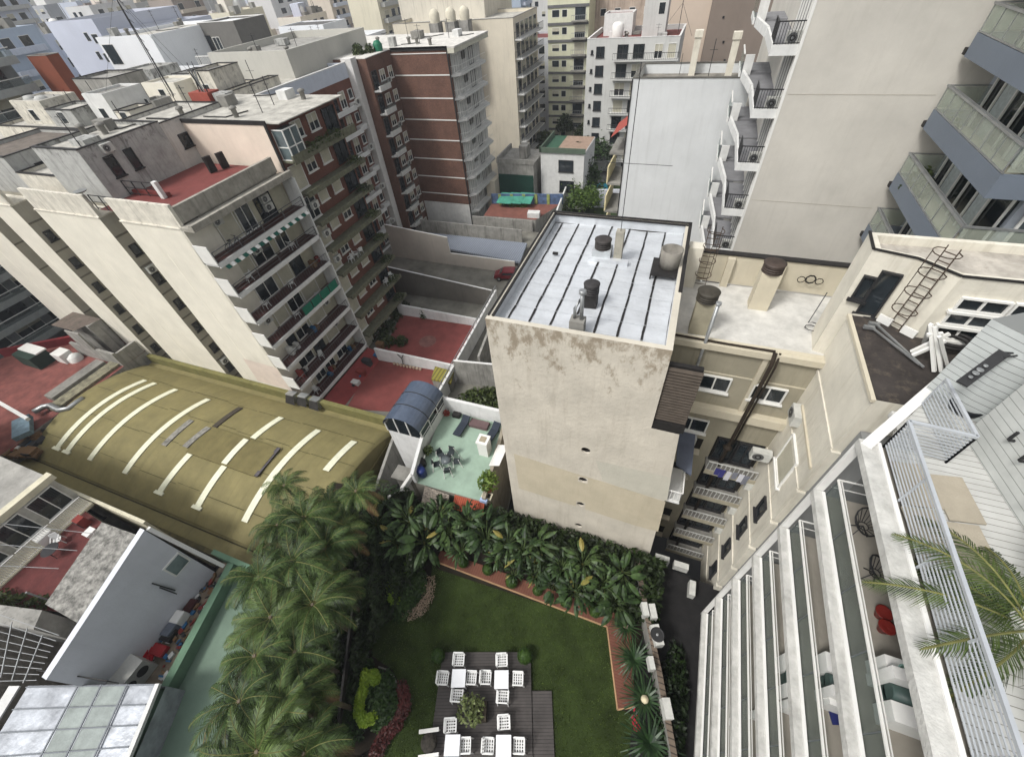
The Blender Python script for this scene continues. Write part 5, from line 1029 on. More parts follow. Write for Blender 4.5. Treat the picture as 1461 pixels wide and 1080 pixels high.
# =====================================================================  GARDEN
SOIL=mat('soil',(34,28,20),nz=.4,ns=2,rough=.95)
m=MB(); m.prism([(-23.2,2.7),(-20.4,2.7),(-20.4,9.9),(-13.4,10.9),(-6.2,11.45),(2.9,11.45),(6.7,9.6),(7.9,9.0),(7.9,-14),(-19.5,-14)],-8,0); struct('garden_soil',m,SOIL)
GRA=mat('lawn_grass',(50,62,30),nz=.45,ns=.55,rough=.95,bump=.8,fine=40,spec=.1)
lp=[G(u,v,0) for u,v in((617,800),(625,812),(868,893),(885,1012),(905,1020),(912,1080))]+[Vector((4.5,-5,0)),Vector((-9,-7,0))]+[G(u,v,0) for u,v in((530,1080),(566,1020),(575,985),(560,955),(530,935),(535,895),(565,882),(600,868),(614,835))]
m=MB(); m.f([(p.x,p.y,.02) for p in lp]); struct('lawn',m,GRA)
# grass blades: short tufts scattered over the lawn
def inside(x,y,P):
    c=False; n=len(P)
    for i in range(n):
        a,b_=P[i],P[(i+1)%n]
        if (a.y>y)!=(b_.y>y) and x<(b_.x-a.x)*(y-a.y)/(b_.y-a.y)+a.x: c=not c
    return c
m=MB(); m.norecalc=1; k=0; rg=random.Random(3)
while k<15000:
    x=rg.uniform(-11,4.5); y=rg.uniform(-4,7.6)
    if not inside(x,y,lp): continue
    k+=1; a=rg.random()*6.28; h=.05+.05*rg.random(); dx,dy=.03*math.cos(a),.03*math.sin(a); m.f([(x-dx,y-dy,.02),(x+dx,y+dy,.02),(x+dx*.3+.04*rg.uniform(-1,1),y+dy*.3+.04*rg.uniform(-1,1),h)])
solo('grass',m,leafm('grass_blades',(46,60,26),(88,104,46),trans=.1),'short grass covering the dark green lawn','grass',kind='stuff')
# red-brown deck path
RD=band('red_deck',(104,67,53),(84,40,28),'X',6.5,.12,nz=.2); RD2=band('red_deck_b',(101,64,51),(84,40,28),'Y',7,.12,nz=.2)
a=[G(u,v,.12) for u,v in((629,785),(862,868),(900,884),(866,894),(622,801))]
m=MB(); m.prism([(p.x,p.y) for p in a],.0,.14,mt=0); b_=[G(u,v,.14) for u,v in((866,894),(900,884),(906,1008),(881,1012))]; 
m2=MB(); m2.prism([(p.x,p.y) for p in b_],.0,.143)
o=thing('deck_path','reddish timber deck path bending round the corner of the lawn','path',a[0]); part('deck_boards',m,RD,o); part('deck_boards',m2,RD2,o)
m=MB(); 
for p,q in((a[4],a[3]),(a[3],b_[3]),(b_[3],b_[2])): m.bar(Vector((p.x,p.y,.1)),Vector((q.x,q.y,.1)),.07,.12)
part('edge_board',m,mat('edge_timber',(160,128,96),nz=.2),o)
# grey main deck (turned 20 degrees)
GD=band('grey_deck',(72,68,66),(34,32,32),'Y',7.2,.12,nz=.3,rot=R(-20)); 
dk=thing('timber_deck','grey-brown timber deck with white tables and chairs on the lawn','deck',G(680,1000,0))
def q2(L,z): return [(G(u,v,z).x,G(u,v,z).y) for u,v in L]
m=MB(); m.prism(q2([(632,930),(757,930),(762,1190),(596,1190)],.2),0,.2); part('deck_boards',m,GD,dk)
m=MB(); m.prism(q2([(758,985),(787,985),(796,1190),(763,1190)],.1),0,.12); part('lower_step',m,GD,dk)
# chairs and tables
def garden_chair():
    o=thing('garden_chair','x','chair',(0,0,0)); wm=mat('chair_white',(214,214,212),nz=.03,rough=.45,bump=.02)
    m=MB()
    for x in(-.26,.26): m.box(x-.035,x+.035,-.27,.27,.40,.45)
    for k in range(5): y=-.24+.12*k; m.box(-.225,.225,y-.03,y+.03,.405,.44)
    for x in(-.11,0,.11): m.box(x-.02,x+.02,-.27,.27,.441,.452)
    part('seat',m,wm,o)
    m=MB(); m.bar((-.27,.29,.82),(.27,.29,.82),.06)
    for x in(-.27,-.13,0,.13,.27): m.bar((x,.26,.42),(x,.29,.82),.035)
    m.bar((-.27,.275,.62),(.27,.275,.62),.035); part('backrest',m,wm,o)
    for s in(-1,1):
        m=MB(); m.bar((s*.3,-.24,.64),(s*.3,.28,.66),.06,.035); part('armrest',m,wm,o)
        part('leg',MB().bar((s*.29,-.25,.64),(s*.29,-.25,0),.045),wm,o); part('leg',MB().bar((s*.27,.27,.45),(s*.28,.33,0),.045),wm,o)
    return o
ch0=garden_chair(); A0=R(20)
Q=lambda u,v,z: G(600+u/6,900+v/6,z)
CHP=[(330,250,0,'behind the far left table'),(197,405,90,'left of the far left table'),(437,403,-90,'right of the far left table'),(316,552,180,'in front of the far left table, near the bushy planter'),
(697,255,0,'behind the far right table'),(562,400,90,'left of the far right table'),(832,410,-90,'right of the far right table'),(705,563,180,'in front of the far right table'),
(260,812,0,'behind the near left table'),(715,785,0,'behind the near right table'),(386,980,-90,'right of the near left table'),(583,982,90,'left of the near right table'),(842,982,-90,'right of the near right table')]
for i,(u,v,a,l) in enumerate(CHP):
    o=ch0 if i==0 else copy_tree(ch0); p=Q(u,v,.62); o.location=(p.x,p.y,.2); o.rotation_euler=(0,0,A0+R(a)+R(rnd.uniform(-4,4))); o['label']='white slatted garden chair '+l; o['group']='white slatted chairs on the timber deck'
def garden_table(u,v,l):
    p=Q(u,v,.95); o=thing('garden_table','white square garden table, '+l,'table',(0,0,0),'white square tables on the timber deck'); wm=mat('table_white',(222,223,226),nz=.02,rough=.4,bump=.01)
    part('table_top',MB().box(-.37,.37,-.40,.40,.71,.74),wm,o)
    for x in(-.33,.33):
        for y in(-.36,.36): part('leg',MB().bar((x,y,.71),(x,y,0),.05),wm,o)
    o.location=(p.x,p.y,.2); o.rotation_euler=(0,0,A0)
for a in((325,402,'far left one beside the bushy planter'),(692,413,'far right one of the deck'),(270,976,'near left one by the frame chair'),(710,980,'near right one of the deck')): garden_table(*a)
p=Q(88,960,.2); o=thing('frame_chair','white-framed low chair with a round dark cushion at the left edge of the deck','chair',(0,0,0))
m=MB(); m.box(-.5,.5,.38,.55,.45,.55); m.box(-.5,.5,-.55,-.4,.4,.5); part('frame',m,WHITE,o); m=MB(); m.lathe((0,0,.3),[(.36,0),(.42,.12),(.36,.24),(.2,.3),(.02,.31)],22); part('cushion',m,mat('dark_pattern',(56,52,46),nz=.7,ns=7),o)
for s in(-1,1): part('leg',MB().bar((s*.44,-.48,.42),(s*.44,-.48,0),.05),WHITE,o); part('leg',MB().bar((s*.44,.46,.48),(s*.44,.46,0),.05),WHITE,o)
o.location=(p.x,p.y,.2); o.rotation_euler=(0,0,A0+.1)
# planter box with feathery plant
p=Q(500,690,.4); m=MB(); m.prism([(p.x+a*.42*math.cos(A0)-b_*.42*math.sin(A0),p.y+a*.42*math.sin(A0)+b_*.42*math.cos(A0)) for a,b_ in((-1,-1),(1,-1),(1,1),(-1,1))],.2,.75); solo('planter_box',m,mat('dark_timber',(52,46,36),nz=.3),'square dark timber planter in the middle of the deck','planter')
FEA=leafm('feathery_leaf',(74,88,50),(126,136,86)); bush('feathery_plant',(p.x-.35,p.y-.05,.75),.75,.8,300,'feathery pale olive plant spilling from the square planter on the deck',leaf=.13,mt=FEA)
# topiary balls
TOP=leafm('box_leaf',(34,54,20),(70,96,38)); 
def ball(u,v,r,l,z=.1):
    p=G(u,v,r+z); rr=random.Random(int(u)); m=MB(); m.norecalc=1
    m.lathe(Vector((p.x,p.y,z)),[(.02,.02),(r*.75,r*.3),(r*.93,r*.9),(r*.8,r*1.5),(r*.3,r*1.85)],14)
    for i in range(500):
        d=Vector((rr.gauss(0,1),rr.gauss(0,1),rr.gauss(0,1))).normalized(); c=Vector((p.x,p.y,z+r))+d*r*(.92+.12*rr.random()); a=d.cross(Vector((rr.gauss(0,1),rr.gauss(0,1),rr.gauss(0,1)))).normalized()*.06; b_=(d*.6+a.cross(d)*8).normalized()*.05; m.f([c-a,c+b_*.5,c+a,c+d*.04-b_])
    solo('box_ball',m,TOP,'round clipped box ball '+l,'shrub',None)
for a in((661,802,.33,'first on the red deck path, at its left end'),(696,812,.35,'second along the red deck path'),(767,842,.3,'half hidden by leaves midway along the red deck path'),(849,872,.33,'near the bend of the red deck path'),(806,858,.3,'between the midway and bend balls of the red deck path'),(625,935,.38,'at the far left corner of the timber deck'),(749,935,.42,'at the far right corner of the timber deck'),(730,829,.4,'under the big-leaved plant by the red deck path')): ball(*a)
# ---------- palms
def frond(m,base,dirv,L,droop,nl,lw,ll,rr,up=.5,mi=0,fold=.35):
    """arched rachis with two rows of leaflets"""
    d=Vector((dirv.x,dirv.y,0)).normalized(); side=Vector((-d.y,d.x,0)); pts=[]
    for i in range(nl+1):
        t=i/nl; pts.append(base+d*(L*(t-.12*t*t*droop))+Vector((0,0,L*(up*t-(up*.55+.42*droop)*t*t))))
    m.tube(pts[::3]+[pts[-1]],[.03]+[.022]*(len(pts[::3])-1)+[.008],4,m=1,cap=False)
    for i in range(2,nl+1):
        t=i/nl; p=pts[i]; tg=(pts[i]-pts[i-1]).normalized(); w=ll*(math.sin(PI*min(1,.12+.88*t))**.55+.12)*(.85+.3*rr.random())
        for s in(-1,1):
            dr=(side*s*(.85)+tg*(.55+.4*t)+Vector((0,0,.25-fold*rr.random()-.25))).normalized(); q=p+dr*w; mid=p+dr*w*.5+Vector((0,0,.06*w)); q=q-Vector((0,0,w*.35*droop*(.6+.5*rr.random()))); wv=tg*lw
            m.f([p-wv*.5,p+wv*.5,mid+wv*.6,mid-wv*.6],mi); m.f([mid-wv*.6,mid+wv*.6,q],mi)
def palm_crown(seed,n=17,L=2.9,mtname='palm'):
    rr=random.Random(seed); m=MB(); m.norecalc=1
    for k in range(n):
        a=k*2.39996+rr.random()*.4; lay=k/n; up=.95-.95*lay+.1*rr.random(); frond(m,Vector((.06*math.cos(a),.06*math.sin(a),0)),Vector((math.cos(a),math.sin(a),0)),L*(.6+.45*rr.random())*(.8 if lay<.2 else 1),.5+.9*lay*rr.uniform(.7,1.2),44,.036,.62*rr.uniform(.8,1.15),rr,up,mi=2 if (lay>.8 and rr.random()<.5) else 0)
    return m.mesh('crown',[PALM,STEM,leafm('dead_frond',(84,64,40),(128,104,68),trans=.1)])
PALM=leafm('palm_leaf',(24,38,18),(88,110,56),rough=.5,trans=.22); STEM=mat('palm_stem',(104,104,60),nz=.3,ns=4)
PC=[palm_crown(11,22,3.1),palm_crown(23,18,3.0),palm_crown(37,24,3.4),palm_crown(41,19,2.9),palm_crown(53,20,3.3)]
TRK=mat('palm_trunk',(100,90,74),nz=.35,ns=5,bump=.8)
def palm(x,y,h,label,k,sc,rz,lean=(0,0)):
    o=thing('palm_tree',label,'palm',(x,y,0),'feathery palms massed beside the olive roof')
    t=MB(); t.tube([(x,y,0),(x+lean[0]*.5,y+lean[1]*.5,h*.5),(x+lean[0],y+lean[1],h+.1)],[.13,.10,.07],8); part('trunk',t,TRK,o)
    c=link('crown',PC[k%5],o,(lean[0],lean[1],h),rz,(sc,sc,sc*(.85+.4*rnd.random()))); c.rotation_euler=(R(rnd.uniform(-16,16)),R(rnd.uniform(-16,16)),rz); return o
PP=[(507,700,5.6,.62,'highest in the clump, against the olive roof end'),(395,748,6.6,.62,'nearest the seventh skylight strip'),(432,738,6.2,.72,'second from the olive roof edge'),(368,822,6.8,.72,'reaching over the far corner of the green yard'),(415,800,6.6,.78,'in the middle of the upper clump'),(462,782,5.6,.78,'right of the upper clump, toward the banana plants'),
(385,880,7.0,.74,'with fronds over the pale green yard floor'),(445,862,6.4,.78,'in the heart of the palm mass'),(362,935,7.0,.70,'left one halfway down the green yard'),(420,930,6.6,.68,'dark one beside the garden hedge halfway down'),(340,1000,7.2,.68,'leftmost near the bottom of the green yard'),(398,1008,6.9,.74,'big feathery one near the bottom'),(365,1072,7.2,.72,'lowest left one cut by the frame'),(440,990,5.8,.6,'short dark one by the hedge near the bottom'),(432,1075,6.6,.66,'lowest right one cut by the frame'),(480,760,5.0,.65,'shaded one under the banana plants'),(482,845,4.6,.6,'low one near the flower bed'),(405,692,5.0,.5,'small pale one against the olive roof'),(322,1062,6.6,.5,'small one over the bottom of the green floor'),(395,960,5.8,.6,'lower one between two big crowns'),(470,720,5.4,.6,'pale one left of the highest crown')]
for i,(u,v,h,sc,l) in enumerate(PP):
    sc*=1.08
    p=G(u,v,h); palm(p.x,p.y,h-.1,'feathery palm tree, '+l,i,sc,i*1.7,(.0,.0))
# understorey: dense dark shrubs below the palms
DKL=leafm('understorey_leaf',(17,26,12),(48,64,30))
m=MB(); m.norecalc=1; rr=random.Random(5)
reg=[Vector(p) for p in((-14.6,-7.5,0),(-17.6,2.6,0),(-19.3,8.5,0),(-14,10.4,0),(-9,10.6,0),(-10.4,7.2,0),(-10.8,4.5,0),(-11.2,1.5,0),(-10.6,-2,0),(-10.5,-7.5,0))]; k=0
while k<30000:
    x=rr.uniform(-21.5,-8.5); y=rr.uniform(-7.5,10.6)
    if not inside(x,y,reg): continue
    k+=1; e=1.3+.8*math.sin(x*1.9)*math.cos(y*1.5)+.5*math.sin(x*5+y*3); z=rr.random()**.5*max(.3,e)+.1
    a=Vector((rr.gauss(0,1),rr.gauss(0,1),rr.gauss(0,.5))).normalized()*(.10+.14*rr.random()); b_=a.cross(Vector((rr.gauss(0,.5),rr.gauss(0,.5),1))).normalized()*.07; c=Vector((x,y,z)); m.f([c-a,c+b_,c+a,c-b_])
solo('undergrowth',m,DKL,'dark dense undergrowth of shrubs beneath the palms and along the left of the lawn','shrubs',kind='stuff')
# garden fence line in the shrubs
m=MB(); a=G(478,1080,1.4); b_=G(500,900,1.6); c=G(512,815,1.6)
m.bar(a,b_,.12,.4); m.bar(b_,c,.12,.4); solo('garden_fence',m,DARK,'dark fence rail running through the shrubs between palms and flower beds','fence')
# ---------- banana-like plants (broad paddles)
BAN=leafm('banana_leaf',(20,34,17),(66,88,46),rough=.5,trans=.15)
def paddle(m,base,a,L,w,up,droop,rr):
    d=Vector((math.cos(a),math.sin(a),0)); s=Vector((-d.y,d.x,0)); n=7; P=[]
    stem=base+d*L*.35+Vector((0,0,L*up*.9)); m.tube([base,base+(stem-base)*.5+Vector((0,0,.12*L)),stem],[.035,.025,.018],4,m=1,cap=False)
    for i in range(n+1):
        t=i/n; c=stem+d*(L*(.75*t))+Vector((0,0,L*(.35*up*t-droop*.75*t*t))); wd=w*math.sin(PI*min(.98,max(.04,t*.96+.03)))**.6*(1 if t<.75 else 1-(t-.75)*1.4); P.append((c-s*wd+Vector((0,0,-wd*.35)),c+Vector((0,0,wd*.15)),c+s*wd+Vector((0,0,-wd*.35))))
    mi=2 if rr.random()<.04 else 0; q=rr.random()<.4
    for i,(A,B) in enumerate(zip(P,P[1:])):
        if not(q and i in(3,5)): m.f([A[0],A[1],B[1],B[0]],mi)
        m.f([A[1],A[2],B[2],B[1]],mi)
def banana_mesh(seed,n,L,w):
    rr=random.Random(seed); m=MB(); m.norecalc=1
    for k in range(n):
        a=k*2.4+rr.random()*.5; lay=k/n; paddle(m,Vector((.1*math.cos(a),.1*math.sin(a),.2)),a,L*(.8+.35*rr.random()),w*(.8+.4*rr.random()),1.15-.8*lay,.25+.7*lay,rr)
    me=m.mesh('leaves',[BAN,mat('green_stem',(74,90,48),nz=.2),leafm('yellowed_leaf',(110,104,48),(150,140,76),trans=.2)])
    for f in me.polygons: f.use_smooth=True
    return me
BM=[banana_mesh(1,22,1.25,.16),banana_mesh(2,26,1.05,.13),banana_mesh(3,18,1.5,.2),banana_mesh(4,30,.9,.11)]
def banana(u,v,h,sc,label,k,z0=0,cat='plant',grp='broad-leaved plants massed along the far garden edge'):
    p=G(u,v,h); o=thing('banana_plant',label,cat,(p.x,p.y,z0),grp); part('stem',MB().tube([(p.x,p.y,z0),(p.x,p.y,h-.9*sc)],[.12,.07],7),STEM,o); c=link('leaves',BM[k%4],o,(0,0,h-z0-1.2*sc),k*1.3,(sc*rnd.uniform(.8,1.15),)*3); c.rotation_euler=(R(rnd.uniform(-22,22)),R(rnd.uniform(-22,22)),k*1.3)
BB=[(548,712,3.6,.85,'beside the end of the olive roof'),(578,735,3.8,.95,'below the white bent duct'),(600,765,3.2,.95,'above the left flower bed'),(618,728,3.6,.95,'under the stone-patterned awning'),(640,755,3.2,1,'in the middle under the green terrace'),(668,735,3.3,.9,'under the red tiled awning'),(690,762,3.0,.95,'by the corner of the green terrace'),(655,790,2.0,.8,'at the start of the red deck path'),
(718,768,3.0,.95,'at the left foot of the cream tower'),(745,790,2.8,.9,'first along the cream tower wall'),(772,790,2.8,.95,'second along the cream tower wall'),(800,812,2.6,.95,'third along the cream tower wall'),(832,805,2.8,.9,'fourth along the cream tower wall'),(862,830,2.4,.9,'near the right foot of the cream tower'),(890,815,2.6,.8,'at the right foot of the cream tower'),(760,825,1.8,.75,'low one over the middle box ball'),(820,845,1.8,.75,'low one hanging over the red deck path'),(730,826,1.5,.55,'small one with broad leaves beside the second box ball'),(875,865,1.8,.7,'by the bend of the red deck path'),(560,770,2.6,.85,'shaded one beside the palms'),(530,740,3.2,.8,'dark one between palms and terrace'),(705,800,2.0,.75,'low one between the first and second box balls'),(790,835,1.6,.7,'low one left of the pale hanging leaves')]
for i,(u,v,h,sc,l) in enumerate(BB): banana(u,v-(8 if v>780 else 0),h*(.78 if u<700 and v<770 else .9),sc*1.05,'broad-leaved banana-like plant '+l,i)
# understorey below these
m=MB(); m.norecalc=1; rr=random.Random(8)
for k in range(9000):
    t=rr.random(); x=-10.3+14*t; yb=9.0-2.0*t if t<.7 else 7.7; y=rr.uniform(yb,11.3); z=rr.random()*1.5+.1
    a=Vector((rr.gauss(0,1),rr.gauss(0,1),rr.gauss(0,.5))).normalized()*(.12+.14*rr.random()); b_=a.cross(Vector((rr.gauss(0,.5),rr.gauss(0,.5),1))).normalized()*.08; c=Vector((x,y,z)); m.f([c-a,c+b_,c+a,c-b_])
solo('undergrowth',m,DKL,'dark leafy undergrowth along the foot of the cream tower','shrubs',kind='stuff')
# ---------- cycads along the right edge
CYC=leafm('cycad_leaf',(20,38,20),(54,78,42),rough=.4,trans=.1)
def cycad_mesh(seed):
    rr=random.Random(seed); m=MB(); m.norecalc=1
    for k in range(44):
        a=k*2.4; d=Vector((math.cos(a),math.sin(a),0)); s=Vector((-d.y,d.x,0)); up=1.0-.9*k/44; L=.95+.25*rr.random(); P=[]
        for i in range(5):
            t=i/4; c=d*L*t+Vector((0,0,.45+L*(up*t-.75*t*t*(.6+.4*k/44)))); w=.055*(1-t*.8); P.append((c-s*w,c+s*w))
        for A,B in zip(P,P[1:]): m.f([A[0],A[1],B[1],B[0]])
    return m.mesh('crown',[CYC])
CYM=[cycad_mesh(1),cycad_mesh(2)]
for i,(u,v,sc,l) in enumerate(((893,893,.9,'farthest one, by the bend of the red deck path'),(905,940,1.1,'second one, beside the long arm of the red deck path'),(919,998,1.2,'third one, with a pale flower cone'),(927,1060,1.3,'nearest one, by the red cloth'))):
    p=G(u,v,.5); o=thing('spiky_palm','dark spiky rosette plant, '+l,'plant',(p.x,p.y,0),'spiky rosette plants along the right garden edge'); part('trunk',MB().tube([(p.x,p.y,0),(p.x,p.y,.5)],.16,10),TRK,o); link('crown',CYM[i%2],o,(0,0,0),i,(sc,)*3)
    if i==2: part('flower_cone',MB().lathe((p.x,p.y,.55),[(.05,0),(.2,.12),(.17,.28),(.02,.36)],14),mat('cone_pale',(190,180,150),nz=.3),o)
m=MB(); a=G(905,1020,.1); b_=G(910,1043,.1); m.bar(a,b_,.35,.16); m.tube([a+Vector((-.05,.35,.05)),a],.05,6); solo('red_cloth_roll',m,mat('garden_red',(150,24,44),rough=.6),'bright red rolled item at the end of the red deck path','cushion')
# garden boundary on the right with AC units and a narrow side court
m=MB(); P=[G(u,v,1.4) for u,v in((906,800),(918,870),(937,960),(958,1080))]+[Vector((6.0,-6,1.4))]
for A,B in zip(P,P[1:]):
    n=Vector((B.y-A.y,-(B.x-A.x),0)).normalized()*-.28; m.prism([(A.x,A.y),(B.x,B.y),(B.x+n.x,B.y+n.y),(A.x+n.x,A.y+n.y)],0,1.4,0,mt=1)
solo('boundary_wall',m,[CONC,band('wall_top_brick',(104,92,80),(58,50,44),'Y',4,.2)],'low garden boundary wall with a brick-edged top beside the spiky plants','wall')
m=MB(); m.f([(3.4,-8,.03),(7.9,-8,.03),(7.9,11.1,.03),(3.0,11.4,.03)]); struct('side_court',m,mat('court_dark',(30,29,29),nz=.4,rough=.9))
def roofac(u,v,s,l,z=1.2,fan=False,rz=R(20)):
    p=G(u,v,z+.7); o=thing('condenser_unit',l,'air conditioner',(0,0,0)); part('casing',MB().box(-.22*s,.22*s,-.48*s,.48*s,0,.7),ACM[0].materials[0],o)
    if fan:
        m=MB(); m.lathe((0,0,.705),[(.36,0),(.36,.02),(.3,.02),(.3,0.005)],20); m.lathe((0,0,.70),[(.3,.0),(.02,.005)],20); m.lathe((0,0,.71),[(.07,0),(.02,.02)],10,1); part('fan_grille',m,[DMETAL,METAL],o)
    o.location=(p.x,p.y,z); o.rotation_euler=(0,0,rz)
roofac(932,871,.75,'small white condenser box in the dark side court, right of a twin'); roofac(921,868,.7,'slim white condenser box right beside the boundary wall'); roofac(938,905,1.0,'large square condenser with a round top fan in the dark side court',fan=True,rz=R(25)); roofac(953,1010,.85,'long grey condenser box lower in the dark side court'); roofac(930,945,.6,'small grey box against the boundary wall')
for k,(u,v) in enumerate(((945,733+60),(972,803),(924,838),(983,838))):
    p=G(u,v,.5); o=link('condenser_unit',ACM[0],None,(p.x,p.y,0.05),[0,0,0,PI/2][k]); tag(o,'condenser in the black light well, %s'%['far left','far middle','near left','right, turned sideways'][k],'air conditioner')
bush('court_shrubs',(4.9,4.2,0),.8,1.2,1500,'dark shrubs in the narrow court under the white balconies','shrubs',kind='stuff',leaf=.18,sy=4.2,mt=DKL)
# ---------- flower beds
LIME=leafm('lime_leaf',(92,122,24),(132,156,48),rough=.6); REDF=leafm('red_flower',(46,30,22),(94,46,42)); PINKF=leafm('pale_flower',(130,110,90),(190,170,150)); 
def patch(name,pts,r,n,mt,label,h=.35,leaf=.08):
    rr=random.Random(len(label)); m=MB(); m.norecalc=1; W_=[G(u,v,.2) for u,v in pts]
    for i in range(n):
        k=rr.randrange(max(1,len(W_)-1)); t=rr.random(); c=W_[k].lerp(W_[min(k+1,len(W_)-1)],t) if len(W_)>1 else W_[0]; a=rr.random()*6.28; q=r*rr.random()**.5; hh=h*(1-(q/r)**2*.6)*rr.random()**.4
        c=Vector((c.x+q*math.cos(a),c.y+q*math.sin(a),.05+hh+(.6 if name=='lime_groundcover' else 0))); A=Vector((rr.gauss(0,1),rr.gauss(0,1),rr.gauss(0,.4))).normalized()*leaf; B=A.cross(Vector((rr.gauss(0,.3),rr.gauss(0,.3),1))).normalized()*leaf*.6; m.f([c-A,c+B,c+A,c-B])
    return solo(name,m,mt,label,'flowers',kind='stuff')
patch('lime_groundcover',[(526,962),(524,985),(518,1000),(517,1018),(524,1030),(538,1025)],.28,1400,LIME,'lime green hook-shaped clump in the lower flower bed')
patch('lime_groundcover',[(537,965),(540,972)],.3,500,LIME,'small round lime green clump above the hook-shaped one')
patch('lime_groundcover',[(560,848),(568,860)],.35,500,LIME,'lime green clump in the middle of the upper flower bed')
patch('lime_groundcover',[(575,818),(587,812)],.4,450,leafm('lime_dull',(80,110,26),(120,145,44)),'duller lime clump at the top of the upper flower bed')
patch('lime_groundcover',[(550,830),(556,842)],.35,350,leafm('lime_dull',(80,110,26),(120,145,44)),'duller lime clump at the left of the upper flower bed')
patch('red_flowers',[(573,978),(578,1005),(567,1030),(548,1050),(535,1078)],.38,1300,REDF,'red leaved border curving along the lower flower bed',h=.5)
patch('pale_flowers',[(613,825),(612,845),(606,862),(595,872),(580,876)],.4,900,PINKF,'pale pink flowers bordering the upper flower bed',h=.4,leaf=.05)
patch('bed_shrubs',[(575,830),(585,850),(570,870),(590,820),(595,840)],.75,3200,leafm('bed_leaf',(26,44,18),(62,86,36)),'mid green shrubs filling the upper flower bed',h=.8,leaf=.1)
patch('bed_shrubs',[(545,975),(550,1000),(545,1020),(520,960),(510,990),(505,1040)],.75,4200,leafm('bed_leaf',(26,44,18),(62,86,36)),'mid green shrubs filling the lower flower bed',h=.8,leaf=.1)
m=MB(); q=[G(u,v,.1) for u,v in((540,951),(552,955),(562,965),(568,980),(570,997))]; m.tube(q,.045,6); solo('bed_edging',m,CONC,'thin curved stone edging of the lower flower bed','edging')
for i,(u,v) in enumerate(((503,852),(530,830),(480,1060),(465,960))):
    p=G(u,v,1.2); o=thing('spiky_palm','pale-green spiky plant in the dark shrubs, %s'%['left of the upper flower bed','above the upper flower bed','near the bottom fence','midway along the fence'][i],'plant',(p.x,p.y,0)); part('trunk',MB().tube([(p.x,p.y,0),(p.x,p.y,1.3)],.06,6),TRK,o); link('crown',CYM[i%2],o,(0,0,.9),i,(.75,)*3)
# ---------- palm on the terrace, close to the camera on the right
LP=leafm('terrace_palm_leaf',(34,50,22),(98,114,56),rough=.45,trans=.3)
p=Vector((8.1,3.55,0)); c=PX(1472,900,7.95); o=thing('terrace_palm','feathery palm rising on the roof terrace at the right edge','palm',(c.x,c.y,17.5)); part('trunk',MB().tube([(c.x,c.y,17.5),(c.x,c.y,c.z)],[.12,.08],8),TRK,o)
rr=random.Random(4); m=MB(); m.norecalc=1
for k in range(15):
    a=k*2.39996+.3; lay=k/15; frond(m,Vector((c.x,c.y,c.z)),Vector((math.cos(a),math.sin(a),0)),2.3+.5*rr.random(),.5+.6*lay,56,.026,.42,rr,.95-.8*lay,fold=.5)
part('crown',m,[LP,STEM],o)
m=MB(); m.lathe((c.x,c.y,17.53),[(.3,0),(.4,.5),(.36,.5),(.02,.42)],18); solo('terrace_planter',m,OWB,'white round planter at the foot of the terrace palm','planter')
# =====================================================================  LOWER LEFT COURTS
GWALL=mat('green_yard_wall',(96,124,102),nz=.15,ns=1,streak=.2,dark=(60,74,60)); GFL=mat('green_yard_floor',(104,124,108),nz=.12,ns=.6,rough=.6)
m=MB(); m.f([(x,y,.08) for x,y in [(-22.6,2.5),(-17,2.5),(-13,-6),(-13,-12),(-18,-12),(-20.2,-6.9)]]); struct('green_yard_floor',m,GFL)
m=MB(); P=[Vector((-22.45,2.5,0)),Vector((-20.0,-6.9,0)),Vector((-18.6,-12,0))]
for A,B in zip(P,P[1:]): m.prism([(A.x,A.y),(B.x,B.y),(B.x-.45,B.y-.1),(A.x-.45,A.y-.1)],0,.95,0,mt=0)
solo('green_low_wall',m,GWALL,'low green wall dividing the littered white court from the pale green yard','wall')
m=MB(); m.box(-24.4,-20.6,2.45,2.75,-4,1.1); solo('green_end_wall',m,GWALL,'short dark green end wall of the green yard under the palms','wall')
m=MB(); q=[(-24.0,2.4),(-22.8,2.4),(-20.0,-8.6),(-24.0,-8.6)]; m.prism(q,-8,.03,mt=0); struct('court_floor',m,mat('court_floor',(120,108,92),nz=.35,ns=1.4,rough=.9))
WL2=mat('white_blue_wall',(196,198,204),nz=.08,ns=.4,streak=.12,dark=(130,134,142),bump=.2)
m=MB()
a=[Vector((-24.0,1.7,-3)),Vector((-24.0,-5.2,-3)),Vector((-24.0,-5.2,4.7)),Vector((-24.0,1.7,6.7))]; m.f(a); b_=[v+Vector((-.35,0,0)) for v in a]; m.f(b_[::-1]); m.f([a[3],a[2],b_[2],b_[3]]); m.f([a[0],a[3],b_[3],b_[0]])
solo('tall_white_wall',m,WL2,'tall smooth bluish-white wall above the littered narrow court','wall')
m=MB(); m.bar((-24.1,1.85,6.5),(-22.8,2.1,1.2),.22); solo('white_end_beam',m,WHITE,'thick white sloping beam at the far end of the littered court','beam')
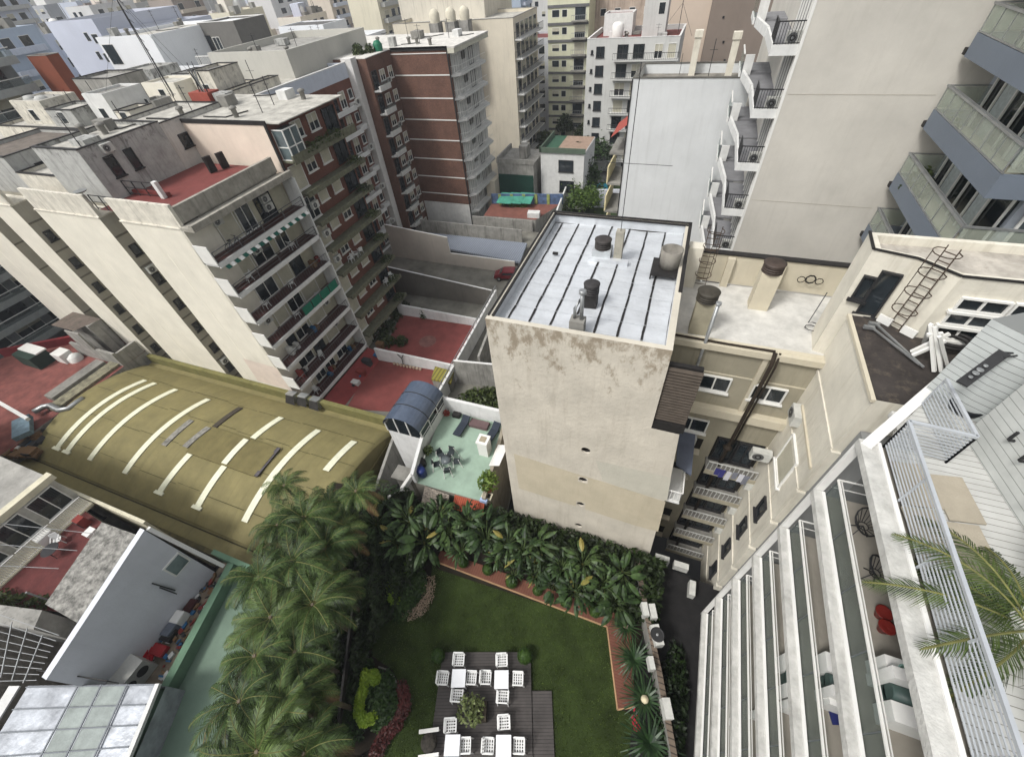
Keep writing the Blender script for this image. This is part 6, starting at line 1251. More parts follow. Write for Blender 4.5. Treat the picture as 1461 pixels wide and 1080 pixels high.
# litter in the court
def cp_(u,v,z=.05): return G(u,v,z)
items=[('cabinet',(232,880),(.28,.7,.6),mat('cabinet_grey',(96,102,112)),'long grey cabinet against the tall white wall in the littered court'),('white_box',(228,866),(.3,.35,.7),WHITE,'white box frame on the grey cabinet of the littered court'),('dark_box',(243,863),(.25,.8,.35),mat('maroon_box',(64,30,30)),'dark maroon box among litter by the orange boards'),('red_crate',(206,915),(.45,.3,.35),mat('crate_red',(150,40,44)),'red and white crate in the littered court'),('black_bag',(222,895),(.35,.35,.4),DARK,'black bag beside the red crate in the littered court')]
for nm,(u,v),(sx,sy,h),mt,l in items:
    p=cp_(u,v); m=MB(); m.obox((max(p.x,-24+sx+.05),p.y,h/2+.03),(sx,.05,0),(-.04,sy,0),(0,0,h/2)); bmesh.ops.bevel(m.b,geom=list(m.b.edges),offset=.04,segments=1,affect='EDGES'); solo(nm,m,mt,l,'clutter')
m=MB(); rr=random.Random(9); p=cp_(213,938)
for k in range(26): q=p+Vector((rr.uniform(-.25,.35),rr.uniform(-.7,.7),.1+.25*rr.random())); m.obox(q,Vector((rr.uniform(.05,.2),rr.uniform(-.1,.1),.02)),Vector((rr.uniform(-.1,.1),rr.uniform(.05,.25),.03)),Vector((0,0,.04)),0)
solo('red_bags',m,mat('bag_red',(178,20,34),rough=.5),'heap of bright red bags on the littered court floor','bags')
m=MB()
for k in range(130): q=Vector((0,rr.uniform(-5.5,2.0),.05)); q.x=rr.uniform(-23.9,-22.95-(q.y-2.4)*.26); m.obox(q+Vector((0,0,.05)),(rr.uniform(.03,.16),rr.uniform(-.05,.05),0),(rr.uniform(-.05,.05),rr.uniform(.03,.2),0),(0,0,rr.uniform(.01,.1)),rr.randrange(5))
solo('litter',m,CL,'scattered rubble and scraps on the narrow court floor','litter',kind='stuff')
m=MB()
for k in range(9): q=cp_(272-k*3+rr.uniform(-3,3),832+k*5); m.obox(q+Vector((0,0,.06)),(.18,.05,0),(-.06,.42,0),(0,0,.02))
solo('orange_boards',m,mat('orange_board',(170,112,50),nz=.5,ns=4),'loose orange-brown boards on the court floor near the far end','boards')
for k,((u,v),(u2,v2)) in enumerate((((217,832),(250,842)),((228,838),(252,847)))): m=MB(); a=PX(u,v,-23.95); b_=PX(u2,v2,-23.9); m.bar(a,b_,.06); solo('wall_pole',m,DMETAL,'dark pole sticking out of the tall white wall, %s one'%['upper','lower'][k],'pole')
m=MB(); a=PX(252,800,-23.98); m.box(-24,-23.93,a.y-.7,a.y+.4,a.z-.8,a.z+.4,0); m.box(-23.93,-23.9,a.y-.6,a.y+.3,a.z-.7,a.z+.3,1); solo('wall_hatch',m,[WHITE,GLL],'grey framed hatch low on the tall white wall near its far end','hatch')
o=thing('condenser_unit','large double-fan condenser at the foot of the tall white wall','air conditioner',(0,0,0)); part('casing',MB().box(-.5,.5,-.8,.8,0,1.3),ACM[0].materials[0],o)
for y in(-.4,.35):
    m=MB(); m.tube([(.505,y,.75),(.515,y,.75)],.3,18); part('fan_grille',m,DMETAL,o)
p=G(165,948,.6); o.location=(max(p.x,-23.5),p.y,.05)
a=G(66,962,2.6); b_=G(165,977,2.6); o=railing((a.x,a.y+.1,2.5),(b_.x,b_.y+.1,2.5),.8,.28,.03,.05); solo('dark_rail',o,DARK,'dark rail along the far edge of the bright sheet metal roof','railing')
# bright sheet metal roof at the bottom left
mr_=thing('sheet_metal_roof','bright ribbed metal roof with a strip of grey glass panes at the bottom left','roof',(-22,-7,2))
SHM=mat('bright_sheet',(160,164,170),nz=.35,ns=.9,rough=.35,metal=.25,bump=.4,fine=3)
A,B,C_,D=G(40,978,2.5),G(222,975,2.5),G(175,1090,2.3),G(-40,1110,2.3)
def bl(s,t,z=0): return A.lerp(B,s).lerp(D.lerp(C_,s),t)+Vector((0,0,z))
def quad(m,s0,s1,t0,t1,z,mi=0): m.f([bl(s0,t0,z),bl(s1,t0,z),bl(s1,t1,z),bl(s0,t1,z)],mi)
m=MB(); quad(m,0,1,0,2.2,0); m2=[bl(0,0),bl(1,0),bl(1,2.2),bl(0,2.2)]
m.prism([(p.x,p.y) for p in m2],-4,1.7,0,top=False); part('roof_sheet',m,SHM,mr_)
m=MB(); quad(m,.42,.58,.02,2.2,.05); quad(m,.60,.78,.02,2.2,.05); part('glass_strip',m,mat('dusty_glass',(138,146,142),nz=.2,rough=.25),mr_)
m=MB()
for k in range(9): t=.02+k*.26; m.bar(bl(0,t,.08),bl(1,t,.08),.05,.04)
for s in(.41,.59,.79): m.bar(bl(s,0,.09),bl(s,2.2,.09),.07,.05)
part('roof_rib',m,mat('rib_grey',(120,124,128)),mr_)
m=MB(); m.bar(bl(1.02,0,-.02),bl(1.02,2.2,-.02),.22,.2); m.bar(bl(-.1,0,.02),bl(-.1,2.2,.02),.6,.1); part('gutter',m,WHITEW,mr_)
# dirty concrete strips between white wall and red patio
m=MB(); q=[G(u,v,5.6) for u,v in((148,742),(186,757),(72,960),(48,925),(96,862))]
q=[(-28.6,1.3),(-24.36,1.5),(-24.36,-2.9),(-27.0,-2.9)]
m.prism(q,-8,5.4,0,mt=1); solo('stained_roof',m,[SW,mat('lichen_concrete',(140,138,132),nz=.6,ns=2.4,streak=.95,dark=(40,38,36),bump=.8)],'dirty lichen-stained concrete roof strip left of the tall white wall','roof')
# patio house at left: red patio, glazed balconies
hb=thing('old_patio_house','worn white house with barred balconies over a small red patio at the left edge','building',(-42,-2,-8))
m=MB(); m.prism([(-37.5,1.9),(-29.6,1.2),(-28.6,-3),(-36,-5)],-8,2.0,0,mt=1); part('patio',m,[SW,mat('old_red_tile',(92,46,44),nz=.25,ns=1.5,streak=.3,dark=(60,40,38))],hb)
m=MB(); m.box(-62,-36.6,-14,2.4,-8,4.6,0,faces='snew'); m.f([(-62,-14,4.6),(-36.6,-14,4.6),(-36.6,2.4,4.6),(-62,2.4,4.6)],1); part('wall',m,[mat('grimy_white',(178,176,168),nz=.25,ns=1.2,streak=.7,dark=(84,80,74)),ROOFG],hb)
m=MB(); m.box(-36.95,-36.4,-14,2.6,4.4,4.85); m.box(-62,-29.6,2.35,2.55,-6,2.3); m.box(-36.6,-35.0,-14,2.3,1.9,2.1); part('ledge',m,mat('cream_ledge',(196,190,168),nz=.15,streak=.3,dark=(110,104,90)),hb)
for k in range(7):
    y=1.2-k*2.1; window(hb,(-36.6,y,2.2),EAST,1.7,2.0,'bars'); part('railing',railing((-35.1,y-1.0,2.1),(-35.1,y+1.0,2.1),1.0,.13,.03),WHITE,hb)
    window(hb,(-36.6,y,-.6),EAST,1.6,2.0,'dark')
m=MB(); m.prism([(-36.6,-5.2),(-29,-3.4),(-28.4,-4.2),(-36.6,-6.2)],-8,3.6); part('patio_wall',m,SW,hb)
gr_=thing('barred_window_house','dim house wall with white barred openings at the lower left edge','building',(-33,-8,-8))
m=MB(); m.prism([(-36.6,-6.25),(-31.3,-4.6),(-29.5,-8.5),(-27.5,-14),(-36.6,-14)],-8,3.8,0,mt=1); part('wall',m,[mat('old_wall',(140,134,124),nz=.3,streak=.5),mat('court_void_shade',(46,43,42),nz=.5,ns=2)],gr_)  # solid top coloured dark to stand for the shade of an open court
for k in range(3): part('window_grid',hrailing((-31.0+k*.45,-5.4-k*2.2,1.5),(-30.6+k*.45,-7.2-k*2.2,1.5),2.0,7,.4,.04,.05),WHITE,gr_)
m=MB()
for i in range(9): m.bar(G(-25,868+i*13,4.75),G(84-i*4,906+i*8,4.75),.025)
for i in range(4): m.bar(G(-5+i*22,878+i*9,4.78),G(-15+i*16,962+i*4,4.78),.04)
part('yard_grille',m,METAL,gr_)
# persons-free chairs on red patio and hedge
pchair((-34.2,-.4,2.02),1.0,'white plastic chair among things on the small red patio at the left edge')
m=MB(); m.box(-35.6,-34.9,-1.0,-.1,2.02,2.75); solo('white_cabinet',m,WHITE,'white cabinet on the small red patio at the left edge','cabinet')
o=table_round((-33.6,-1.0,2.02),.5,'small dark table covered with things on the red patio at the left edge',CL[2])
m=MB(); m.box(-33.0,-32.4,.4,1.0,2.02,2.4,0); solo('patio_chest',m,WHITE,'white chest in the far corner of the small red patio','chest')
m=MB(); m.box(-34.2,-33.6,.8,1.3,2.02,2.8,0); m.box(-34.15,-33.65,.75,.8,2.1,2.7,1); solo('patio_shelf',m,[CL[1],DARK],'reddish shelf in the far corner of the small red patio','shelf')
for k,(x,y) in enumerate(((-32.6,-4.0),(-31.2,-3.7),(-33.8,-4.2))): bush('patio_bush',(x,y,2.1),.8,.7,240,'bushy plants along the small red patio edge at the left, %s clump'%['middle','right','left'][k],leaf=.16)
m=MB()
for k in range(3): m.bar((-36.4,-3.5+k*1.3,4.5),(-29.8,-1.5+k*1.1,4.2),.03)
m.bar((-30,-3,2.0),(-30,-3,4.4),.08); solo('clothes_line',m,METAL,'clothes lines strung over the small red patio at the left edge','clothes line')
# left of the olive roof: red roof, concrete cabin, ducts
lr=thing('red_roof_house','low house with a worn red roof, parapet and grey sheds at the left edge','building',(-60,11,-8))
m=MB(); m.prism([(-72,3),(-55.1,3),(-54.8,20),(-60.5,20.2),(-72,14)],-8,-2.2,0,mt=1); part('wall',m,[SW,mat('worn_red_roof',(122,72,66),nz=.35,ns=.9,rough=.8,streak=.35,dark=(84,64,58))],lr)
m=MB(); m.bar((-72,12.6,-1.7),(-60.8,20.0,-1.7),.35,1.0); part('parapet',m,mat('dark_red_edge',(112,34,38),nz=.2),lr)
m=MB(); m.box(-58.4,-57.0,9.5,15.2,-2.2,-1.6,0); m.box(-56.9,-55.4,8.5,16.5,-2.2,-1.9,1); part('roof_sheet',m,[CONC,mat('old_sheets',(128,124,104),nz=.5,ns=2,streak=.5)],lr)
cb=thing('ruined_cabin','roofless concrete cabin with bare walls and red floor beside the cream piers','building',(-58,19,-3))
m=MB(); m.box(-62.5,-57.8,16.8,18.2,-3,2.0,1); m.f([(-62.6,15.8,2.02),(-58.6,15.8,2.02),(-57.6,18.25,2.02),(-62.6,18.25,2.02)],0); m.box(-62.4,-54.9,15.6,15.9,-3,-.4,1); m.box(-55.2,-54.9,15.9,18.2,-3,-.6,1); m.box(-60.2,-57.8,15.6,15.75,-.4,1.9,1); part('wall',m,[mat('brown_slab',(100,90,82),nz=.3),SW],cb)
m=MB(); m.f([(-57.6,15.9,-2.1),(-55.2,15.9,-2.1),(-55.2,18.2,-2.1),(-57.6,18.2,-2.1)]); part('floor',m,REDT,cb)
m=MB(); rr=random.Random(2)
for k in range(40): c=Vector((rr.uniform(-57.4,-55.3),rr.uniform(16,18.1),-2)); m.obox(c,(rr.uniform(.05,.3),.03,0),(0,rr.uniform(.05,.3),0),(0,0,rr.uniform(.03,.25)),rr.randrange(5))
solo('debris',m,CL,'heaped debris on the red floor of the ruined cabin','debris',kind='stuff')
m=MB(); p=G(48,508,-1.2); m.box(p.x-1.8,p.x+1.5,p.y-.9,p.y+.9,-2.2,-.6,0); m.box(p.x-1.9,p.x+1.6,p.y-.1,p.y+1.0,-.6,-.45,1); solo('green_tank_box',m,[mat('dark_green_box',(40,56,48)),WHITE],'dark green box with a white lid on the worn red roof','container')
m=MB(); p=G(87,504,-1.2); m.box(p.x-.9,p.x+.8,p.y-.6,p.y+.6,-2.2,-1.0); solo('white_roof_box',m,WHITE,'white box right of the dark green box on the worn red roof','box')
m=MB(); p=G(103,507,-1.5); m.lathe((p.x,p.y,-2.2),[(.7,0),(.65,.6),(.1,.9)],14); solo('white_dome',m,WHITE,'small white cone-topped drum by the ruined cabin','drum')
m=MB(); q=[G(u,v,-1.6) for u,v in((48,588),(62,580),(72,578),(85,585),(98,583),(110,574),(120,568))]; m.tube(q,.28,10); solo('air_duct',m,METAL,'fat silver bent duct along the worn red roof','duct')
m=MB(); a=G(34,600,-1.5); m.obox(a+Vector((.9,-.6,0)),(1.3,-.7,0),(.35,.6,0),(0,0,.25)); solo('skylight_box',m,mat('blue_grey_lid',(104,124,136),nz=.3),'blue-grey hatch with a black rim near the olive roof corner','hatch')
m=MB()
for k in range(60): c=G(rr.uniform(2,60),rr.uniform(612,650),-2.6); m.obox(c,(rr.uniform(.1,.6),.1,0),(-.1,rr.uniform(.1,.5),0),(0,0,rr.uniform(.05,.4)),rr.randrange(5) if k%5==0 else (2,4)[k%2])
solo('junk_heap',m,CL,'heap of boards and junk between the red roof and the old patio house','junk',kind='stuff')
m=MB(); a=G(0,575,-.5); b_=G(40,598,-.5); m.bar(a,b_,.3,.3); solo('white_gutter',m,WHITEW,'sloping white gutter at the left edge above the junk heap','gutter')
# street-side building far left with glass balconies
gl_=thing('glass_balcony_block','grey apartment block with bands of glass balconies at the left edge','building',(-90,15,-8))
m=MB(); m.box(-110,-82,-25,39,-8,24.5,0,faces='snew'); m.f([(-110,-25,24.5),(-82,-25,24.5),(-82,39,24.5),(-110,39,24.5)],1); part('wall',m,[mat('mid_grey_render',(128,132,132),nz=.1),ROOFG],gl_)
for i in range(11):
    z=22.2-2.8*i; m=MB(); m.box(-82,-79.9,-25,39,z-.35,z-.05,0); m.box(-80.05,-79.85,-25,39.1,z-.5,z+.3,0); b_=part('balcony',m,mat('grey_band',(150,154,152),nz=.12),gl_)
    part('glass_panel',MB().box(-79.96,-79.93,-25,39,z+.3,z+1.05),CG,b_); part('rail',MB().box(-80.0,-79.88,-25,39,z+1.05,z+1.12),WHITE,b_)
    for k in range(8): window(gl_,(-82,36-k*4.3,z),EAST,3.2,2.2,['white','dark','half'][(i+k)%3])
bw=building('brown_side_block','block with a plain rust-brown side wall beside the glass balcony block',-79.5,-75.6,40,41.5,-8,22.2,mat('rust_brown_wall',(122,66,46),nz=.12,ns=.5,streak=.2,dark=(84,44,32)),ROOFG,.3,CONC)
# =====================================================================  MIDDLE DISTANCE
def bwins(o,face,pos,a0,a1,z0,z1,dz=2.8,step=2.6,w=1.1,h=1.3,styles=(0,1,2),skip=0,mx=60,seed=1):
    """individual windows on one face (face: 'S' plane y=pos, 'E' plane x=pos)"""
    rr=random.Random(seed); n=max(1,int((a1-a0)/step)); off=(a1-a0-n*step)/2+step/2; c=0; z=z1
    while z>z0 and c<mx:
        for k in range(n):
            if rr.random()<skip: continue
            a=a0+off+k*step; p=(a,pos,z) if face=='S' else (pos,a,z); farwin(o,p,SOUTH if face=='S' else EAST,w,h,rr.choice(styles)); c+=1
        z-=dz
def slab_balc(o,x0,x1,y0,y1,zs,mt,rail=None,h=.95,front=None):
    for z in zs:
        m=MB(); m.box(x0,x1,y0,y1,z-.2,z); b_=part('balcony',m,mt,o)
        if rail=='solid': 
            m=MB(); m.box(x0,x1,y0,y0+.08,z,z+h); m.box(x1-.08,x1,y0+.08,y1,z,z+h); part('front',m,front or mt,b_)
        elif rail: 
            m=MB(); n=max(2,int((x1-x0)/.35)); 
            for k in range(n+1): x=x0+.03+(x1-x0-.06)*k/n; m.box(x-.02,x+.02,y0,y0+.03,z,z+h)
            m.box(x0,x1,y0-.01,y0+.05,z+h,z+h+.06); n=max(2,int((y1-y0)/.35))
            for k in range(n+1): y=y0+(y1-y0)*k/n; m.box(x1-.03,x1,y-.02,y+.02,z,z+h)
            m.box(x1-.04,x1+.02,y0,y1,z+h,z+h+.06); part('railing',m,rail,b_)
CRM=mat('streaked_cream',(206,198,180),nz=.08,ns=.3,streak=.3,dark=(120,112,98),bump=.2)
e1=building('cream_blank_block','cream blank-sided block with dark-railed balconies behind the brown brick block',-58,-33.3,90,104,-8,18.3,CRM,ROOFP,.5,CONC)
slab_balc(e1,-33.3,-31.9,90.3,103.5,[15.3-2.8*i for i in range(8)],WB,DMETAL,.95); bwins(e1,'E',-33.25,90.6,103.4,-6,15.4,2.8,2.5,1.7,2.0,(0,0,1))
e2=building('cream_upper_block','taller streaked cream block rising behind the brown brick roof',-60,-41.5,97,112,-8,21.6,mat('streaked_cream2',(200,194,180),nz=.1,ns=.3,streak=.6,dark=(110,104,94)),ROOFP,.4,CONC)
# white block between, yellow block, grey-white block with windows
w1=building('slim_white_block','slim white block with dark windows squeezed beside the yellow balcony block',-39,-33.0,113,122,-8,12.3,mat('slim_white',(190,192,198),nz=.08,streak=.3,dark=(130,128,128)),REDT,.4)
bwins(w1,'S',113,-37.4,-33.2,-6,9.5,2.8,2.1,1.3,1.4,(0,1))
YL=mat('pale_yellow_render',(200,200,174),nz=.1,ns=.4,streak=.3,dark=(140,138,110))
f1=building('yellow_balcony_block','pale yellow block with grey floor bands and small windows',-32.9,-24.2,110,124,-8,21.5,YL,ROOFG,.4,CONC)
for i in range(9):
    z=17.9-2.8*i; m=MB(); m.box(-32.9,-24.2,109.85,110,z-.45,z); part('floor_band',m,mat('band_grey',(98,98,98),nz=.15),f1)
    farwin(f1,(-31.2,110,z-1.9),SOUTH,1.5,1.1,1 if i%3 else 0); farwin(f1,(-29.3,110,z-1.9),SOUTH,1.0,1.1,0)
    m=MB(); m.box(-27.6,-24.4,108.9,110,z-2.75,z-2.55); b_=part('balcony',m,CONC,f1); farwin(f1,(-26,110,z-2.5),SOUTH,2.2,2.0,i%3)
    m=MB(); m.box(-27.6,-24.4,108.9,108.95,z-1.7,z-1.62); [m.box(-27.6+.4*k,-27.56+.4*k,108.9,108.94,z-2.55,z-1.7) for k in range(9)]; part('railing',m,METAL,b_)
m=MB(); m.box(-32.95,-24.15,109.8,109.9,19.3,21.7); part('top_band',m,mat('slate_band',(96,102,116)),f1)
LG=mat('light_grey_render',(190,190,186),nz=.07,ns=.4,streak=.25,dark=(130,128,122)) 
h1=building('light_grey_window_block','light grey block with a column of dark windows, long balconies and red roof terrace',-20.9,-4.9,94.5,107,-8,14.4,LG,REDT,.7,WHITEW)
for i in range(8):
    z=11.7-2.8*i; window(h1,(-18.4,94.5,z),SOUTH,1.5,1.6,'dark'); window(h1,(-19.9,94.5,z+.5),SOUTH,.4,.6,'dark')
    m=MB(); m.box(-15.9,-4.6,93.3,94.5,z-.5,z-.3); b_=part('balcony',m,LG,h1); part('railing',railing((-15.9,93.33,z-.3),(-4.6,93.33,z-.3),1.0,.3,.04,.07),DMETAL,b_)
    for k,x in enumerate((-14.4,-11.6,-8.2,-6)): window(h1,(x,94.5,z-.3),SOUTH,1.9 if k<2 else 1.4,2.1,['dark','dark','half','shutter'][(k+i)%4 if i else k])
m=MB(); m.lathe((-16.3,99,13.75),[(1.0,0),(1.05,.2),(1.05,1.9),(.7,2.3),(.05,2.4)],18); solo('rooftop_tank',m,WHITE,'white round water tank on the red roof of the light grey block','water tank')
hh=building('stair_house','tall light grey stair house with a small window on the red roof terrace',-12.0,-8.0,99,103,13.7,19.3,LG,REDT,.3); farwin(hh,(-9.0,99,16.9),SOUTH,1.0,1.5,0)
hh=building('stair_house','low white stair house left of the white round tank',-19.5,-14.2,102,106,13.7,17.0,WHITEW,REDT,.3)
m=MB(); m.bar((-5.8,101,13.8),(-5.8,101,18.5),.1); m.bar((-5.8,101,18),(-3.2,97,14),.03); m.bar((-5.8,101,18),(-9,99,14),.03); solo('roof_mast',m,DMETAL,'thin mast with stay wires at the right of the red roof terrace','antenna')
h2=building('stained_beige_block','stained beige block with an arched parapet behind the light grey block',-24.5,-10.2,116,130,-8,21.5,mat('stained_beige',(176,160,146),nz=.2,ns=.5,streak=.8,dark=(90,78,70)),ROOFG,.4)
bwins(h2,'S',116,-24,-12,13,18,2.8,3,1.1,1.1,(0,),.3)
BT=mat('warm_beige_tower',(192,176,160),nz=.05,ns=.2,streak=.1,dark=(150,138,124))
h3=building('beige_blank_tower','tall blank beige tower behind the light grey block',-10.5,-1.2,112,124,-8,40,BT,ROOFG)
h4=building('brown_blank_tower','tall blank brown-grey tower at the top beside the small balconies',-1.15,9.5,111,124,-8,42,mat('brown_blank',(124,112,102),nz=.07,ns=.3,streak=.1),ROOFG)
for k,(x,z) in enumerate(((1.2,14.5),(2.2,10.8),(3.2,7.9),(1.0,18))): m=MB(); m.box(x,x+.35,110.9,111,z,z+.35); part('vent_hole',m,DARK,h4)
# low houses beyond the yards
g1=thing('dark_green_walled_house','low white house with a dark green side wall and flat roofs beyond the yards','building',(-24,76,-8))
m=MB(); m.box(-31,-24.3,71.8,79,-8,1.0,0); part('wall',m,[SW],g1); m=MB(); m.box(-30.9,-24.4,71.7,71.8,-6,-.9); part('green_wall',m,mat('bottle_green',(22,58,48),nz=.15,rough=.8),g1)
m=MB(); m.box(-31.1,-24.2,71.7,72.0,.9,1.6); m.box(-31.1,-30.8,72,79,.9,1.8); m.box(-27.6,-26.2,74,76,1,3.0); part('roof_parapet',m,SW,g1)
m=MB(); m.box(-23.5,-15.9,73.5,82,-8,2.4,0); m.box(-23.7,-15.7,73.3,73.5,2.4,3.2,1); m.box(-23.6,-23.4,73.3,82,2.4,3.2,1); part('white_house',m,[WHITEW,mat('dull_green',(84,98,84))],g1)
for x,z in((-19,-.6),(-18.8,-4.0)): window(g1,(x,73.5,z),SOUTH,2.6,1.9,'dark')
m=MB(); m.f([(-23.4,73.6,2.45),(-21,73.6,2.45),(-21,82,2.45),(-23.4,82,2.45)],0); m.f([(-21,73.6,2.45),(-16,73.6,2.45),(-16,82,2.45),(-21,82,2.45)],1); part('roof',m,[mat('green_roof_patch',(52,84,66)),mat('tan_roof',(150,128,112),nz=.2)],g1)
m=MB(); m.box(-32.8,-31.1,70,77,-8,-1.6); solo('cream_low_wall',m,CRM,'low cream wall left of the dark green wall','wall')
tp_=thing('tiled_patio_house','low building with a brownish tiled patio bounded by a wall with blue murals','building',(-26,64,-8))
m=MB(); q=[G(u,v,-4.2) for u,v in((690,308),(764,314),(802,290),(702,290))]; m.prism([(p.x,p.y) for p in q],-8,-4.2,0,mt=1); part('patio',m,[SW,mat('brown_tile',(118,76,66),nz=.2,ns=1)],tp_)
a=G(702,291,-4.2); b_=G(803,292,-4.2)
m=MB(); m.obox((a+b_)/2+Vector((0,.15,.85)),(b_-a)/2,(0,.12,0),(0,0,.85),0)
for k in range(5): c=a.lerp(b_,.12+k*.17); m.obox(c+Vector((0,0,.85)),(.25,0,0),(0,.06,0),(0,0,.86),1)
part('mural_wall',m,[mat('mural_blue',(84,104,136),nz=.5,ns=1.5),mat('mural_green',(140,150,90),nz=.3)],tp_)
for k in range(3): m=MB(); c=G(722+k*14,283,-3.0); m.obox(c,(1.3,0,0),(0,1.4,.3),(0,0,.06)); part('green_sheet',m,mat('teal_sheet',(70,140,120),nz=.25),tp_)
bush('mural_plants',G(735,293,-4.2)+Vector((0,-.4,0)),2.8,.7,300,'yellow-green plants at the foot of the mural wall',leaf=.2,sy=.15,mt=PALE)
m=MB(); p=G(765,312,-4.2); m.obox(p+Vector((-.6,.6,.4)),(1.0,.1,0),(-.1,.6,0),(0,0,.4)); solo('white_tools',m,WHITEW,'white junk in the near corner of the brownish tiled patio','clutter')
for k,(u,v) in enumerate(((772,290),(775,300))): pass
m=MB(); m.obox(G(797,300,-5)+Vector((0,4,.9)),(.12,0,0),(-.8,8,0),(0,0,1.0)); solo('garden_wall',m,WHITEW,'white wall running away beside the far green garden','wall')
m=MB(); m.prism([(p.x,p.y) for p in [G(u,v,-7) for u,v in((770,330),(890,330),(890,262),(800,262))]],-8,-7); o=link('far_garden',m.mesh('far_garden',mat('far_green',(52,66,36),nz=.4,ns=.5))); o['kind']='structure'
# pool and white wall
m=MB(); q=[G(u,v,-6.6) for u,v in((843,262),(866,262),(868,275),(842,275))]; m.prism([(p.x,p.y) for p in q],-7.2,-6.6); solo('swimming_pool',m,mat('pool_water',(60,150,170),rough=.05,nz=.1,spec=.6),'small turquoise pool beyond the conifer','pool')
m=MB(); a=G(838,296,-7); b_=G(884,296,-7); m.obox((a+b_)/2+Vector((0,0,1.6)),(b_-a)/2,(0,.15,0),(0,0,1.6)); solo('garden_wall',m,WL2,'pale blue-white garden wall in front of the turquoise pool','wall')
# conifer and garden trees
def tree(p,h,r,n,label,mt,cone=False,leaf=.35,nm='garden_tree'):
    p=Vector(p); o=thing(nm,label,'tree',p); rr=random.Random(int(p.x*3+p.y)); t=MB(); t.tube([p,p+Vector((.1,0,h*.5)),p+Vector((0,.1,h*.93))],[.22,.15,.05],7)
    m=MB(); m.norecalc=1
    nb=26 if cone else 16
    for k in range(nb):
        tt=k/nb; z=h*(.18+.8*tt) if cone else h*(.4+.45*rr.random()); a=k*2.4; L=(r*(1-tt)**.8+.25)*(.8+.4*rr.random()) if cone else r*(.5+.5*rr.random()); e=p+Vector((L*math.cos(a),L*math.sin(a),z+(0 if cone else .4)))
        t.tube([p+Vector((0,0,z-.15*L)),e],[.06,.02],4,cap=False)
        for i in range(n//nb):
            s=rr.random()**.6 if cone else 1; c=p+Vector((0,0,z-.1*L*(1-s)))+(e-p-Vector((0,0,z)))*s+Vector((rr.gauss(0,1),rr.gauss(0,1),rr.gauss(0,.7)))*(.28*L*.6+.12 if cone else r*.33); A=Vector((rr.gauss(0,1),rr.gauss(0,1),rr.gauss(0,.5))).normalized()*leaf*(.5+rr.random()*.7); B=A.cross(Vector((rr.gauss(0,1),rr.gauss(0,1),rr.gauss(0,1)))).normalized()*leaf*.4; m.f([c-A,c+B,c+A,c-B])
    part('trunk',t,TRK,o); part('crown',m,mt,o); return o
CONI=leafm('conifer_leaf',(28,44,24),(66,88,48))
p=G(820,290,-7); tree(p+Vector((0,3,0)),9.5,4.0,5200,'dark green conifer in front of the light grey block',CONI,True,.42,'conifer'); p=G(800,285,-7); tree(p+Vector((0,3,0)),5.5,2.2,1800,'low dark tree left of the conifer',CONI,False,.4)
p=G(832,306,-7); tree(p,4.2,2.3,2200,'rounded olive green bush tree in front of the conifer',PALE,False,.35); p=G(845,240,-7); tree(p,6,3,1500,'leafy green tree between the conifer and the light grey block',CONI,False,.45)
for k,(u,v) in enumerate(((755,272),(780,285),(800,300))): bush('garden_shrub',G(u,v,-7),1.6,1.8,260,'dark shrub beside the low white house, %s'%['by the green wall','in the middle','near the silver roof'][k],leaf=.35)
for k,(x,y,z) in enumerate(((-28.5,108.5,-1.5),(-23,104,-2),(-31,100,-2.5))): bush('far_shrub',(x,y,z-3),2.2,3.5,500,'dark shrubs on the low roofs under the yellow block, %s'%['left','right','front'][k],leaf=.45)
# =====================================================================  WHITE BUILDINGS behind the left rooftops
WB1=mat('bright_white_render',(220,222,224),nz=.05,ns=.3,streak=.12,dark=(160,160,158))
def pyb(name,label,pl,y,depth,z0,wm,rm=None,par=.4,cop=None):
    a=PY(pl[0][0],pl[0][1],y); b_=PY(pl[1][0],pl[1][1],y); return building(name,label,a.x,b_.x,y,y+depth,z0,(a.z+b_.z)/2,wm,rm or ROOFP,par,cop)
b1=pyb('long_white_block','long bright white blank block behind the rooftops at upper left',((138,58),(212,46)),50,14,-8,WB1)
farwin(b1,(-79.2,50,19.6),SOUTH,2.2,2.2,0); farwin(b1,(-76.5,50,14.4),SOUTH,1.6,1.2,0)
b2=building('long_white_block','lower white block with an open dark roof loggia at upper left',-70.5,-60.5,50,64,-8,19.2,WB1,GREYB,1.0)
lg=building('roof_loggia','dark roof loggia with a white door on the white block',-70,-63,58,64,18,22.8,mat('loggia_grey',(104,102,98),nz=.1),WB1,.2,WHITE); window(lg,(-67.6,58,18.2),SOUTH,1.4,3.0,'white',name='door'); window(lg,(-69.2,58,18.2),SOUTH,1.2,3.2,'dark')
part('railing',railing((-63.5,50.1,19.2),(-60.6,50.1,19.2),1.0,.3,.05,.08),WHITE,b2)
b3=building('pale_grey_block','pale grey block with one square and one slot window at upper left',-60.4,-47.5,49.5,66,-8,20.6,mat('pale_warm_grey',(178,176,168),nz=.06,ns=.3,streak=.1),ROOFG,.8)
farwin(b3,(-57.0,49.5,13.6),SOUTH,2.6,1.3,0); farwin(b3,(-51.2,49.5,12.6),SOUTH,2.4,3.2,0); ac((-49.2,49.5,15.4),SOUTH,'air conditioner beside the tall window of the pale grey block',scale=1.1)
part('railing',railing((-60,47.4,12.0),(-47,47.4,12.0),1.0,1.0,.05,.1),WHITE,b3)
clutter(b3,-59,-49,51,64,19.9,8,7); clutter(b1,-80,-72,51,62,22.4,7,8); clutter(b2,-69,-61,51,57,18.3,4,9); clutter(h1,-19,-7,96,106,13.8,9,12)
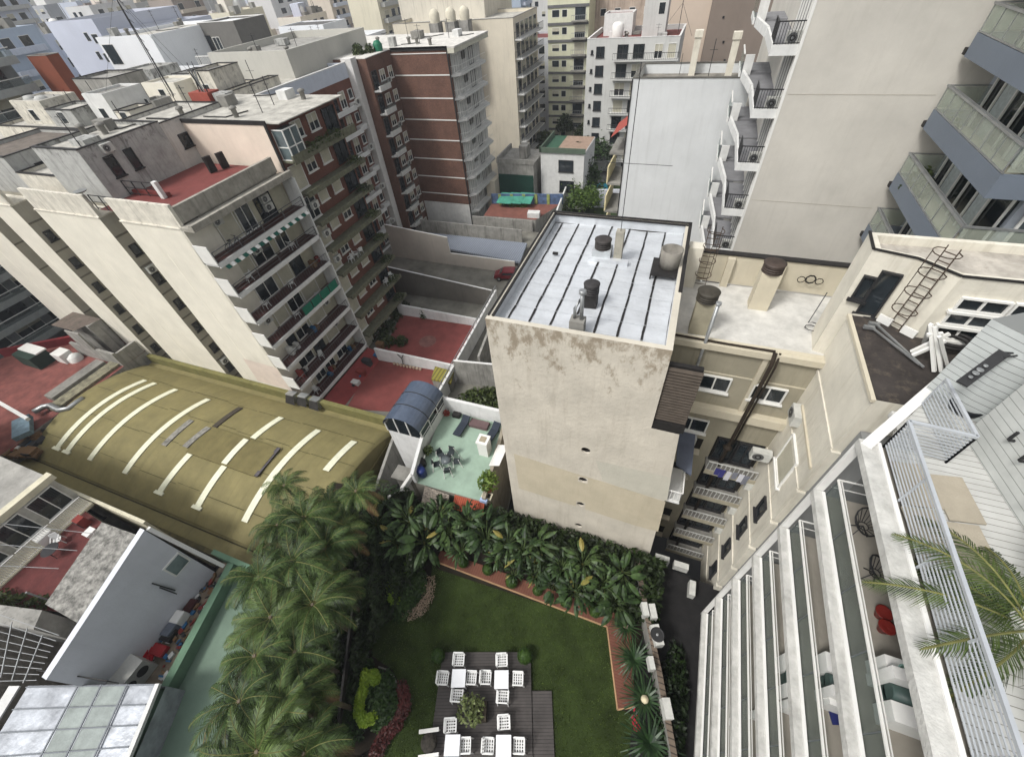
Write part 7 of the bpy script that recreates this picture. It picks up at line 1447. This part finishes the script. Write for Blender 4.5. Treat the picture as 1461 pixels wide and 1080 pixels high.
w0=building('white_slab_block','bluish-white slab block with a column of dark windows at upper left',-118,-104.5,66,84,-8,23.6,mat('bluish_white',(186,190,202),nz=.05,ns=.2,streak=.1,dark=(150,152,160)),ROOFG)
for i in range(9): farwin(w0,(-106.5,66,20.2-2.8*i),SOUTH,1.6,1.3,0); farwin(w0,(-108.6,66,20.6-2.8*i),SOUTH,1.0,1.2,0)
w0b=building('white_slab_block','second bluish-white slab right of the dark window column at upper left',-104.3,-96.5,68,84,-8,21.8,mat('bluish_white',(186,190,202)),ROOFG); bwins(w0b,'S',68,-104.2,-101,2,19.4,2.8,1.6,.9,1.2,(0,))
w2=building('white_low_block','low white block with a parapet left of the white pillar',-74,-58.5,76,88,-8,17.8,WB1,ROOFG)
clutter(w2,-73,-60,77,87,17.3,9,10)
w3=building('white_cabin','white cabin with a dark sloping roof and two arched windows on the roofs',-88,-76,92,100,10,18.6,WB1,mat('slate_roof',(92,90,88),nz=.2),.2); 
for k in range(2): farwin(w3,(-86.2+k*3,92,15.4),SOUTH,.9,1.6,0)
for k,(x,y) in enumerate(((-46.5,86),(-43.8,87),(-41.6,88))):
    m=MB(); m.lathe((x,y,18.6),[(.85,.0),(.9,1.2),(.6,1.7),(.2,1.9),(.05,1.95)],16); m.box(x-.9,x+.9,y-.9,y+.9,10,18.6,1); solo('white_water_tank',m,[mat('tank_cream',(196,190,172),nz=.12),SW],'white domed water tank in the row above the brown brick roof, %s'%['left','middle','right'][k],'water tank')
# =====================================================================  FAR CITY
rc=random.Random(21)
COL=[(206,206,204),(190,196,208),(214,208,196),(176,176,172),(196,186,172),(160,162,166),(206,200,180),(150,140,132),(186,180,176),(170,182,196),(140,92,78)]
CN=['white','bluish white','cream','grey','beige','cool grey','pale cream','brown-grey','warm grey','pale blue','brick red']
adj=['plain','stained','narrow','broad','square','tall','low','long','stepped','slender']
CMt=[mat('city_%d'%i,c,nz=.08,ns=.12,streak=.35,dark=tuple(int(q*.6) for q in c),bump=0) for i,c in enumerate(COL)]
boxes=[]
def free(x0,x1,y0,y1):
    for a,b_,c,d in boxes:
        if x0<b_+1 and x1>a-1 and y0<d+1 and y1>c-1: return False
    return True
for a in((-60,-31,85,115),(-41,-22,106,126),(-26,12,90,134),(-120,-94,60,88),(-90,-56,46,104),(-64,-40,46,84),(2,30,27,60),(-6,5,40,48)): boxes.append(a)
LABS=set(); cnt=0; used=set(); y=112.
rows=[]
dist=[(88,112,8),(112,135,9),(135,160,10),(160,185,9),(185,212,11),(212,245,13),(245,290,16),(290,350,20),(350,430,26),(430,560,38),(560,720,52)]
for (d0,d1,wd) in dist:
    az_=84.
    while az_<158:
        d=rc.uniform(d0,d1); a=R(az_); x=d*math.cos(a); yy=d*math.sin(a); w_=wd*rc.uniform(.6,1.3); dp=wd*rc.uniform(.8,1.6)
        az_+=math.degrees(w_*.92/d)+.3
        if not free(x,x+w_,yy,yy+dp): continue
        boxes.append((x,x+w_,yy,yy+dp)); 
        z1=rc.choice((10,13,15.5,18,20.5,22))+rc.uniform(-1,1)+(d-100)*.012
        if rc.random()<.22+.1*(az_>135): z1+=rc.uniform(4,12)
        if d>360: z1+=6
        ci=rc.randrange(len(COL)-(rc.random()<.6)); 
        rmt=rc.choice((0,1,2,1)); side='left' if az_>142 else 'centre-left' if az_>125 else 'centre' if az_>108 else 'right'
        base='%s %s block with a %s roof'%(adj[cnt%10],CN[ci],['grey','pale','red'][rmt]); k_=0; lab=base+', '+side+' of the skyline'
        while lab in LABS: k_+=1; lab=base+', '+side+' of the skyline, '+['farther back','nearer','in the middle rows','behind taller ones','partly hidden','last in its row','deep in the rows','by the horizon'][k_-1]
        LABS.add(lab)
        o=building('city_block',lab,x,x+w_,yy,yy+dp,-8,z1,CMt[ci],(ROOFG,ROOFP,REDT)[rmt],.5,None,'blocks of the distant city')
        cnt+=1
        big=d<210; st=2.6 if big else 4.2; kk=rc.random()
        if kk<.75: bwins(o,'S',yy,x+.5,x+w_-.5,z1-(22 if big else 14),z1-2.6,2.8,st,1.3 if big else 2.2,1.4,(0,0,1,2),.12 if kk<.4 else .5,36 if big else 14,cnt)
        bwins(o,'E',x+w_,yy+.5,yy+dp-.5,z1-(20 if big else 12),z1-2.6,2.8,st*1.1,1.5 if big else 2.4,1.5,(0,0,1),.1,30 if big else 10,cnt+5)
        if rc.random()<.45 and big:
            zs=[z1-2.9-2.8*i for i in range(4)]
            for z in zs: part('balcony',MB().box(x+w_,x+w_+1.1,yy+1,yy+dp-1,z-.3,z+.5),CMt[(ci+2)%5],o)
        if d<300:
            m=MB()
            for k in range(5): q=(x+w_*rc.uniform(.1,.85),yy+dp*rc.uniform(.1,.85)); m.box(q[0],q[0]+rc.uniform(.5,2),q[1],q[1]+rc.uniform(.5,2),z1-.5,z1+rc.uniform(.2,1.6)); m.bar((q[0],q[1],z1),(q[0],q[1],z1+rc.uniform(1,4)),.08)
            o2=part('rooftop_clutter',m,[ROOFG,WHITEW,CONC][cnt%3],o); o2['kind']='stuff'
        # rooftop rooms and tanks as parts
        if rc.random()<.8: 
            q=(x+w_*rc.uniform(.1,.5),yy+dp*rc.uniform(.1,.5)); m=MB(); m.box(q[0],q[0]+w_*.35,q[1],q[1]+dp*.3,z1-.5,z1+rc.uniform(1.8,3.6)); part('roof_room',m,CMt[rc.randrange(5)],o)
        if rc.random()<.6:
            q=(x+w_*rc.uniform(.55,.85),yy+dp*rc.uniform(.1,.6)); m=MB(); m.lathe((q[0],q[1],z1-.5),[(.9,0),(.95,1.8),(.5,2.3),(.05,2.4)],10); part('roof_tank',m,WHITE,o)
for o_ in S.objects:
    if 'label' in o_ and len(o_['label'].replace('-',' ').split())>16: print('LONG',o_.name,o_['label'])
print('city blocks',cnt,'objects',len(S.collection.objects))
# =====================================================================  HAZE
hm=bpy.data.materials.new('haze_air'); hm.use_nodes=True; t=hm.node_tree
t.nodes.remove(t.nodes['Principled BSDF']); pv=t.nodes.new('ShaderNodeVolumePrincipled'); pv.inputs['Color'].default_value=(.86,.9,.96,1); pv.inputs['Density'].default_value=.0005; pv.inputs['Anisotropy'].default_value=.2
t.links.new(pv.outputs[0],t.nodes['Material Output'].inputs['Volume'])
m=MB(); m.box(-1005,305,-155,1105,-9,62); o=link('haze',m.mesh('haze',hm)); o['kind']='stuff'
